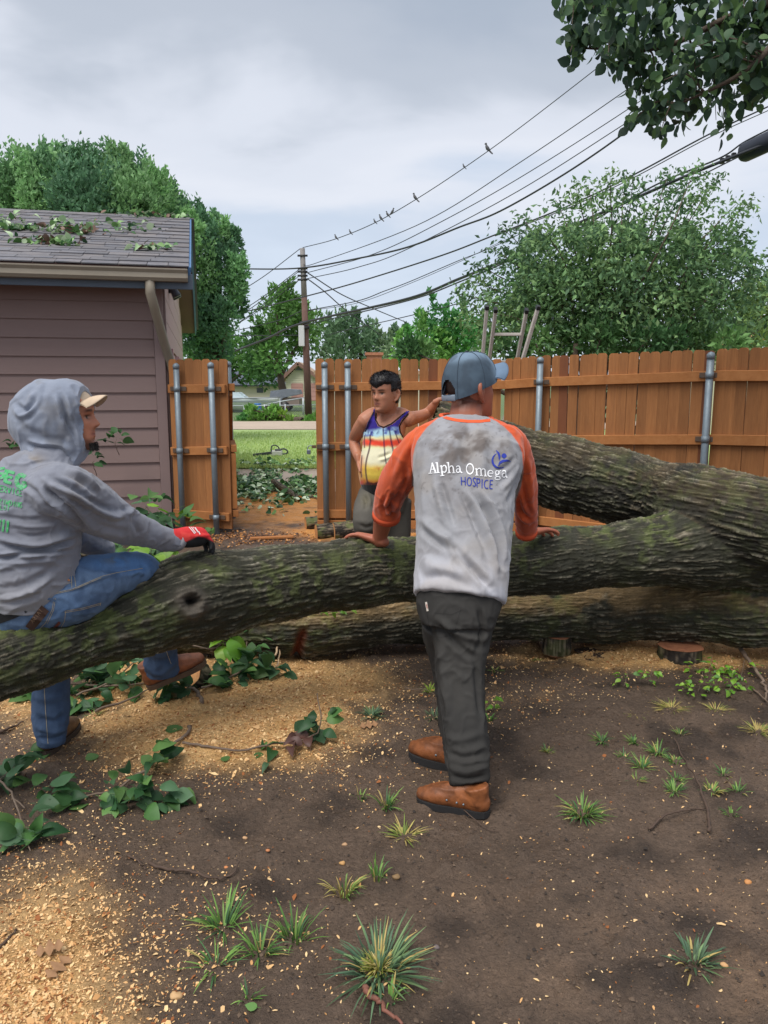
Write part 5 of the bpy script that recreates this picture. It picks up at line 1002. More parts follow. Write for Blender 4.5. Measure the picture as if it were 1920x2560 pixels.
    decal('patch_lettering', tx, bv, M_pt, jn, .012, 1.0); decal('belt_loop', [(zz([(480, 1640), (575, 1668)]), 6)], bv, mat('loop_denim', lin(70, 92, 122), .9), jn, .008); decal('pocket_trim', [(zz([(590, 1400), (660, 1420), (725, 1460)]), 5)], bv, mat('trim_tan', lin(176, 122, 84), .8), jn, .005); decal('wallet_edge', [(zz([(470, 2000), (560, 1960), (620, 1890)]), 7)], bv, mat('wallet_red', lin(110, 60, 54), .6), jn, .006)
    # glove on the resting hand
    wr = P(444, 1344, 3.19); gd_ = P(540, 1340, 3.32)-wr; gl_ = hand(wr, gd_, (.05, -.25, -1), (-.3, .9, .1), (.40, .6, .5), 1.30, .02)+[tube([wr-gd_.normalized()*.03, wr, wr+gd_.normalized()*.04, wr+gd_.normalized()*.10], [.038, .039, (.046), (.044)], 18, 2, rnd=True)]
    V, F = remesh(gl_, .004, 4); u, v = proj(V); nn = vnormals(V, F); red = sstep(-2, 3, np.interp(u, [440, 470, 495, 515, 560], [1374, 1352, 1341, 1345, 1368])-v); col = mixc(lin(30, 31, 34), lin(206, 42, 44), red); col = mixc(col, lin(236, 84, 72), red*sstep(.5, .7, fbm(V, 40, 3, 71))*.4)
    gv = mk('glove', V, F, mat('glove_knit', attr=True, rough=.8, bump=(600, .4, .001)), pr, col); bv = bvh_of(V, F); q = lambda pts: [(400+x/10.37, 1280+y/10.37) for x, y in pts]; decal('glove_print', [(q([(750, 380), (900, 560)]), 2.2), (q([(800, 370), (930, 545)]), 2.0), (q([(850, 365), (880, 420)]), 1.8), (q([(905, 400), (990, 520)]), 3), (q([(1000, 500), (1040, 580)]), 2.4)], bv, mat('glove_white', lin(226, 214, 212), .8), gv, .003, 1.5)
    # boots
    BC, BS = lin(146, 88, 58), lin(96, 78, 64)
    a, b = P(372, 1722, 3.56), P(522, 1652, 3.63); bt, T = shoe(a, b-a, Vector((-.35, -.30, .9)), .30, BC, BS, pr, 'boot', .13)
    a = on(118, 1893); a.z -= .004; d = Vector((.04, 1, 0)); shoe(a-d*.02, d, UP, .29, lin(108, 80, 56), lin(70, 58, 48), pr, 'boot', .10)
    # cap under the hood
    cp = mk('cap', h.w(np.maximum(sphere((0, .002, .036), (.079, .101, .086), 24, 14)[0], A3((-9, -9, .050)))), sphere((0, 0, 0), 1, 24, 14)[1], mat('cap_beige', lin(170, 152, 132), .9), pr); man_a.brim(h, cp, lin(186, 164, 140), .066, .030, .080, .078, .10, .072, 5)
man_b()

# ------------------------------------------------------------------ man behind the stem in a printed tank top
def man_c():
    gpt = Vector((P(960, 1200, 4.78).x, 4.78, 0)); pr = thing('person', gpt, 'person in colourful sunset tank top standing behind the stem, hand on hip', 'person'); SK = lin(184, 124, 96)
    h = Head(P(963, 986, 4.72), (-.60, -.80, -.02), (.04, .06, 1), .94)
    w1, w2 = P(897, 1148, 4.76), P(1097, 1003, 4.90)
    tors = [sil([(908, 1235, 1008, 1235, 4.80, .12), (900, 1190, 1014, 1190, 4.78, .145), (903, 1160, 1014, 1160, 4.77, .150), (908, 1120, 1012, 1120, 4.78, .128), (911, 1085, 1012, 1085, 4.79, .112), (915, 1060, 1016, 1058, 4.80, .095), (928, 1040, 1008, 1038, 4.81, .075)]), tube([P(968, 1050, 4.80), P(968, 1030, 4.79), P(967, 1000, 4.75)], [.075, .064, .06], 18, 3),
            tube([P(968, 1040, 4.81), P(1000, 1040, 4.80), P(1020, 1048, 4.78)], [.055, .055, .05], 16, 3, rnd=True), tube([P(968, 1040, 4.81), P(938, 1040, 4.79), P(915, 1052, 4.76)], [.055, .058, .055], 16, 3, rnd=True),
            tube([P(914, 1053, 4.76), P(896, 1078, 4.82), P(886, 1100, 4.88), P(889, 1122, 4.83), w1], [.052, .044, .037, .035, .026], 16, 4, rnd=True), tube([P(1018, 1048, 4.79), P(1045, 1042, 4.90), P(1068, 1033, 4.98), P(1083, 1018, 4.95), w2], [.048, .040, .035, .032, .025], 16, 4, rnd=True)]
    hands = hand(w1, (.25, -.10, -1), (.9, -.2, .2), (.3, -.9, 0), (.3, .4, .3), 1.0)+hand(w2, (.75, -.45, .25), (.1, -.1, -1), (-.4, -.8, .1), (.25, .4, .3), 1.0)
    V, F = remesh(h.parts()+tors+hands, .0042, 2); col = mixc(SK, tuple(c*.74 for c in SK), fbm(V, 12, 3, 3)); col = face_paint(h, V, col, SK, lip=lin(132, 72, 62), beard=.12, hcol=lin(26, 22, 22)); mk('body', V, F, M_skin, pr, col); Vb, Fb = V, F
    # hair
    V, nz, na = h.grid(48, 72); x, y, z = V.T; hl = np.where(y > .03, .050-.008*np.cos(x*60)-.10*x, np.where(y > -.03, np.where(np.abs(x) > .05, .012, .05), -.055)); hl = hl+.016*(fbm(V, 70, 2, 31)-.5); m = sstep(-.004, .012, z-hl); nn = V/np.linalg.norm(V, axis=1)[:, None]
    V2 = V+nn*(m*(.011+.007*fbm(V*A3((60, 60, 25)), 1, 3, 5)+.014*sstep(.04, .11, z))-.010*(1-m))[:, None]; F = [(i*na+j, i*na+(j+1) % na, (i+1)*na+(j+1) % na, (i+1)*na+j) for i in range(nz-1) for j in range(na)]+[list(range((nz-1)*na, nz*na))]
    hr = mk('hair', h.w(V2), F, mat('hair_black', lin(26, 24, 27), .45, bump=(500, .5, .002)), pr); g = np.random.default_rng(9); idx = np.where((m > .6))[0]; k = g.choice(idx, 4200); b0 = V2[k]; d = nn[k]*.5+np.stack([g.normal(0, .3, len(k)), .55+g.normal(0, .3, len(k)), -.25+g.normal(0, .3, len(k))], 1); d /= np.linalg.norm(d, axis=1)[:, None]; t = b0+d*g.uniform(.010, .020, len(k))[:, None]; s = np.cross(d, g.normal(0, 1, (len(k), 3))); s *= .0014/np.linalg.norm(s, axis=1)[:, None]
    mk('hair_strands', h.w(np.stack([b0-s, b0+s, t], 1).reshape(-1, 3)), np.arange(3*len(k)).reshape(-1, 3), bpy.data.materials['hair_black'], hr, None, False)
    # tank top
    TT = sil([(908, 1222, 1010, 1222, 4.795, .140), (899, 1200, 1018, 1200, 4.78, .155), (896, 1165, 1020, 1165, 4.765, .164), (905, 1120, 1017, 1120, 4.775, .140), (908, 1085, 1017, 1085, 4.785, .125), (912, 1058, 1020, 1056, 4.795, .110), (922, 1036, 1016, 1034, 4.805, .092), (935, 1020, 1005, 1018, 4.81, .075)])
    sh_ = [tube([P(968, 1040, 4.81), P(1000, 1040, 4.80), P(1020, 1048, 4.78)], [.066, .066, .061], 16, 3, rnd=True), tube([P(968, 1040, 4.81), P(938, 1040, 4.79), P(915, 1052, 4.76)], [.066, .069, .066], 16, 3, rnd=True)]
    V, F = remesh([TT]+sh_, .0042, 3); u, v = proj(V); z = lambda pts: np.array([(860+a/5.027, 910+b/5.027) for a, b in pts])
    poly = z([(395, 560), (392, 640), (390, 700), (430, 780), (500, 805), (600, 760), (700, 680), (780, 590), (830, 590), (800, 625), (730, 700), (690, 780), (700, 860), (740, 930), (900, 960), (900, 1700), (150, 1700), (150, 870), (255, 850), (300, 720), (360, 620), (370, 560)])
    inside = np.zeros(len(V), bool); j = len(poly)-1
    for i in range(len(poly)):
        xi, yi = poly[i]; xj, yj = poly[j]; c = ((yi > v) != (yj > v)) & (u < (xj-xi)*(v-yi)/(yj-yi+1e-9)+xi); inside ^= c; j = i
    F = [f[inside[f].all(1)] for f in F]
    V = folds(V, F, [(z([(420, 1180), (500, 1160), (600, 1120)]).tolist(), -.006, 4), (z([(440, 1210), (520, 1190), (610, 1140)]).tolist(), .005, 4), (z([(250, 900), (300, 960), (400, 990)]).tolist(), -.004, 4)], [((12, 12, 8), .003, 73)]); zx, zy = (u-860)*5.027, (v-910)*5.027; nz_ = fbm(V, 14, 4, 75)-.5
    yy = zy+nz_*90; col = np.zeros((len(V), 3))+A3(lin(46, 34, 128)); col = mixc(col, lin(70, 52, 170), sstep(.1, .3, nz_)); bl = sstep(790, 850, yy+.00*zx); col = mixc(col, lin(176, 214, 230), bl); col = mixc(col, lin(60, 70, 170), bl*sstep(.02, .14, fbm(V, 26, 3, 77)-.5)*.8*(yy < 930))
    col = mixc(col, lin(232, 232, 176), sstep(880, 920, yy)); rd = np.exp(-((yy-985-.06*(zx-400))/52)**4); col = mixc(col, lin(228, 70, 44), rd); col = mixc(col, lin(236, 230, 196), sstep(1040, 1090, yy)); col = mixc(col, lin(240, 206, 84), sstep(1230, 1330, yy)); col = mixc(col, lin(224, 120, 40), sstep(1420, 1480, yy)*.8+np.exp(-((zx-200)/50)**2)*sstep(1100, 1200, yy)*.7); col = mixc(col, lin(190, 84, 54), np.exp(-((zx-450)/70)**2-((zy-1330)/40)**2)*sstep(-.02, .1, nz_)); col = mixc(col, lin(40, 22, 26), np.clip(np.exp(-((zx-540)/45)**2-((zy-1350)/60)**2)*1.4, 0, 1)); col = mixc(col, lin(96, 34, 26), sstep(1470, 1500, zy+nz_*160)*(zy < 1520)); col = mixc(col, lin(20, 20, 22), sstep(1512, 1524, zy))
    for pts, w_ in (([(490, 790), (500, 950), (515, 1150), (530, 1250)], 9), ([(565, 780), (590, 950), (630, 1150)], 11), ([(330, 900), (322, 1050), (290, 1180), (272, 1300), (280, 1420), (300, 1510)], 12), ([(255, 900), (258, 1050)], 8), ([(650, 880), (690, 990)], 8), ([(225, 1150), (215, 1300), (220, 1420)], 8)):
        d, t = pdist(zx, zy, [tuple(x) for x in crom(np.array(pts, float), 4)]); col = mixc(col, lin(70, 30, 48) if pts[0][1] > 850 else lin(44, 26, 70), np.exp(-(d/w_)**4)*.85)
    for cx, cy in ((330, 860), (400, 850), (640, 850), (560, 810)): d = np.hypot((zx-cx)/46, (zy-cy)/38); col = mixc(col, lin(40, 34, 120), np.clip(1.2-d, 0, 1)*sstep(-.05, .05, fbm(V, 40, 2, 80)-.5))
    tk = mk('tank_top', V, F, M_cloth, pr, mixc(col*.92, lin(120, 112, 110), .04)); bvv = bvh_of(np.concatenate([V, Vb]), list(F)+[f+len(V) for f in Fb]); sol = tk.modifiers.new('thick', 'SOLIDIFY'); sol.thickness = .003; M_bd = mat('binding_black', lin(18, 18, 22), .9)
    for q in ([(404, 600), (400, 700), (438, 772), (500, 794), (595, 750), (692, 672), (770, 606)], [(372, 600), (312, 725), (266, 850)], [(810, 628), (738, 708), (699, 782), (708, 856), (742, 915)]): decal('binding', [([tuple(x) for x in z(q)], 2.6)], bvv, M_bd, tk, .004, 1.5)
    # trousers and shoes
    pel = sil([(912, 1275, 1015, 1275, 4.82, .12), (906, 1240, 1020, 1240, 4.81, .14), (904, 1212, 1022, 1212, 4.80, .145)]); l1 = tube([P(935, 1240, 4.78), P(920, 1275, 4.68), P(914, 1303, 4.60), P(917, 1335, 4.66), P(922, 1400, 4.74), P(925, 1500, 4.80)], [.105, .092, .078, .072, .070, .062], 22, 4); l2 = tube([P(990, 1250, 4.84), P(992, 1330, 4.86), P(994, 1420, 4.88), P(996, 1520, 4.9)], [.10, .09, .078, .068], 22, 4)
    V, F = remesh([pel, l1, l2], .008, 4); V = folds(V, F, [([(905, 1235), (915, 1255), (912, 1280)], -.010, 5), ([(915, 1230), (925, 1250), (920, 1270)], .008, 5), ([(897, 1310), (915, 1318), (935, 1312)], -.006, 4)], [((12, 12, 8), .004, 83)]); u, v = proj(V); mk('trousers', V, F, M_canvas, pr, mixc(mixc(lin(84, 81, 76), lin(106, 102, 95), fbm(V, 8, 3, 85)), lin(108, 102, 82), np.exp(-((u-915)/14)**2-((v-1250)/18)**2)*.6))
    for x_, y_ in ((P(925, 1500, 4.8).x, 4.72), (P(996, 1520, 4.9).x, 4.82)): shoe(Vector((x_+.03, y_+.08, 0)), Vector((-.3, -.95, 0)), UP, .27, lin(70, 60, 52), lin(30, 30, 30), pr, 'shoe', .10)
man_c()
# ================================================================== leaves, branches, grass tufts
GREENS = [lin(58, 96, 52), lin(74, 112, 60), lin(44, 80, 46), lin(96, 134, 72), lin(84, 120, 84), lin(66, 100, 66)]
LIME = [lin(122, 168, 52), lin(140, 180, 64), lin(100, 150, 48)]
def leaf_shape(fold=0.25, curl=0.2, roll=0.0, asp=0.82):
    ts = [0.0, 0.10, 0.30, 0.55, 0.80, 1.0]; ws = [0.10, 0.34, 0.46, 0.40, 0.20, 0.0]
    V = []; F = []
    for t, wv in zip(ts, ws):
        y = t - (0.06 if t == 0 else 0); wv *= asp
        zc = -curl*(t-0.2)**2+roll*math.sin(t*5)*0.05
        V += [(-wv, y-(0.04 if t < 0.2 else 0), zc+fold*wv-0.25*wv*wv), (0, y, zc), (wv, y-(0.04 if t < 0.2 else 0), zc+fold*wv*0.9-0.2*wv*wv)]
    for i in range(5):
        a = i*3; F += [(a, a+1, a+4, a+3), (a+1, a+2, a+5, a+4)]
    V = np.array(V)
    # petiole
    k = len(V); V = np.concatenate([V, [(-0.015, -0.45, 0.05), (0.015, -0.45, 0.05), (0.012, 0.0, 0.0), (-0.012, 0.0, 0.0)]]); F.append((k, k+1, k+2, k+3))
    return V, F
LV = [leaf_shape(f, c, r, a) for f, c, r, a in ((0.25, 0.25, 0, .82), (0.5, 0.5, 1, .75), (0.1, 0.15, -1, .9), (0.7, 0.7, 1, .7), (-0.2, 0.4, 2, .85))]
M_leaf = [mat('leaf_green_%s' % n, c, 0.52, var=[(30, 0.4, 0.72), (9, .4, .8)], trans=0.26, back=tuple(x*1.45+0.02 for x in c), spec=0.35, obj_rand=0.3) for n, c in zip(('deep', 'mid', 'dark', 'fresh', 'greyish', 'dull'), GREENS)]
M_lime = [mat('leaf_lime_%s' % n, c, 0.45, var=[(30, 0.3, 0.8)], trans=0.3, back=tuple(x*1.2 for x in c), obj_rand=0.12) for n, c in zip('abc', LIME)]
M_brownleaf = mat('leaf_brown', lin(82, 52, 44), 0.55, var=(25, 0.5, lin(58, 36, 30)), back=lin(110, 70, 56))
LM = {}
def leaf_mesh(k, m):
    key = (k, m.name)
    if key not in LM: LM[key] = mesh('leaf', LV[k][0], LV[k][1], None, True, [m])
    return LM[key]
M_twig = mat('twig_bark', lin(112, 94, 80), 0.8, var=[(40, 0.5, lin(76, 62, 52)), (9, 0.4, lin(146, 130, 112))], bump=(120, 0.4, 0.002))
M_twigd = mat('twig_dark', lin(84, 66, 54), 0.8, var=(40, 0.5, lin(56, 44, 38)), bump=(120, 0.4, 0.002))
def leaf_M(p, d, up_, size):
    d = Vector(d).normalized(); u = Vector(up_); u = (u-d*u.dot(d)).normalized(); x = d.cross(u)
    return Matrix.Translation(p) @ Matrix(((x.x, d.x, u.x, 0), (x.y, d.y, u.y, 0), (x.z, d.z, u.z, 0), (0, 0, 0, 1))) @ Matrix.Diagonal((size, size, size, 1))
def branch(name, twigs, clusters, label, size=0.065, mats=None, seed=0, tw=M_twig, cat='branch', group=None):
    """twigs: list of ([points], r0); clusters: (centre, spread vector, n, height)"""
    r = random.Random(seed); mats = mats or M_leaf
    base = Vector(clusters[0][0]) if clusters else Vector(twigs[0][0][0]); base.z = min(base.z, 0.02)
    t = thing(name, base, label, cat, group)
    for pts, r0 in twigs:
        q = crom(np.array([list(p) for p in pts]), 5); q = q+np.random.default_rng(seed).normal(0, r0*0.5, q.shape)*np.array([1, 1, 0.5])
        mk('twig', *tube(q, list(np.linspace(r0, r0*0.45, len(q))), 7), tw, t)
    anchors = [Vector(q) for pts, _ in twigs for q in crom(np.array([list(p) for p in pts]), 5)] or [base]
    for c, sp, n, hh in clusters:
        c = Vector(c)
        for i in range(int(n*(1.5 if name == 'leafy_branch' and c.y < 4.6 else 1))):
            a = r.uniform(0, 6.283); q = math.sqrt(r.random()); p = c+Vector((math.cos(a)*q*sp[0], math.sin(a)*q*sp[1], 0))
            p.z = max(c.z, float(gz(p.x, p.y)[0]) if c.z < 0.3 else c.z) + 0.012 + r.random()**1.3*hh
            near = min(anchors, key=lambda k: (k-p).length); d = (p-near); d.z *= 0.5
            d = (d.normalized() if d.length > 0.01 else Vector((r.uniform(-1, 1), r.uniform(-1, 1), 0))) + Vector((r.uniform(-.7, .7), r.uniform(-.7, .7), r.uniform(-.5, .3)))
            if p.z < 0.03: d.z = abs(d.z)*0.2
            u = Vector((r.gauss(0, 0.45), r.gauss(0, 0.45)-0.25, 1))
            inst('leaf', leaf_mesh(r.randrange(5), r.choice(mats)), leaf_M(p, d, u, size*r.uniform(0.75, 1.35)), t)
    return t
def og(u, v, z=0.0): p = on(u, v); p.z += z; return p
branch('leafy_branch', [([og(-60, 1930, .05), og(10, 1985, .05), og(60, 2035, .03)], .006), ([og(30, 2000, .03), og(60, 2080, .03), og(75, 2140, .02)], .004)],
       [(og(20, 1965), (.07, .06), 12, .10), (og(130, 2020), (.09, .07), 13, .08), (og(75, 2110), (.06, .06), 10, .07), (og(70, 1905), (.04, .03), 4, .03)],
       'dark leafy branch lying on the mud below the jeans cuff', .064, seed=1)
branch('leafy_branch', [([og(478, 1835, .02), og(470, 1860, .02), og(420, 1905, .02), og(360, 1955, .03), og(290, 1985, .02), og(210, 2010, .02)], .008)],
       [(og(355, 2010), (.10, .06), 14, .09), (og(400, 1935), (.05, .05), 7, .10), (og(285, 2005), (.05, .05), 7, .06), (og(425, 2010), (.04, .05), 5, .05)],
       'leafy branch with a forked grey twig running into the sawdust', .066, seed=2)
branch('leafy_branch', [([og(455, 1882, .02), og(520, 1893, .015), og(600, 1897, .02), og(680, 1885, .02), og(740, 1872, .03), og(800, 1850, .05), og(795, 1800, .12)], .006)],
       [(og(790, 1850), (.08, .06), 10, .10), (og(665, 1890), (.03, .03), 3, .02), (og(668, 1925), (.02, .02), 1, .01)], 'thin twig ending in mixed green and brown leaves', .062, seed=3)
br = bpy.data.objects[-1] if False else [o for o in bpy.data.objects if o.get('label') == 'thin twig ending in mixed green and brown leaves'][0]
for (u, v) in ((742, 1868), (752, 1882), (768, 1862), (735, 1885), (775, 1880)):
    p = og(u, v, .03); inst('leaf', leaf_mesh(3, M_brownleaf), leaf_M(p, (random.uniform(-1, 1), random.uniform(-1, 1), 0.3), (random.uniform(-.6, .6), -.5, 1), .075), br)
branch('leafy_branch', [([og(505, 1740, .02), og(560, 1722, .03), og(615, 1700, .05), og(640, 1660, .10), og(650, 1640, .16)], .006), ([og(690, 1640, .10), og(700, 1650, .06), og(690, 1690, .02)], .004), ([og(610, 1700, .05), og(622, 1650, .14), og(626, 1625, .18)], .003)],
       [(og(655, 1700), (.12, .07), 22, .13), (og(590, 1712), (.09, .06), 11, .07), (og(668, 1660), (.06, .05), 8, .14), (og(625, 1655, .12), (.03, .03), 3, .08)], 'bushy green branch on the sawdust right of the raised boot', .085, seed=4)
branch('leafy_branch', [([og(508, 1775, .01), og(480, 1740, .03), og(430, 1735, .04)], .011)], [(og(450, 1748), (.09, .05), 13, .09), (og(525, 1735), (.06, .04), 6, .05)], 'stubby cut branch end with leaves below the raised boot', .085, seed=5)
branch('leafy_branch', [([og(60, 1720, .05), og(200, 1735, .05), og(300, 1735, .04), og(365, 1725, .03)], .008), ([og(190, 1760, .03), og(280, 1735, .06), og(350, 1690, .1)], .006), ([og(235, 1790, .02), og(330, 1760, .03), og(370, 1745, .03)], .007)],
       [(og(215, 1725), (.13, .10), 24, .14), (og(290, 1735), (.13, .09), 22, .12), (og(345, 1700), (.10, .08), 14, .14), (og(70, 1745), (.05, .05), 4, .08), (og(200, 1775), (.1, .04), 8, .03)], 'dense dark leafy branch on the ground between the jeans legs', .085, seed=6)
c = P(548, 1600, 3.95)
branch('leafy_sprig', [([P(470, 1610, 3.98), P(530, 1622, 3.95), P(560, 1600, 3.92), P(575, 1570, 3.9)], .004)], [(P(550, 1585, 3.92), (.07, .05), 14, .05), (P(560, 1630, 3.92), (.05, .05), 8, .06), (P(515, 1590, 3.95), (.05, .04), 5, .05)], 'bright lime leaves shooting up against the lower stem', .10, M_lime, 7)
branch('leafy_sprig', [([P(905, 1522, 4.0), P(860, 1527, 3.97), P(815, 1532, 3.95), P(788, 1534, 3.94)], .0025)], [(P(830, 1537, 3.95), (.07, .01), 6, .02), (P(880, 1530, 3.96), (.05, .01), 4, .02)], 'thin lime sprig resting on the lower stem', .034, M_lime, 8)
branch('leafy_sprig', [([P(382, 1435, 3.35), P(375, 1400, 3.4), P(380, 1370, 3.4)], .003)], [(P(368, 1388, 3.4), (.03, .03), 4, .03), (P(388, 1425, 3.36), (.035, .03), 5, .05)], 'pale sprig standing behind the blue knee on the stem', .08, M_lime, 9)
branch('leafy_branch', [([P(150, 1400, 5.2), P(260, 1365, 5.2), P(380, 1345, 5.4), P(450, 1330, 5.6)], .012), ([P(190, 1345, 5.4), P(270, 1330, 5.4), P(330, 1325, 5.6)], .014), ([P(330, 1330, 5.6), P(380, 1300, 5.7), P(365, 1265, 5.8)], .006)],
       [(P(250, 1400, 5.0), (.25, .3), 26, .22), (P(350, 1395, 5.0), (.22, .3), 26, .22), (P(420, 1345, 5.6), (.2, .25), 22, .2), (P(370, 1300, 5.7), (.12, .15), 14, .22), (P(330, 1345, 5.4), (.2, .2), 14, .14), (P(400, 1300, 5.9), (.08, .1), 8, .1)],
       'heap of cut leafy branches behind the stem in front of the garage', .105, M_leaf+M_lime[:1], 10)
for k, (u, v, r_, n_, lb) in enumerate(((288, 1110, 30, 11, 'small dark vine sprig on the siding beside the bearded chin'), (48, 1118, 22, 9, 'small dark vine sprig on the siding behind the hood'), (232, 1162, 18, 6, 'tiny dark vine leaves hanging below the bearded chin'))):
    p = P(u, v, 7.75); branch('vine_sprig', [([p+Vector((0, .1, -.12)), p, p+Vector((.03, -.03, .05))], .004)], [(p, (r_*.004, .06), n_, .12)], lb, .10, [M_leaf[0], M_leaf[2]], 20+k)
branch('leafy_sprig', [([P(528, 1368, 5.9), P(525, 1350, 5.9), P(528, 1330, 5.9)], .004)], [(P(528, 1333, 5.9), (.02, .02), 3, .02)], 'tiny green seedling behind the red glove', .07, [M_leaf[3]], 30)
for k, (u, v, s_) in enumerate(((418, 1840, .075), (236, 1908, .065), (650, 1893, .05), (555, 1915, .04), (640, 2530, .03))):
    p = og(u, v, .012); o = inst('fallen_leaf', leaf_mesh(2, M_leaf[3]), leaf_M(p, (math.cos(k*2.3), math.sin(k*2.3), .05), (0.1, -.2, 1), s_)); o['_m'] = 1
    tag(o, ['single green leaf lying on the bright sawdust', 'single green leaf on the mud below the jeans leg', 'small green leaf by the thin twig', 'tiny green leaf flat on the sawdust', 'tiny leaf scrap near a pale pebble'][k], 'leaf')
# dry oak leaves
def oak(u, v, s_, a, lb):
    n = 26; t = np.linspace(0, 1, n); wv = (0.05+0.30*np.abs(np.sin(t*9.5))**1.6)*np.sin(np.clip(t*math.pi, 0.05, 3.1))**0.5; V = []; 
    for ti, wi in zip(t, wv): V += [(-wi, ti, 0.12*wi), (0, ti, 0.05*math.sin(ti*6)), (wi, ti, 0.16*wi)]
    F = []
    for i in range(n-1): b = i*3; F += [(b, b+1, b+4, b+3), (b+1, b+2, b+5, b+4)]
    me = mesh('dry_oak_leaf', V, F, None, True, [mat('dry_leaf', lin(152, 114, 80), 0.8, var=(40, 0.4, lin(116, 82, 56)))]); p = og(u, v, .012)
    tag(inst('dry_oak_leaf', me, leaf_M(p, (math.cos(a), math.sin(a), .05), (.1, -.3, 1), s_)), lb, 'leaf')
oak(900, 1822, .085, 0.2, 'dry tan oak leaf beside the dark grass tuft'); oak(88, 2395, .075, 0.4, 'smaller dry tan oak leaf lying on the sawdust'); oak(118, 2450, .08, 1.2, 'larger dry tan oak leaf lying on the sawdust')

# leaf litter lying loose, too many to count
def litter(name, P0, size, seed, label, cols=None, tilt=0.5):
    g = np.random.default_rng(seed); n = len(P0); sv = np.array([LV[k][0][:18] for k in range(5)]); k = g.integers(0, 5, n); a = g.uniform(0, 6.28, n)
    b = sv[k]*(size*g.uniform(0.6, 1.3, n))[:, None, None]; ti, tj = g.normal(0, tilt, n), g.normal(0, tilt, n)
    x, y, z = b[..., 0], b[..., 1], b[..., 2]
    y, z = y*np.cos(ti)[:, None]-z*np.sin(ti)[:, None], y*np.sin(ti)[:, None]+z*np.cos(ti)[:, None]; x, z = x*np.cos(tj)[:, None]+z*np.sin(tj)[:, None], -x*np.sin(tj)[:, None]+z*np.cos(tj)[:, None]
    X = x*np.cos(a)[:, None]-y*np.sin(a)[:, None]; Y = x*np.sin(a)[:, None]+y*np.cos(a)[:, None]
    V = (np.stack([X, Y, z], -1)+P0[:, None]).reshape(-1, 3); f = np.array(LV[0][1][:10]); F = (f[None]+(np.arange(n)*18)[:, None, None]).reshape(-1, 4)
    cl = np.array(cols or GREENS)[g.integers(0, len(cols or GREENS), n)]*g.uniform(0.7, 1.5, n)[:, None]
    o = stuff(mk(name, V, F, mat('litter_leaf', attr=True, rough=0.5, trans=0.2), None, np.repeat(cl, 18, 0))); o['label'] = label; o['category'] = 'leaves'
    return o
g = np.random.default_rng(44); n = 6500; u = g.uniform(540, 810, n); v = 1152+g.beta(1.5, 2.0, n)*140
dens = np.exp(-((v-1222)/26)**2)*0.9+np.exp(-((v-1170)/12)**2)*0.45+0.10*(v > 1250)
keep = (g.uniform(0, 1, n) < dens*sstep(.36, .6, fbm(xyz(u/34, v/11), 1, 3, 4))); u, v = u[keep], v[keep]; pp = np.array([list(G(a, b, 0.02)) for a, b in zip(u, v)])
hump = np.exp(-((v-1225)/26)**2)*0.07*g.uniform(0, 1, len(u))**1.5; pp[:, 2] += hump+0.02+np.where(pp[:, 1] > 14, 0.07, 0)
litter('leaf_litter', pp, 0.085, 5, 'drift of cut green leaves spread over the path beyond the gate', GREENS+[lin(188, 208, 172), lin(160, 186, 140), lin(198, 214, 186), lin(120, 160, 96)])
# leaves and debris on the garage roof
g = np.random.default_rng(45); cl = [(-.1, 4.0, .25, .12, 60), (.35, 3.9, .25, .12, 50), (.9, 4.05, .3, .1, 24), (2.05, 1.7, .35, .16, 60), (1.6, 1.75, .25, .12, 46), (1.05, 1.65, .3, .12, 60), (2.3, .8, .3, .15, 45), (1.25, .75, .35, .14, 52), (1.0, .6, .15, .1, 22), (2.1, 2.7, .3, .4, 20), (.15, .55, .25, .16, 26), (.4, 2.4, .5, .6, 26), (1.3, 2.6, .8, .7, 40), (2.4, 1.5, .5, .5, 40)]
pp = []
for a, b, sa, sb_, k in cl:
    for _ in range(k):
        aa, bb = g.normal(a, sa*.55), g.normal(b, sb_*.55)
        if aa > -0.25 and -0.4 < bb < RB+.05: pp.append(list(base+sl*((bb+OV)*math.sqrt(1+PIT*PIT))+dA*aa+nrm*(0.03+g.uniform(0, .05))))
litter('roof_leaf_litter', np.array(pp), 0.085, 6, 'fallen leaves and twigs scattered over the grey shingles', GREENS[:4]+[lin(150, 180, 130), lin(110, 84, 70), lin(176, 196, 158), lin(130, 164, 104)], 0.6)
# bark mulch behind the stem and along the fence
g = np.random.default_rng(46); n = 2400; u = np.concatenate([g.normal(620, 110, n//2), g.uniform(1330, 1720, n//2)]); v = np.concatenate([g.normal(1345, 10, n//2), g.uniform(1268, 1330, n//2)])
pp = np.array([list(G(a, b, 0.01)) for a, b in zip(u, v)]); o = litter('bark_mulch', pp, 0.026, 7, 'brown bark mulch and wood scraps along the foot of the fence', [lin(110, 74, 54), lin(84, 58, 46), lin(150, 104, 66), lin(214, 150, 84), lin(190, 140, 92)], 0.5)

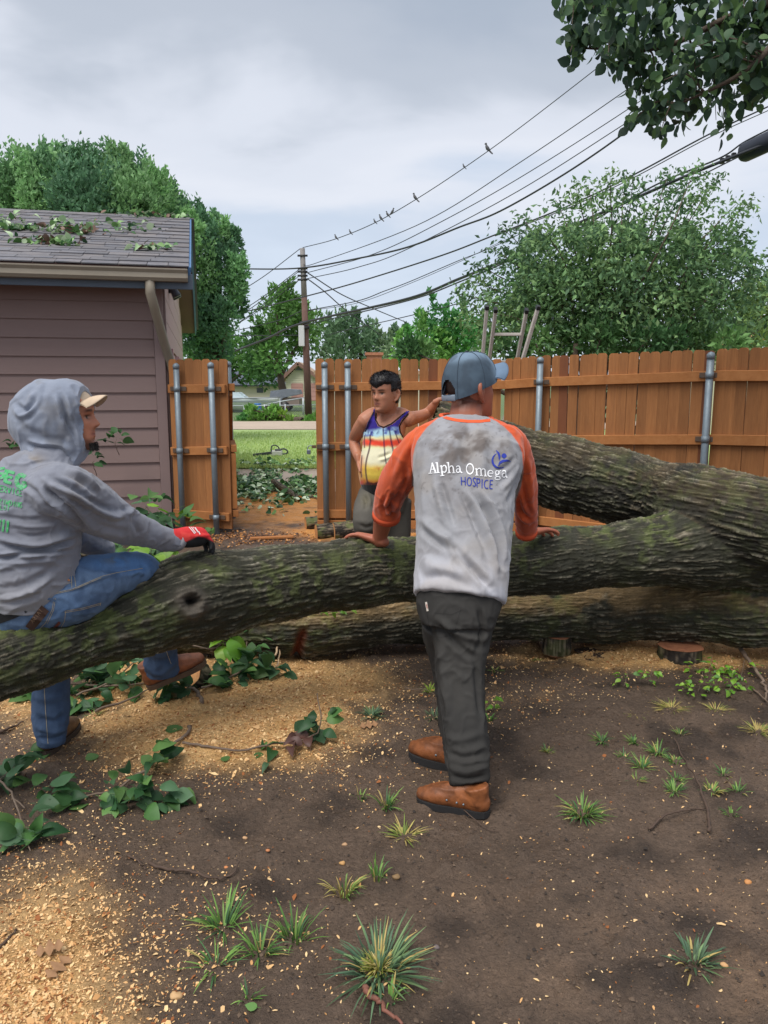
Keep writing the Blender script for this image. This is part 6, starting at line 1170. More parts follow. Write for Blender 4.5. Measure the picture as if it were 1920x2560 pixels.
# grass tufts
def tuft(p, rad, n, h, cols, label, seed, group=None, wd=0.0028, dry=0.0):
    g = np.random.default_rng(seed); V = []; F = []; C = []; k = 0
    mu = g.uniform(-3, 3)
    for i in range(n):
        a = g.vonmises(mu, .55); q = rad*0.34*math.sqrt(g.random()); ln = h*g.uniform(0.35, 1.25); out_ = rad*g.uniform(0.15, 1.0)**1.1
        b = Vector((p.x+math.cos(a)*q, p.y+math.sin(a)*q, p.z-0.004)); d = Vector((math.cos(a), math.sin(a), 0)); s = Vector((-math.sin(a), math.cos(a), 0))*wd*g.uniform(0.7, 1.4)
        c = A3(cols[g.integers(len(cols))])*g.uniform(0.75, 1.3)
        if g.random() < dry: c = A3(lin(190, 168, 104))
        dr = g.uniform(0.3, 1.3)
        for j, (t, wj) in enumerate(((0, 1), (.35, 1), (.7, .75), (1, .12))):
            m = b+d*(out_*t**1.2)+UP*(ln*(t*1.35-dr*0.85*t*t)); V += [list(m-s*wj), list(m+s*wj)]; C += [c*(0.8+0.35*t)]*2
        F += [(k+2*j, k+2*j+1, k+2*j+3, k+2*j+2) for j in range(3)]; k += 8
    return tag(mk('grass_tuft', V, F, M_grass, None, np.array(C), True), label, 'grass', group)
GT = [lin(84, 122, 58), lin(110, 150, 70), lin(70, 108, 66), lin(132, 164, 84)]; GD = [lin(78, 104, 80), lin(96, 124, 92), lin(70, 94, 64), lin(112, 138, 92)]; GY_ = [lin(150, 160, 84), lin(180, 170, 96), lin(120, 140, 64)]
T_ = [(948, 2438, .15, 150, .085, GD, 'large blue-green grass clump with a yellow heart', .1, .0035), (948, 2430, .05, 160, .05, [lin(178, 166, 92), lin(150, 160, 72), lin(196, 178, 120)], None, 0, .0022),
      (1455, 2030, .10, 90, .07, GT, 'dense round grass tuft on bare mud right of the brown shoe', .12, .0028), (930, 1792, .075, 60, .05, GD, 'dark grass tuft beside the dry oak leaf', .05, .003),
      (1735, 2400, .10, 42, .055, GD, 'flat blue-green grass tuft on the tan mud patch', .05, .0035), (735, 2338, .085, 34, .10, GT, 'upright bright grass tuft nearest the large clump', .05, .003), (560, 2315, .10, 36, .08, GT, 'spreading grass tuft at the edge of the wood chips', .08, .003),
      (650, 2380, .085, 34, .08, GT, 'grass tuft with a dead stem, between two brighter tufts', .1, .003), (540, 2410, .10, 22, .05, GT, 'thin straggling grass blades on the wood chips', .15, .0028), (860, 2222, .075, 38, .09, GT+GY_, 'yellow-tipped upright grass tuft', .25, .0026), (942, 2195, .05, 20, .09, GT, 'small upright grass tuft beside the yellow-tipped one', .1, .0026),
      (965, 2012, .07, 34, .07, GT, 'bright grass tuft left of the brown shoe', .1, .0028), (900, 1985, .045, 16, .06, GT, 'slender grass tuft left of the shoes', .1, .0026), (1010, 2085, .085, 40, .04, GY_, 'yellowed flat grass tuft below the shoes', .35, .0024), (1368, 1875, .05, 40, .065, GY_+GT, 'small pale upright grass tuft alone on the mud', .1, .0024),
      (1505, 1845, .085, 30, .06, GT, 'grass tuft at the end of the green patch farthest from the long twig', .08, .003), (1585, 1850, .06, 22, .06, GT, 'slim grass tuft second from the end of the green patch', .08, .003), (1560, 1890, .06, 26, .07, GT, 'compact grass tuft beside the thick middle tuft of the green patch', .1, .003), (1645, 1880, .09, 50, .07, GT, 'thick grass tuft in the middle of the green patch', .1, .003),
      (1605, 1920, .085, 40, .06, GT, 'thick grass tuft with an orange leaf in the green patch', .12, .003), (1690, 1905, .07, 30, .06, GT, 'grass tuft in the green patch by the long twig', .08, .003), (1590, 1950, .08, 24, .04, GY_+GT, 'curling yellowish grass blades at the edge of the green patch', .2, .0024), (1690, 1945, .07, 22, .045, GT, 'low grass beneath the long twig', .1, .0026),
      (1685, 1985, .085, 34, .055, GT, 'low bright grass tuft left of the long twig', .1, .003), (1780, 1975, .09, 28, .045, GT+GY_, 'ragged grass tuft right of the long twig', .25, .0028), (1810, 1935, .07, 18, .05, GT, 'sparse grass tuft right of the green patch', .1, .0026), (1845, 1985, .07, 16, .06, GT, 'star-shaped sparse grass tuft beyond the long twig', .1, .003), (1830, 2030, .06, 16, .06, GT, 'grass tuft with a dry stalk near the long twig', .2, .003),
      (1700, 1830, .06, 20, .06, GT, 'small grass tuft at the top of the long twig', .1, .0026), (1680, 1775, .13, 70, .035, GY_, 'matted dry yellow grass in the shade', .55, .0022), (1590, 1780, .10, 40, .03, GY_, 'flat dry grass beside the matted patch', .5, .0022), (1790, 1775, .11, 40, .04, GY_, 'dry straw-like grass below the weeds', .5, .0022), (1895, 1830, .12, 60, .05, GY_, 'dry grass heap at the foot of the grey stick', .5, .0024),
      (1075, 1730, .05, 30, .05, [lin(150, 180, 70)], 'lime grass tuft behind the trouser leg', .1, .0026), (1085, 1790, .07, 24, .06, GD, 'dark grass blades behind the trouser leg', .05, .003), (1235, 1680, .05, 24, .04, GT, 'tiny grass tuft in the wet hollow', .1, .0024), (1345, 1645, .06, 30, .05, GY_+GT, 'small grass tuft beside the reddish log slice', .2, .0024),
      (235, 1790, .06, 18, .03, GT, 'few grass blades behind the jeans leg', .2, .0026), (1225, 1790, .04, 16, .05, GT, 'bright green weed tuft right of the trouser leg', 0, .004), (505, 1715, .07, 20, .04, GT, 'short grass at the sole of the raised boot', .1, .0026), (975, 1960+545, .05, 12, .06, GT, None, .1, .003), (620, 2500, .05, 10, .05, GT, 'sparse thin grass blades by the pale pebble', .1, .0026), (1390, 1290, .10, 30, .05, [lin(130, 170, 70)], 'green tuft behind the stem beside the right hand', 0, .004)]
for k, t in enumerate(T_):
    u, v, rad, n, h, cl, lb, dry, wd = t
    if u > 1300 and v < 2100 and u != 1455: rad *= .72; h *= .72; wd *= .8
    h *= .8; wd *= .82; n = int(n*(1.6 if 1480 < u < 1860 else 1.25))
    tuft(on(u, v), rad, n, h, cl, lb or ('short yellow stubble in the heart of the large clump' if k == 1 else 'small grass tuft right of the large clump'), 200+k, 'grass tufts on the mud', wd, dry)
# low broad-leaved weeds by the stick
for k, (u, v, n_, sp, lb) in enumerate(((1745, 1735, 16, .12, 'bright green weed with rounded leaves left of the grey stick'), (1820, 1740, 20, .10, 'tall bright green weed beside the grey stick'), (1850, 1700, 12, .10, 'pale weed below the grey stick'), (1620, 1722, 8, .06, 'small weed at the edge of the dry grass'), (1770, 1690, 16, .12, 'scattered small weeds below the log slice'), (1560, 1722, 6, .05, 'tiny weed seedlings on the mud'), (1230, 1775, 6, .03, 'small leafy weed right of the trouser leg'))):
    p = on(u, v); branch('weed', [([p, p+Vector((.01, 0, .05)), p+Vector((.02, .01, .10))], .002)], [(p, (sp, sp*.7), int(n_*1.7), .07)], lb, .027, M_lime+[M_leaf[3]], 60+k, cat='weed')
# sticks
def stick(name, pts, r0, lb, m=M_twigd, subs=()):
    t = thing(name, pts[0], lb, 'stick')
    for q, rr in [(pts, r0)]+list(subs):
        c = crom(np.array([list(p) for p in q]), 6); c = c+np.random.default_rng(int(r0*1e6)).normal(0, rr*0.45, c.shape)*np.array([1, 1, .4])
        mk('twig', *tube(c, list(np.linspace(rr, rr*0.4, len(c))), 8), m, t)
    return t
stick('stick', [og(1775, 2092, .012), og(1768, 2030, .012), og(1735, 1960, .03), og(1705, 1890, .02), og(1685, 1850, .02)], .006, 'long thin forked twig lying over the grass patch', M_twigd, [([og(1625, 2075, .008), og(1660, 2052, .02), og(1710, 2035, .015), og(1765, 2028, .012)], .005), ([og(1738, 1955, .03), og(1775, 1942, .04)], .003)])
stick('stick', [og(320, 2138, .01), og(345, 2160, .012), og(366, 2174, .006)], .005, 'short dark stick on the mud')
stick('stick', [og(376, 2162, .012), og(430, 2176, .012), og(470, 2190, .02), og(525, 2203, .015), og(570, 2190, .01), og(602, 2172, .02)], .006, 'bent dark twig lying on the wood chips')
stick('stick', [og(905, 2498, .03), og(935, 2525, .03), og(965, 2550, .03), og(1010, 2590, .03)], .0085, 'thick reddish twig poking into the large grass clump', mat('red_twig', lin(128, 82, 66), 0.7, var=(40, 0.4, lin(96, 60, 48))))
stick('stick', [og(1842, 1642, .06), og(1858, 1668, .06), og(1885, 1700, .05), og(1908, 1735, .03), og(1914, 1762, .01)], .013, 'thick pale grey stick by the weeds', M_twig, [([og(1880, 1735, .01), og(1925, 1775, .02)], .006)])
stick('stick', [og(1012, 1728, .03), og(1030, 1738, .04), og(1060, 1738, .05), og(1090, 1750, .02)], .003, 'thin curved twig behind the trouser leg', M_twig)
stick('stick', [og(-10, 1840, .01), og(30, 1825, .015), og(60, 1812, .01)], .008, 'dark stick left of the jeans leg')
stick('stick', [og(0, 2370, .01), og(25, 2345, .01), og(45, 2325, .01)], .005, 'short dark splinter on the thick sawdust')
stick('stick', [P(690, 1640, 4.02)+Vector((0, 0, 0)), og(702, 1650, .12), og(695, 1680, .05), og(685, 1695, .02)], .006, 'pale peeled stick leaning on the lower stem', mat('peeled', lin(186, 160, 128), 0.7))
_bl_ = stick('boot_lace', [og(1160, 2035, .02), og(1200, 2062, .012), og(1225, 2070, .01), og(1250, 2072, .01)], .0022, 'loose boot lace trailing on the mud'); _bl_['category'] = 'lace'
# pebbles
for k, (u, v, s_, c) in enumerate(((440, 2492, .018, lin(196, 158, 112)), (862, 2106, .010, lin(176, 140, 104)), (855, 2152, .011, lin(190, 146, 92)), (612, 2092, .010, lin(190, 150, 110)), (990, 2190, .014, lin(130, 104, 70)), (1870, 2205, .012, lin(196, 136, 80)), (1092, 2370, .010, lin(104, 92, 90)), (670, 2140, .008, lin(186, 120, 76)), (565, 2160, .008, lin(200, 130, 80)), (1810, 2415, .012, lin(206, 160, 110)))):
    p = on(u, v); V, F = sphere(p+Vector((0, 0, s_*.3)), (s_, s_*.75, s_*.55), 12, 8); V = V+(fbm(V, 90, 2, k)-.5)[:, None]*s_*.5
    tag(mk('pebble', V, F, mat('pebble_stone', c, 0.7, var=(60, 0.4, 0.75))), ['largest tan pebble, lying beside the sawdust', 'small round tan pebble near the yellowed grass', 'oval tan pebble near the yellow-tipped tuft', 'tan pebble above the bent twig', 'brown stone below the yellowed grass', 'orange pebble alone on bare mud past the long twig', 'grey pebble right of the large clump', 'small orange pebble closer to the yellow-tipped tuft', 'small orange pebble closer to the bent twig', 'pale chip right of the flat tuft'][k], 'pebble', 'pebbles on the mud')
# ================================================================== background: trees, houses, pole, wires, birds
M_fol = mat('foliage', attr=True, rough=0.55, trans=0.36, spec=0.3)
M_trunk = mat('tree_trunk', lin(92, 78, 66), 0.9, var=[(6, 0.5, 0.6)], bump=(20, 0.6, 0.03))
def leaf_quads(P0, dirs, size, g, asp=0.5):
    """kite-shaped leaves at P0 pointing along dirs"""
    n = len(P0); d = dirs/np.linalg.norm(dirs, axis=1)[:, None]; rnd = g.normal(0, 1, (n, 3)); s = np.cross(d, rnd); s /= np.linalg.norm(s, axis=1)[:, None]+1e-9
    sz = size*g.uniform(0.6, 1.35, n); nn = np.cross(d, s); L_ = d*sz[:, None]; W = s*(sz*asp*0.5)[:, None]; K = nn*(sz*0.10)[:, None]
    V = np.stack([P0, P0+L_*0.45+W+K, P0+L_-K*1.5, P0+L_*0.45-W+K], 1).reshape(-1, 3); i = np.arange(n)*4
    return V, np.concatenate([np.stack([i, i+1, i+2], 1), np.stack([i, i+2, i+3], 1)])
def crown_tree(name, lobes, D, label, leaf, per, cols, seed, dj=1.0, droop=0.0, up_=0.2, asp=0.55, group=None, trunk=None, cat='tree', shell=0.45, sprig=0):
    g = np.random.default_rng(seed); k = D/FPX; PP = []; DD = []; CC = []; cen = []; cols = np.array(cols)
    for (u, v, r) in lobes:
        c = P(u, v, D+g.uniform(-dj, dj)); rr = r*k; cen.append((c, rr)); n = int(per*(r/50.0)**1.5)
        a = g.normal(0, 1, (n, 3)); a /= np.linalg.norm(a, axis=1)[:, None]; q = (shell+(1.08-shell)*g.uniform(0, 1, n)**0.6); q *= 0.58+0.85*fbm(a*2.3+seed, 1.0, 3, seed+int(abs(u)))
        p = A3(c)+a*(q*rr)[:, None]*A3((1, 1, 1.05)); kp = fbm(p, 2.2/rr, 3, seed+7) > .40; p, a = p[kp], a[kp]; n = len(p); PP.append(p); DD.append(a*0.7+g.normal(0, 0.6, (n, 3))+A3((0, 0, up_-droop)))
        t = g.uniform(0, 1); base_ = cols[g.integers(len(cols))]*(0.85+0.3*t); CC.append(base_[None]*g.uniform(0.65, 1.4, n)[:, None])
        for _ in range(sprig):
            an = g.uniform(0, 6.28); tp = A3(c)+A3((math.cos(an)*0.6*rr, math.sin(an)*0.6*rr, 0.7*rr)); ln = rr*g.uniform(0.5, 1.1); m = 46
            tt = g.uniform(0, 1, m); PP.append(tp+np.outer(tt*ln, A3((g.normal(0, .2), g.normal(0, .2), 1)))+g.normal(0, rr*0.10, (m, 3))); DD.append(g.normal(0, 0.5, (m, 3))+A3((0, 0, 0.8))); CC.append(base_[None]*g.uniform(0.9, 1.5, m)[:, None])
    PP, DD, CC = np.concatenate(PP), np.concatenate(DD), np.concatenate(CC)
    cx = Vector(np.mean([list(c) for c, _ in cen], 0)); b = Vector(trunk) if trunk else Vector((cx.x, cx.y, 0)); b.z = -0.05
    t = thing(name, (b.x, b.y, 0), label, cat, group)
    V, F = leaf_quads(PP, DD, leaf, g, asp); mk('crown', V, F, M_fol, t, np.repeat(CC, 4, 0), False)
    r0 = 0.012*D**0.8+0.03; fork = b.lerp(cx, 0.45); tr = mk('trunk', *tube([b, b.lerp(fork, .5)+Vector((r0*.5, 0, 0)), fork, cx], [r0, r0*.85, r0*.7, r0*.3], 10, 4), M_trunk, t)
    for c, rr in cen[::2]: mk('limb', *tube([fork, fork.lerp(c, .5)+Vector((0, 0, rr*.2)), c], [r0*.45, r0*.3, r0*.08], 6, 3), M_trunk, tr)
    return t
DK = [lin(104, 144, 102), lin(118, 160, 110), lin(94, 132, 98), lin(132, 172, 116)]; MD = [lin(88, 130, 66), lin(72, 112, 58), lin(104, 146, 76)]; BR = [lin(98, 156, 84), lin(84, 146, 82), lin(120, 168, 88)]; GR = [lin(112, 142, 106), lin(98, 128, 96), lin(128, 152, 112)]
crown_tree('shade_tree', [(u_, v_+48, r_*.92) for u_, v_, r_ in [(-160, 520, 110), (-60, 470, 90), (20, 500, 80), (40, 430, 62), (110, 405, 55), (128, 378, 38), (120, 490, 90), (190, 405, 52), (250, 405, 55), (300, 385, 40), (220, 490, 90), (335, 430, 58), (320, 500, 80), (385, 450, 50), (415, 480, 45), (400, 530, 60), (445, 510, 40), (470, 535, 35), (150, 440, 60), (270, 440, 60)]], 20,
           'broad dark tree with lumpy crown rising over the garage roof', 0.118, 2500, DK, 51, 1.4, 0, 0.5, sprig=9)
crown_tree('shade_tree', [(u_-8, v_, r_*.8) for u_, v_, r_ in [(500, 570, 45), (535, 575, 35), (560, 600, 38), (590, 615, 30), (515, 630, 60), (572, 665, 48), (600, 685, 35), (505, 700, 60), (560, 725, 45), (600, 725, 28), (495, 770, 50), (540, 775, 35), (490, 825, 45), (555, 850, 30), (520, 840, 40), (535, 810, 46), (575, 800, 34), (500, 870, 50), (545, 885, 44), (600, 765, 30)]], 22,
           'dark tree leaning out beside the garage gable', 0.115, 1700, DK, 52, 1.0, 0, 0.4, sprig=7)
crown_tree('shade_tree', [(692, 775, 40), (720, 765, 32), (672, 815, 40), (740, 805, 42), (782, 805, 28), (700, 845, 54), (755, 845, 36), (645, 880, 34), (680, 895, 34), (664, 940, 28), (640, 850, 22)], 50, 'mid green tree standing behind the utility pole', 0.34, 620, [lin(96, 138, 70), lin(76, 116, 62), lin(108, 148, 80)], 53, 2, 0, 0.4, sprig=2)
crown_tree('shade_tree', [(520, 880, 36), (560, 868, 40), (595, 885, 45), (625, 895, 38), (540, 905, 46), (600, 925, 36), (640, 920, 30), (490, 890, 40)], 70, 'round green trees beyond the dark roof', 0.42, 620, MD, 54, 3)
crown_tree('shade_tree', [(815, 870, 40), (842, 835, 36), (868, 850, 45), (878, 815, 22), (905, 865, 38), (938, 868, 40), (960, 885, 34), (1000, 850, 22), (985, 880, 30), (830, 895, 40), (900, 900, 50)], 62, 'greyish hedge tree row beyond the fence', 0.40, 560, GR, 55, 3, 0, 0.5, sprig=2)
crown_tree('shade_tree', [(1065, 828, 34), (1110, 808, 38), (1152, 825, 40), (1082, 862, 46), (1140, 862, 46), (1042, 872, 32), (1012, 885, 28), (1185, 855, 42), (1110, 890, 40)], 27, 'bright feathery green tree left of the ladder', 0.19, 700, BR, 56, 1.5, 0.2, 0.2, sprig=1)
crown_tree('shade_tree', [(1885, 740, 42), (1915, 790, 55), (1865, 830, 45), (1905, 850, 45), (1950, 760, 60), (1860, 780, 28)], 15, 'yellow-green tree past the near end of the long fence', 0.11, 620, [lin(122, 148, 80), lin(136, 158, 86), lin(104, 132, 70)], 57, 1.0)
crown_tree('shrub', [(1020, 875, 26), (1060, 885, 26), (1230, 860, 30), (1290, 865, 30), (1340, 860, 34), (1420, 855, 36), (1500, 850, 40), (1560, 850, 40), (1620, 850, 36), (1680, 850, 36), (1750, 850, 34), (1820, 860, 34)], 11.5, 'low bright hedge growing just behind the long fence', 0.10, 560, [lin(92, 134, 80), lin(110, 150, 88), lin(78, 118, 72)], 58, 0.6, 0, 0.5, cat='shrub')
# tall multi-stemmed shrub with arching shoots
def arching(label, D, seed):
    g = np.random.default_rng(seed); b = Vector((P(1500, 1000, D).x, D, 0)); t = thing('tall_shrub', b, label, 'shrub'); k = D/FPX
    PP, DD, CC = [], [], []; stems = []; cols = np.array([lin(98, 132, 90), lin(112, 148, 96), lin(84, 116, 82), lin(128, 160, 104)])
    edge = [(1140, 735), (1170, 700), (1185, 660), (1230, 620), (1255, 570), (1300, 540), (1350, 560), (1390, 500), (1440, 470), (1470, 460), (1525, 430), (1560, 470), (1585, 440), (1620, 520), (1675, 425), (1700, 480), (1748, 410), (1760, 470), (1795, 440), (1840, 510), (1880, 500), (1850, 560), (1870, 590), (1915, 640), (1900, 680), (1150, 800), (1190, 780), (1930, 720)]
    inner = [(g.uniform(1190, 1880), g.uniform(590, 860)) for _ in range(170)]
    inner = [(u, v) for u, v in inner if v > 560+0.0016*(u-1560)**2*0.9]
    ends = [(u, v, 1) for u, v in edge]+[(u, v, 0) for u, v in inner]
    for (u, v, e) in ends:
        tip = P(u, v, D+g.normal(0, 0.55 if e else 0.9)); start = b+Vector((g.normal(0, .5), g.normal(0, .4), 0))
        u0 = 1530+(u-1530)*0.62; v0 = 870+(v-870)*0.60; mid = P(u0, v0, D+g.normal(0, .5)); q = crom(np.array([list(start), list(start.lerp(mid, .55)+Vector((0, 0, .15))), list(mid), list(mid.lerp(tip, .6)+Vector((0, 0, .05))), list(tip)]), 8)
        if e or g.random() < 0.25: stems.append((q, .022 if e else .014))
        m = 190 if e else 115; s0 = 0.40 if e else 0.5; tt = g.uniform(s0, 1.0, m); idx = tt*(len(q)-1); i0 = np.clip(idx.astype(int), 0, len(q)-2); p = q[i0]+(q[i0+1]-q[i0])*(idx-i0)[:, None]
        tang = q[np.minimum(i0+1, len(q)-1)]-q[i0]; tang /= np.linalg.norm(tang, axis=1)[:, None]; sp = (0.22 if e else 0.34)*(1.15-tt)*1.6+0.03
        p = p+g.normal(0, 1, (m, 3))*sp[:, None]*A3((1, 1, .8)); PP.append(p); DD.append(tang*0.45+g.normal(0, .65, (m, 3))+A3((0, 0, -.45))); CC.append(cols[g.integers(4)][None]*g.uniform(.65, 1.45, m)[:, None])
    n = 32000; u = g.normal(1540, 215, n); v = 560+np.abs(g.normal(0, 1, n))*170; ok = (v < 900) & (v > 500+0.0014*(u-1570)**2) & (u > 1150) & (u < 1960); ok &= fbm(xyz(u/34, v/34), 1, 3, 9) > 0.50
    u, v = u[ok], v[ok]; p = np.array([list(P(a, c, D+e)) for a, c, e in zip(u, v, g.normal(0, .8, len(u)))]); PP.append(p); DD.append(g.normal(0, .7, (len(u), 3))+A3((0, 0, -.3))); CC.append(cols[g.integers(0, 4, len(u))]*g.uniform(.6, 1.4, len(u))[:, None])
    PP, DD, CC = map(np.concatenate, (PP, DD, CC)); V, F = leaf_quads(PP, DD, 0.092, g, 0.46); mk('crown', V, F, M_fol, t, np.repeat(CC, 4, 0), False)
    for q, r in stems: mk('stem', *tube(q, list(np.linspace(r, r*.12, len(q))), 6), M_trunk, t)
arching('tall many-stemmed shrub with arching shoots behind the fence', 12.5, 61)

# bough hanging into view from a tree whose trunk stands outside the picture
def bough():
    g = np.random.default_rng(71); r = random.Random(71); base_ = Vector((4.6, 4.3, 0)); t = thing('overhanging_tree', base_, 'round-leaved tree bough hanging over the yard under the sky', 'tree')
    mk('trunk', *tube([base_-Vector((0, 0, .1)), (4.55, 4.35, 1.6), (4.3, 4.5, 3.2), (3.9, 4.8, 4.6)], [.2, .17, .14, .08], 12, 4), M_trunk, t)
    anchor = P(2100, -60, 5.2); twigs = []
    tips = [(1445, 0), (1430, 60), (1425, 130), (1470, 95), (1520, 140), (1480, 40), (1560, 170), (1560, 90), (1600, 30), (1585, 200), (1600, 250), (1575, 310), (1600, 290), (1640, 230), (1650, 330), (1660, 200), (1700, 290), (1690, 230), (1720, 180), (1745, 270), (1730, 120), (1790, 240), (1790, 300), (1810, 330), (1820, 200), (1850, 240), (1880, 270), (1865, 180), (1910, 240), (1915, 190), (1900, 120), (1640, 120), (1680, 60), (1760, 60), (1830, 110), (1930, 60), (1520, 20), (1620, -40), (1740, -20), (1860, 20)]
    boughs = [[P(2100, -60, 5.1), P(1850, 30, 5.3), P(1650, 120, 5.4), P(1450, 120, 5.5)], [P(2100, -60, 5.1), P(1960, 80, 5.0), P(1860, 180, 5.0), P(1700, 260, 5.1)], [P(2100, -120, 5.1), P(1800, -60, 5.4), P(1600, -10, 5.5), P(1440, 0, 5.6)]]
    lead = Vector((3.9, 4.8, 4.6))
    for q in boughs: mk('bough', *tube([lead]+q, [.05, .035, .022, .014, .006], 8, 4), M_trunk, t)
    bp = [Vector(p) for q in boughs for p in crom(np.array([list(x) for x in q]), 8)]
    PP, DD, CC = [], [], []; cols = np.array([lin(60, 84, 64), lin(50, 72, 58), lin(72, 100, 70), lin(96, 126, 78)]); acc = Acc()
    for (u, v) in tips:
        tip = P(u, v, 5.3+g.normal(0, .25)); near = min(bp, key=lambda k: (k-tip).length+(0.25 if k.z < tip.z else 0)); q = crom(np.array([list(near), list(near.lerp(tip, .5)+Vector((0, 0, .07))), list(tip)]), 6); acc.add(*tube(q, list(np.linspace(.008, .002, len(q))), 5))
        m = 34; tt = g.uniform(.2, 1.03, m); idx = np.clip(tt, 0, .999)*(len(q)-1); i0 = idx.astype(int); p = q[i0]+(q[np.minimum(i0+1, len(q)-1)]-q[i0])*(idx-i0)[:, None]
        PP.append(p+g.normal(0, .055, (m, 3))); DD.append(g.normal(0, .5, (m, 3))+A3((0, 0, -.75))); CC.append(cols[g.integers(0, 4, m)]*g.uniform(.7, 1.3, m)[:, None])
    n = 700; u = g.uniform(1480, 2000, n); v = g.uniform(-80, 215, n); ok = v < 60+(u-1480)*.38; u, v = u[ok], v[ok]
    PP.append(np.array([list(P(a, c, 5.4+e)) for a, c, e in zip(u, v, g.normal(0, .3, len(u)))])); DD.append(g.normal(0, .5, (len(u), 3))+A3((0, 0, -.6))); CC.append(cols[g.integers(0, 4, len(u))]*g.uniform(.7, 1.3, len(u))[:, None])
    acc.mk('twigs', M_trunk, t); PP, DD, CC = map(np.concatenate, (PP, DD, CC)); d = DD/np.linalg.norm(DD, axis=1)[:, None]
    # round heart-shaped leaves
    shp = LV[0][0][:18]; f = np.array(LV[0][1][:10]); n = len(PP); s = np.cross(d, g.normal(0, 1, (n, 3))); s /= np.linalg.norm(s, axis=1)[:, None]; nn = np.cross(s, d); sz = 0.072*g.uniform(.7, 1.25, n)
    V = PP[:, None]+(shp[None, :, 0, None]*s[:, None]*1.05+shp[None, :, 1, None]*d[:, None]*0.95+shp[None, :, 2, None]*nn[:, None])*sz[:, None, None]
    mk('crown', V.reshape(-1, 3), (f[None]+(np.arange(n)*18)[:, None, None]).reshape(-1, 4), M_fol, t, np.repeat(CC, 18, 0))
bough()

# far houses -----------------------------------------------------------
def axbox(acc, x0, x1, y0, y1, z0, z1): acc.add(*box(((x0+x1)/2, (y0+y1)/2, (z0+z1)/2), ((x1-x0)/2, (y1-y0)/2, (z1-z0)/2)))
def part(name, m, par, *bs):
    a = Acc(); [axbox(a, *b) for b in bs]; return a.mk(name, m, par)
hD = 88.0; hx = lambda u: P(u, 960, hD).x; hz = lambda v: P(700, v, hD).z
h1 = thing('house', (hx(640), hD+3, 0), 'low beige house with dark grey roof beyond the road', 'house')
part('wall', mat('house_beige', lin(212, 204, 180), 0.8, var=(1.5, 0.3, 0.9)), h1, (hx(470), hx(712), hD+0.5, hD+7, -0.2, hz(963)))
V, F = prism([(-0.2, hz(963)), (3.9, hz(924)), (8, hz(963)), (8, hz(965)), (-0.2, hz(965))], (hx(462), hD, 0), (0, 1, 0), (0, 0, 1), (1, 0, 0), hx(725)-hx(462)); ro = mk('roof', V, F, mat('roof_dark', lin(84, 90, 104), 0.9, var=(3, 0.4, 0.75)), h1, None, False)
part('fascia', mat('fascia_dark', lin(52, 54, 60), 0.8), h1, (hx(462), hx(725), hD-0.28, hD-0.22, hz(966), hz(962)))
part('vent', mat('vent_black', lin(40, 42, 46), 0.6), ro, (hx(596), hx(604), hD+3.5, hD+4.2, hz(933), hz(927)))
for uu in (520, 560, 640): part('window', mat('far_window', lin(70, 76, 84), 0.2), h1, (hx(uu), hx(uu+16), hD+0.42, hD+0.48, hz(982), hz(970)))
gD = 78.0; gx = lambda u: P(u, 960, gD).x; gzz = lambda v: P(740, v, gD).z
h2 = thing('small_garage', (gx(750), gD+3, 0), 'small cream clapboard garage with pink doors and brown gable trim', 'garage')
mk('wall', *prism([(gx(714), -0.2), (gx(812), -0.2), (gx(812), gzz(954)), (gx(747), gzz(913)), (gx(714), gzz(950))], (0, gD, 0), (1, 0, 0), (0, 0, 1), (0, 1, 0), 6.0), mat('clapboard_cream', lin(222, 216, 190), 0.8), h2, None, False)
for i in range(16):
    v = 1000-i*5.4; w0, w1 = (714, 812) if v > 952 else (714+(952-v)*0.9, 812-(952-v)*1.5)
    if w1-w0 > 8: mk('clapboard', *box(((gx(w0)+gx(w1))/2, gD-0.02, gzz(v-2.7)), ((gx(w1)-gx(w0))/2, 0.02, (gzz(v-5.0)-gzz(v))/2*0.9), (Vector((1, 0, 0)), Vector((0, 1, -.12)).normalized(), Vector((0, .12, 1)).normalized())), mat('clapboard_paint', lin(226, 220, 194), 0.8) if i == 0 else bpy.data.materials['clapboard_paint'], h2, None, False)
M_rt = mat('trim_brown', lin(136, 104, 92), 0.8); M_rf2 = mat('roof_tan', lin(178, 152, 128), 0.9, var=(3, 0.4, 0.8))
for (u0, v0, u1, v1) in ((697, 955, 747, 908), (747, 908, 822, 962)):
    a, b = Vector((gx(u0), gD-0.6, gzz(v0))), Vector((gx(u1), gD-0.6, gzz(v1))); d = (b-a).normalized(); n_ = Vector((-d.z, 0, d.x))
    q = [a, b, b+n_*0.16, a+n_*0.16]; V = np.array([list(p) for p in q]+[list(p+Vector((0, 7, 0))) for p in q]); F = [(0, 1, 2, 3), (7, 6, 5, 4), (0, 4, 5, 1), (1, 5, 6, 2), (2, 6, 7, 3), (3, 7, 4, 0)]; r_ = mk('roof', V, F, M_rf2, h2, None, False)
    q = [a-n_*0.18, b-n_*0.18, b+n_*0.17, a+n_*0.17]; V = np.array([list(p-Vector((0, .08, 0))) for p in q]+[list(p-Vector((0, .01, 0))) for p in q]); mk('rake_board', V, F, M_rt, r_, None, False)
for (u0, u1) in ((728, 758), (772, 803)):
    d_ = part('garage_door', mat('door_pink', lin(196, 148, 140), 0.7, var=(2, 0.3, 0.85)), h2, (gx(u0), gx(u1), gD-0.10, gD-0.05, -0.1, gzz(960)))
    for i in range(4): part('panel', bpy.data.materials['door_pink'], d_, (gx(u0)+.04, gx(u1)-.04, gD-0.13, gD-0.10, 0.05+i*.43, 0.44+i*.43))
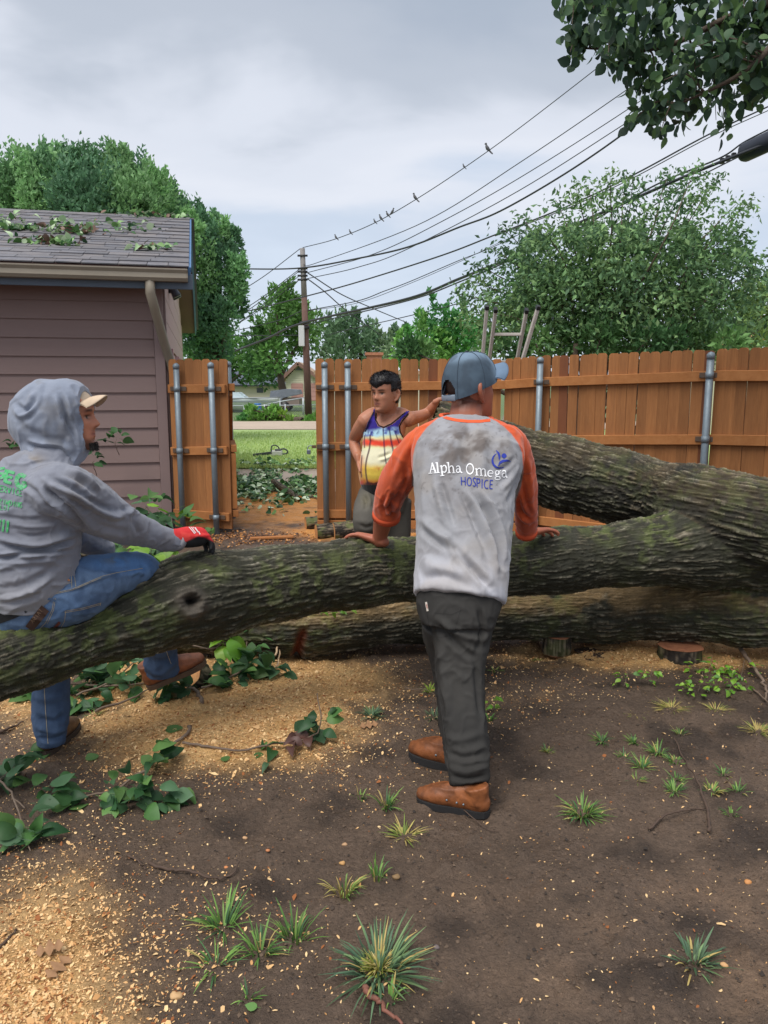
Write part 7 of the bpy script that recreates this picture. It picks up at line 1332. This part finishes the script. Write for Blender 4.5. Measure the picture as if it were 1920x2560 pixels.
lv = mk('vent', *prism([(gx(738), gzz(926)), (gx(757), gzz(926)), (gx(748), gzz(917))], (0, gD-.1, 0), (1, 0, 0), (0, 0, 1), (0, 1, 0), .06), mat('vent_grey', lin(120, 124, 134), 0.8), h2, None, False)
# brick chimney and a roof corner showing over the fence
ch = thing('house', (P(937, 890, 40).x, 41, 0), 'house beyond the fence of which only the brick chimney shows', 'house'); cxx = P(937, 890, 40); rB = mat('chimney_brick', lin(182, 124, 96), 0.9, var=(9, 0.6, lin(150, 92, 70)))
part('wall', bpy.data.materials['house_beige'], ch, (cxx.x-3, cxx.x+3, 41, 47, -0.1, 2.1)); part('roof', M_rf2, ch, (cxx.x-3.2, cxx.x+3.2, 40.8, 47.2, 2.1, 2.3))
chm = part('chimney', rB, ch, (cxx.x-.42, cxx.x+.36, 40.0, 40.7, -0.1, P(937, 888, 40).z)); part('chimney_cap', rB, chm, (cxx.x-.5, cxx.x+.44, 39.92, 40.78, P(937, 888, 40).z, P(937, 881, 40).z))
rc = thing('house', (P(1890, 870, 22).x, 23, 0), 'house with orange-brown roof corner past the end of the fence', 'house'); q0 = P(1858, 862, 22); part('wall', bpy.data.materials['house_beige'], rc, (q0.x+.3, q0.x+6, 22.5, 28, -.1, q0.z-.05))
mk('roof', *prism([(0, 0), (3.2, 1.3), (6.4, 0), (6.4, -.12), (3.2, 1.15), (0, -.12)], (q0.x, 22, q0.z), (1, 0, 0), (0, 0, 1), (0, 1, 0), 6), mat('roof_orange', lin(196, 140, 90), 0.9, var=(4, .4, .8)), rc, None, False)
# boat on a trailer
bD = 45.0; bt = thing('boat', (P(620, 1010, bD).x, bD, 0), 'white open motor boat parked beyond the wire fence', 'boat'); x0, x1 = P(470, 1000, bD).x, P(700, 1000, bD).x; zt = P(600, 994, bD).z; zb_ = P(600, 1034, bD).z
n = 14; V = []; F = []
for i in range(n):
    t = i/(n-1); x = x0+(x1-x0)*t; hw = 0.95*(1-(max(0, t-.6)/.4)**2*.9); top = zt+0.02*t-0.10*(1-t); kz = zb_+max(0, t-.65)*1.2
    V += [(x, bD-hw, top), (x, bD-hw*.96, top-.12), (x, bD-hw*.8, (top+kz)/2), (x, bD, kz), (x, bD+hw*.8, (top+kz)/2), (x, bD+hw*.96, top-.12), (x, bD+hw, top), (x, bD+hw*.85, top-.06), (x, bD, top-.30), (x, bD-hw*.85, top-.06)]
for i in range(n-1):
    for j in range(10): a = i*10+j; b = i*10+(j+1) % 10; F.append((a, b, b+10, a+10))
F += [list(range(10))[::-1], list(range((n-1)*10, n*10))]
mk('hull', V, F, mat('boat_white', lin(232, 236, 240), 0.4, var=(2, .3, .88)), bt)
mk('gunwale', *tube([(x0, bD-.97, zt-.08), ((x0+x1)/2, bD-.97, zt-.03), (x1-.6, bD-.7, zt+.0), (x1, bD-.12, zt+.02)], .035, 8, 4), mat('rub_rail', lin(150, 154, 160), .5), bt)
wsx = P(598, 990, bD).x; mk('windshield', *prism([(0, 0), (1.0, 0), (.55, .33), (.15, .33)], (wsx-.5, bD-.6, zt-.02), (1, 0, 0), (0, 0, 1), (0, 1, 0), 1.1), mat('windshield_glass', lin(190, 206, 210), .1, spec=.6), bt, None, False)
mk('stripe', *box((P(640, 1010, bD).x, bD-.93, zt-.22), (1.6, .012, .02)), mat('stripe_grey', lin(110, 118, 128), .5), bt, None, False)
part('trailer_frame', M_brk, bt, (x0+.4, x1+.5, bD-.3, bD-.24, .28, .36), (x0+.4, x1+.5, bD+.24, bD+.3, .28, .36)); 
for s in (-.75, .75): mk('wheel', *tube([(x0+2.2, bD+s-.1, .3), (x0+2.2, bD+s+.1, .3)], .3, 20), M_rub, bt)
# tarp-covered trailer
tD = 47.0; tp = thing('covered_trailer', (P(715, 1000, tD).x, tD, 0), 'small trailer under a grey tarpaulin', 'trailer'); xa, xb = P(678, 980, tD).x, P(753, 980, tD).x; zt2, zm = P(715, 972, tD).z, P(715, 998, tD).z
poly = [(xa, zm), (xa+.1, P(680, 977, tD).z), (P(720, 972, tD).x, zt2), (xb-.1, P(750, 974, tD).z), (xb, P(752, 985, tD).z), (P(712, 990, tD).x, P(712, 994, tD).z), (P(705, 1000, tD).x, P(705, 1006, tD).z)]
mk('tarpaulin', *prism(poly, (0, tD-.9, 0), (1, 0, 0), (0, 0, 1), (0, 1, 0), 1.8), mat('tarp_grey', lin(122, 128, 138), .6, var=(3, .5, .75), bump=(9, .6, .05)), tp, None, False)
part('box', mat('trailer_box', lin(146, 130, 124), .8, var=(2, .4, .8)), tp, (xa+.15, xb-.05, tD-.8, tD+.8, .35, zm+.1))
for s in (-.85, .85): mk('wheel', *tube([((xa+xb)/2, tD+s-.1, .3), ((xa+xb)/2, tD+s+.1, .3)], .3, 20), M_rub, tp)
bp_ = G(645, 1036, 0); bl = thing('barrel', (bp_.x, bp_.y, 0), 'bright blue plastic barrel in the weeds', 'barrel'); rb = 8.5*bp_.y/FPX; hb = P(645, 1010, bp_.y).z
mk('shell', *tube([(bp_.x, bp_.y, 0), (bp_.x, bp_.y, hb*.3), (bp_.x, bp_.y, hb*.34), (bp_.x, bp_.y, hb*.38), (bp_.x, bp_.y, hb*.66), (bp_.x, bp_.y, hb*.7), (bp_.x, bp_.y, hb*.97), (bp_.x, bp_.y, hb)], [rb*.94, rb, rb*1.05, rb, rb, rb*1.05, rb, rb*.92], 20), mat('barrel_blue', lin(42, 116, 200), .45), bl); mk('rim', *tube([(bp_.x, bp_.y, hb-.02), (bp_.x, bp_.y, hb+.03)], rb*1.03, 20), bpy.data.materials['barrel_blue'], bl)
# chain-link fence
cD = 37.5; cf = thing('wire_fence', (P(720, 1040, cD).x, cD, 0), 'low chain-link fence in front of the boat', 'fence'); M_ch = mat('chain_steel', lin(176, 182, 186), .5, metal=.3)
pu = [560, 610, 661, 713, 764, 815]; 
for u in pu: q = P(u, 1012, cD); mk('post', *tube([(q.x, cD, -.05), (q.x, cD, q.z+.03)], .03, 8), M_ch, cf)
a, b = P(545, 1015, cD), P(830, 1012, cD); mk('top_rail', *tube([a, b], .022, 8), M_ch, cf)
ac = Acc(); hgt_ = a.z-.08; s_ = .11; nx_ = int((b.x-a.x)/s_)
for i in range(nx_):
    xk = a.x+i*s_
    for sg in (1, -1):
        xe = xk+sg*hgt_
        ac.add(*box(((xk+xe)/2, cD+sg*.004, .08+hgt_/2), (hgt_*.7071, .0014, .0014), (Vector((sg, 0, 1)).normalized(), Vector((0, 1, 0)), Vector((-1, 0, sg)).normalized())))
stuff(ac.mk('wire_mesh', M_ch, cf))
f2 = thing('pipe_gate_rail', (P(720, 1000, 41).x, 41, 0), 'slanting steel pipe rail between boat and trailer', 'rail'); mk('pipe', *tube([P(655, 1014, 41), P(706, 1003, 41), P(762, 994, 41)], .03, 8), M_ch, f2); q = P(758, 995, 41); mk('post', *tube([(q.x, 41, -.05), (q.x, 41, q.z)], .05, 8), M_ch, f2); q = P(700, 1004, 41); mk('post', *tube([(q.x, 41, -.05), (q.x, 41, q.z)], .03, 8), M_ch, f2)
# weeds along the road edge
wl = [(612, 1052, 14), (625, 1040, 16), (640, 1050, 16), (655, 1046, 14), (672, 1040, 18), (690, 1040, 18), (705, 1046, 14), (600, 1056, 10), (665, 1055, 14), (690, 1056, 12), (720, 1058, 12), (745, 1060, 10), (775, 1056, 12), (790, 1050, 14), (735, 1052, 10), (628, 1025, 10), (688, 1024, 8)]
crown_tree('weed_thicket', wl[:9], 34.5, 'thicket of green weeds beside the blue barrel', .20, 900, [lin(96, 148, 84), lin(122, 168, 80), lin(150, 184, 82)], 81, .6, 0, .7, cat='weeds', trunk=(P(650, 1050, 34.5).x, 34.5, 0))
crown_tree('weed_thicket', wl[9:], 34.5, 'low weeds around the foot of the utility pole', .20, 900, [lin(110, 158, 74), lin(134, 172, 78)], 82, .6, 0, .7, cat='weeds', trunk=(P(750, 1056, 34.5).x, 34.5, 0))
# chainsaw left on the lawn
cp = G(690, 1141, .05); cs = thing('chainsaw', cp, 'grey and white chainsaw lying on the lawn', 'chainsaw'); q = Vector(cp); M_sw = mat('saw_white', lin(196, 196, 192), .5); M_sg = mat('saw_grey', lin(58, 62, 70), .5)
mk('engine_body', *cbox(q+Vector((.02, 0, .07)), (.12, .06, .06), None, .02), M_sw, cs, None, False); mk('top_cover', *cbox(q+Vector((.05, 0, .135)), (.07, .05, .025), None, .012), M_sg, cs, None, False)
mk('front_handle', *tube([q+Vector((-.08, -.05, .06)), q+Vector((-.09, -.04, .20)), q+Vector((-.02, 0, .24)), q+Vector((.06, .04, .18)), q+Vector((.06, .06, .06))], .013, 8, 4), M_sg, cs); mk('rear_handle', *tube([q+Vector((.12, 0, .05)), q+Vector((.22, 0, .06)), q+Vector((.25, 0, .11)), q+Vector((.18, 0, .16)), q+Vector((.1, 0, .15))], .016, 8, 4), M_sg, cs)
mk('guide_bar', *cbox(q+Vector((-.30, 0, .05)), (.20, .006, .03), (Vector((.99, 0, .12)), Vector((0, 1, 0)), Vector((-.12, 0, .99))), .004), M_sg, cs, None, False)

# utility pole ---------------------------------------------------------
pb_ = G(772, 1049, 0); pD = pb_.y; pt = P(756, 621, pD); pole = thing('utility_pole', (pb_.x, pD, 0), 'tall brown wooden utility pole beyond the road', 'utility pole')
M_pole = mat('pole_wood', lin(100, 72, 64), .85, var=[(3, .5, lin(74, 54, 50)), (14, .4, lin(126, 100, 90))], stretch=(4, 4, .4), bump=(12, .4, .02)); M_pg = mat('pole_grey', lin(134, 130, 128), .85, var=(5, .4, .8), stretch=(4, 4, .5))
md = pb_.lerp(pt, .72); mk('shaft', *tube([pb_-Vector((0, 0, .2)), pb_.lerp(pt, .4), md], [.165, .15, .13], 14), M_pole, pole); mk('shaft_top', *tube([md, pt], [.129, .11], 14), M_pg, pole)
for v, sx in ((808, .3), (822, .22)): q = P(760, v, pD-.2); mk('cable_clamp', *tube([q-Vector((.2, 0, 0)), q+Vector((.25, 0, .06))], .07, 8), M_rub, pole)
q = P(754, 840, pD-.2); mk('meter_box', *cbox(q, (.13, .08, .45), None, .02), mat('box_grey', lin(196, 198, 200), .6), pole, None, False)
for v in (640, 672, 680, 690, 700): q = P(757, v, pD); mk('insulator', *tube([q-Vector((.22, .1, 0)), q+Vector((.22, -.1, 0))], .045, 8), M_rub, pole)
# wires: each runs straight in plan and hangs in its own sag
M_wire = mat('wire_black', lin(48, 50, 56), .6)
def wire(px, D0, D1, r, label, group='overhead lines', r1=None):
    px = crom(np.array(px, float), 10); A = P(px[0][0], px[0][1], D0); B = P(px[-1][0], px[-1][1], D1); pts = []
    for (u, v) in px:
        rr = ray(u, v); dx, dy = B.x-A.x, B.y-A.y           # plan intersection of the pixel's ray with the straight line A-B
        den = rr.x*dy-rr.y*dx; t = (A.x*dy-A.y*dx)/den if abs(den) > 1e-9 else A.y/rr.y; pts.append(Vector((0, 0, CAMH))+rr*t)
    ok = [p for p in pts if 2 < p.y < 90]
    return tag(mk('overhead_wire', *tube(ok, list(np.linspace(r, r1 or r*.45, len(ok))), 6), M_wire), label, 'wire', group), ok
BW, bw_pts = wire([(757, 619), (840, 597), (937, 557), (1039, 499), (1161, 419), (1300, 319), (1520, 149), (1760, -40)], pD, 14, .016, 'topmost wire on which the birds perch')
wire([(758, 662), (798, 655), (1064, 553), (1300, 406), (1573, 220), (1850, 20)], pD, 14, .016, 'second wire from the top, just below the birds')
wire([(760, 684), (937, 634), (1100, 556), (1300, 444), (1576, 269), (1880, 60)], pD, 14, .016, 'third wire from the top, rising to the bough')
wire([(762, 698), (895, 668), (1022, 621), (1300, 475), (1591, 291), (1900, 95)], pD, 14, .017, 'fourth wire from the top, above the twisted cable')
wire([(440, 664), (500, 669), (600, 672), (752, 670), (895, 646), (1022, 617), (1148, 568), (1250, 528), (1397, 444), (1537, 350), (1700, 225), (1860, 90)], 34, 13, .030, 'thick twisted cable running past the pole to the garage side')
wire([(540, 800), (600, 783), (756, 743), (895, 705), (1106, 638), (1238, 587), (1420, 515), (1584, 437), (1772, 336), (1930, 262)], 36.0, 12, .024, 'single cable crossing the pole halfway up')
wire([(1238, 590), (1420, 520), (1584, 444), (1772, 344), (1930, 272)], 25.5, 12.2, .014, 'thin wire running just under the single cable')
wire([(770, 776), (895, 752), (960, 728), (1022, 705), (1148, 651), (1229, 619), (1330, 570)], pD, 22, .02, 'wavy service wire ending in the tall shrub')
wire([(770, 777), (895, 757), (1022, 710), (1148, 655), (1258, 602), (1330, 575)], pD-.2, 21.5, .012, 'thin twin of the wavy service wire')
wire([(440, 935), (539, 896), (663, 848), (762, 806), (1022, 746), (1148, 697), (1300, 634), (1420, 570), (1594, 493), (1720, 438), (1861, 381), (1990, 330)], 40, 11, .040, 'thick black cable bundle carrying the splice case', r1=.020)
wire([(762, 812), (1022, 751), (1148, 705), (1300, 640), (1450, 570), (1640, 462), (1800, 395), (1866, 352), (1990, 290)], pD-.3, 11.2, .022, 'thin cable lashed along the black bundle')
wire([(820, 838), (870, 824), (1000, 795), (1148, 758), (1268, 716), (1450, 640), (1700, 470), (1890, 370)], 45, 11.5, .02, 'low thin wire passing behind the ladder')
wire([(769, 682), (850, 734), (930, 770), (1018, 807)], pD, 60, .026, 'service drop slanting from the pole towards the far trees, upper one', r1=.03)
wire([(769, 697), (810, 728), (870, 780), (954, 840)], pD, 58, .026, 'service drop slanting from the pole towards the far trees, lower one', r1=.03)
for k, (v0, u1, v1) in enumerate(((622, 560, 752), (672, 540, 815), (676, 535, 830), (688, 530, 850), (698, 560, 830))):
    wire([(750, v0), ((750+u1)/2, (v0+v1)/2+7), (u1, v1)], pD, 50, .016, ['faint wire from the pole top down towards the garage', 'garage-side service drop, highest of four', 'garage-side service drop, second of four', 'garage-side service drop, third of four', 'garage-side service drop, lowest of four'][k], r1=.024)
wire([(500, 839), (580, 839), (652, 839), (757, 838)], 40, pD, .02, 'level wire joining the pole low on its garage side', r1=.02)
wire([(530, 834), (600, 824), (700, 800), (757, 776)], 40, pD, .02, 'slack wire joining the pole below its middle on the garage side', r1=.02)
# black splice case on the cable
sA, sB = P(1861, 382, 11.9), P(1990, 322, 11.0); sd_ = (sB-sA).normalized(); sp = thing('splice_case', sA-UP*.2, 'fat black splice case hanging on the cable bundle', 'cable splice')
mk('case', *tube([sA-sd_*.02+UP*.01, sA+UP*.0, sA+sd_*.02, sB], [.02, .12, .135, .135], 16), mat('splice_black', lin(38, 42, 54), .5, var=(4, .3, .8)), sp)
for i in range(3): q = sA-sd_*(.22+.12*i)+UP*.03; mk('clamp', *cbox(q, (.03, .03, .04), None, .006), M_rub, sp, None, False)
# birds on the top wire
M_bird = mat('bird_plumage', lin(92, 92, 96), .8, var=(40, .5, lin(66, 64, 66)))
def bird(u, hpx, face, label):
    i = min(range(len(bw_pts)), key=lambda k: abs(proj(np.array([list(bw_pts[k])]))[0][0]-u)); j = min(i+1, len(bw_pts)-1)
    u0, u1 = proj(np.array([list(bw_pts[max(i-1, 0)]), list(bw_pts[j])]))[0]; a_, b_ = bw_pts[max(i-1, 0)], bw_pts[j]; q = a_.lerp(b_, min(max((u-u0)/(u1-u0+1e-6), 0), 1)); h = hpx*q.y/FPX; x = Vector((face, .25, 0)).normalized(); t = thing('bird', q, label, 'bird', 'birds on the wire'); up2 = UP
    mk('body', *tube([q-x*h*.32-UP*h*.02, q-x*h*.18+UP*h*.12, q+UP*h*.32, q+x*h*.12+UP*h*.55, q+x*h*.16+UP*h*.72], [h*.05, h*.14, h*.21, h*.16, h*.09], 10, 4, rnd=True), M_bird, t)
    mk('head', *sphere(q+x*h*.20+UP*h*.82, h*.125, 10, 8), M_bird, t); mk('beak', *tube([q+x*h*.30+UP*h*.82, q+x*h*.42+UP*h*.80], [h*.04, h*.008], 6), M_rub, t)
    mk('tail', *tube([q-x*h*.2+UP*h*.08, q-x*h*.42-UP*h*.16, q-x*h*.6-UP*h*.32], [(h*.10, h*.05), (h*.10, h*.03), (h*.07, h*.015)], 8, 2), M_bird, t)
for k, (u, h, f) in enumerate(((840, 10, -1), (876, 9, -1), (937, 9, -1), (952, 12, -1), (969, 11, -1), (981, 12, 1), (1038, 15, -1), (1160, 9, -1), (1219, 18, -1))):
    bird(u, h*1.15, f, ['small bird on the top wire closest to the pole', 'small bird second from the pole on the top wire', 'low hunched bird leading the close group of four', 'bird second in the close group of four', 'upright bird third in the close group of four', 'bird facing away at the end of the close group of four', 'larger bird alone just past the group of four', 'small bird alone between two larger ones', 'largest dove-like bird, farthest from the pole'][k])
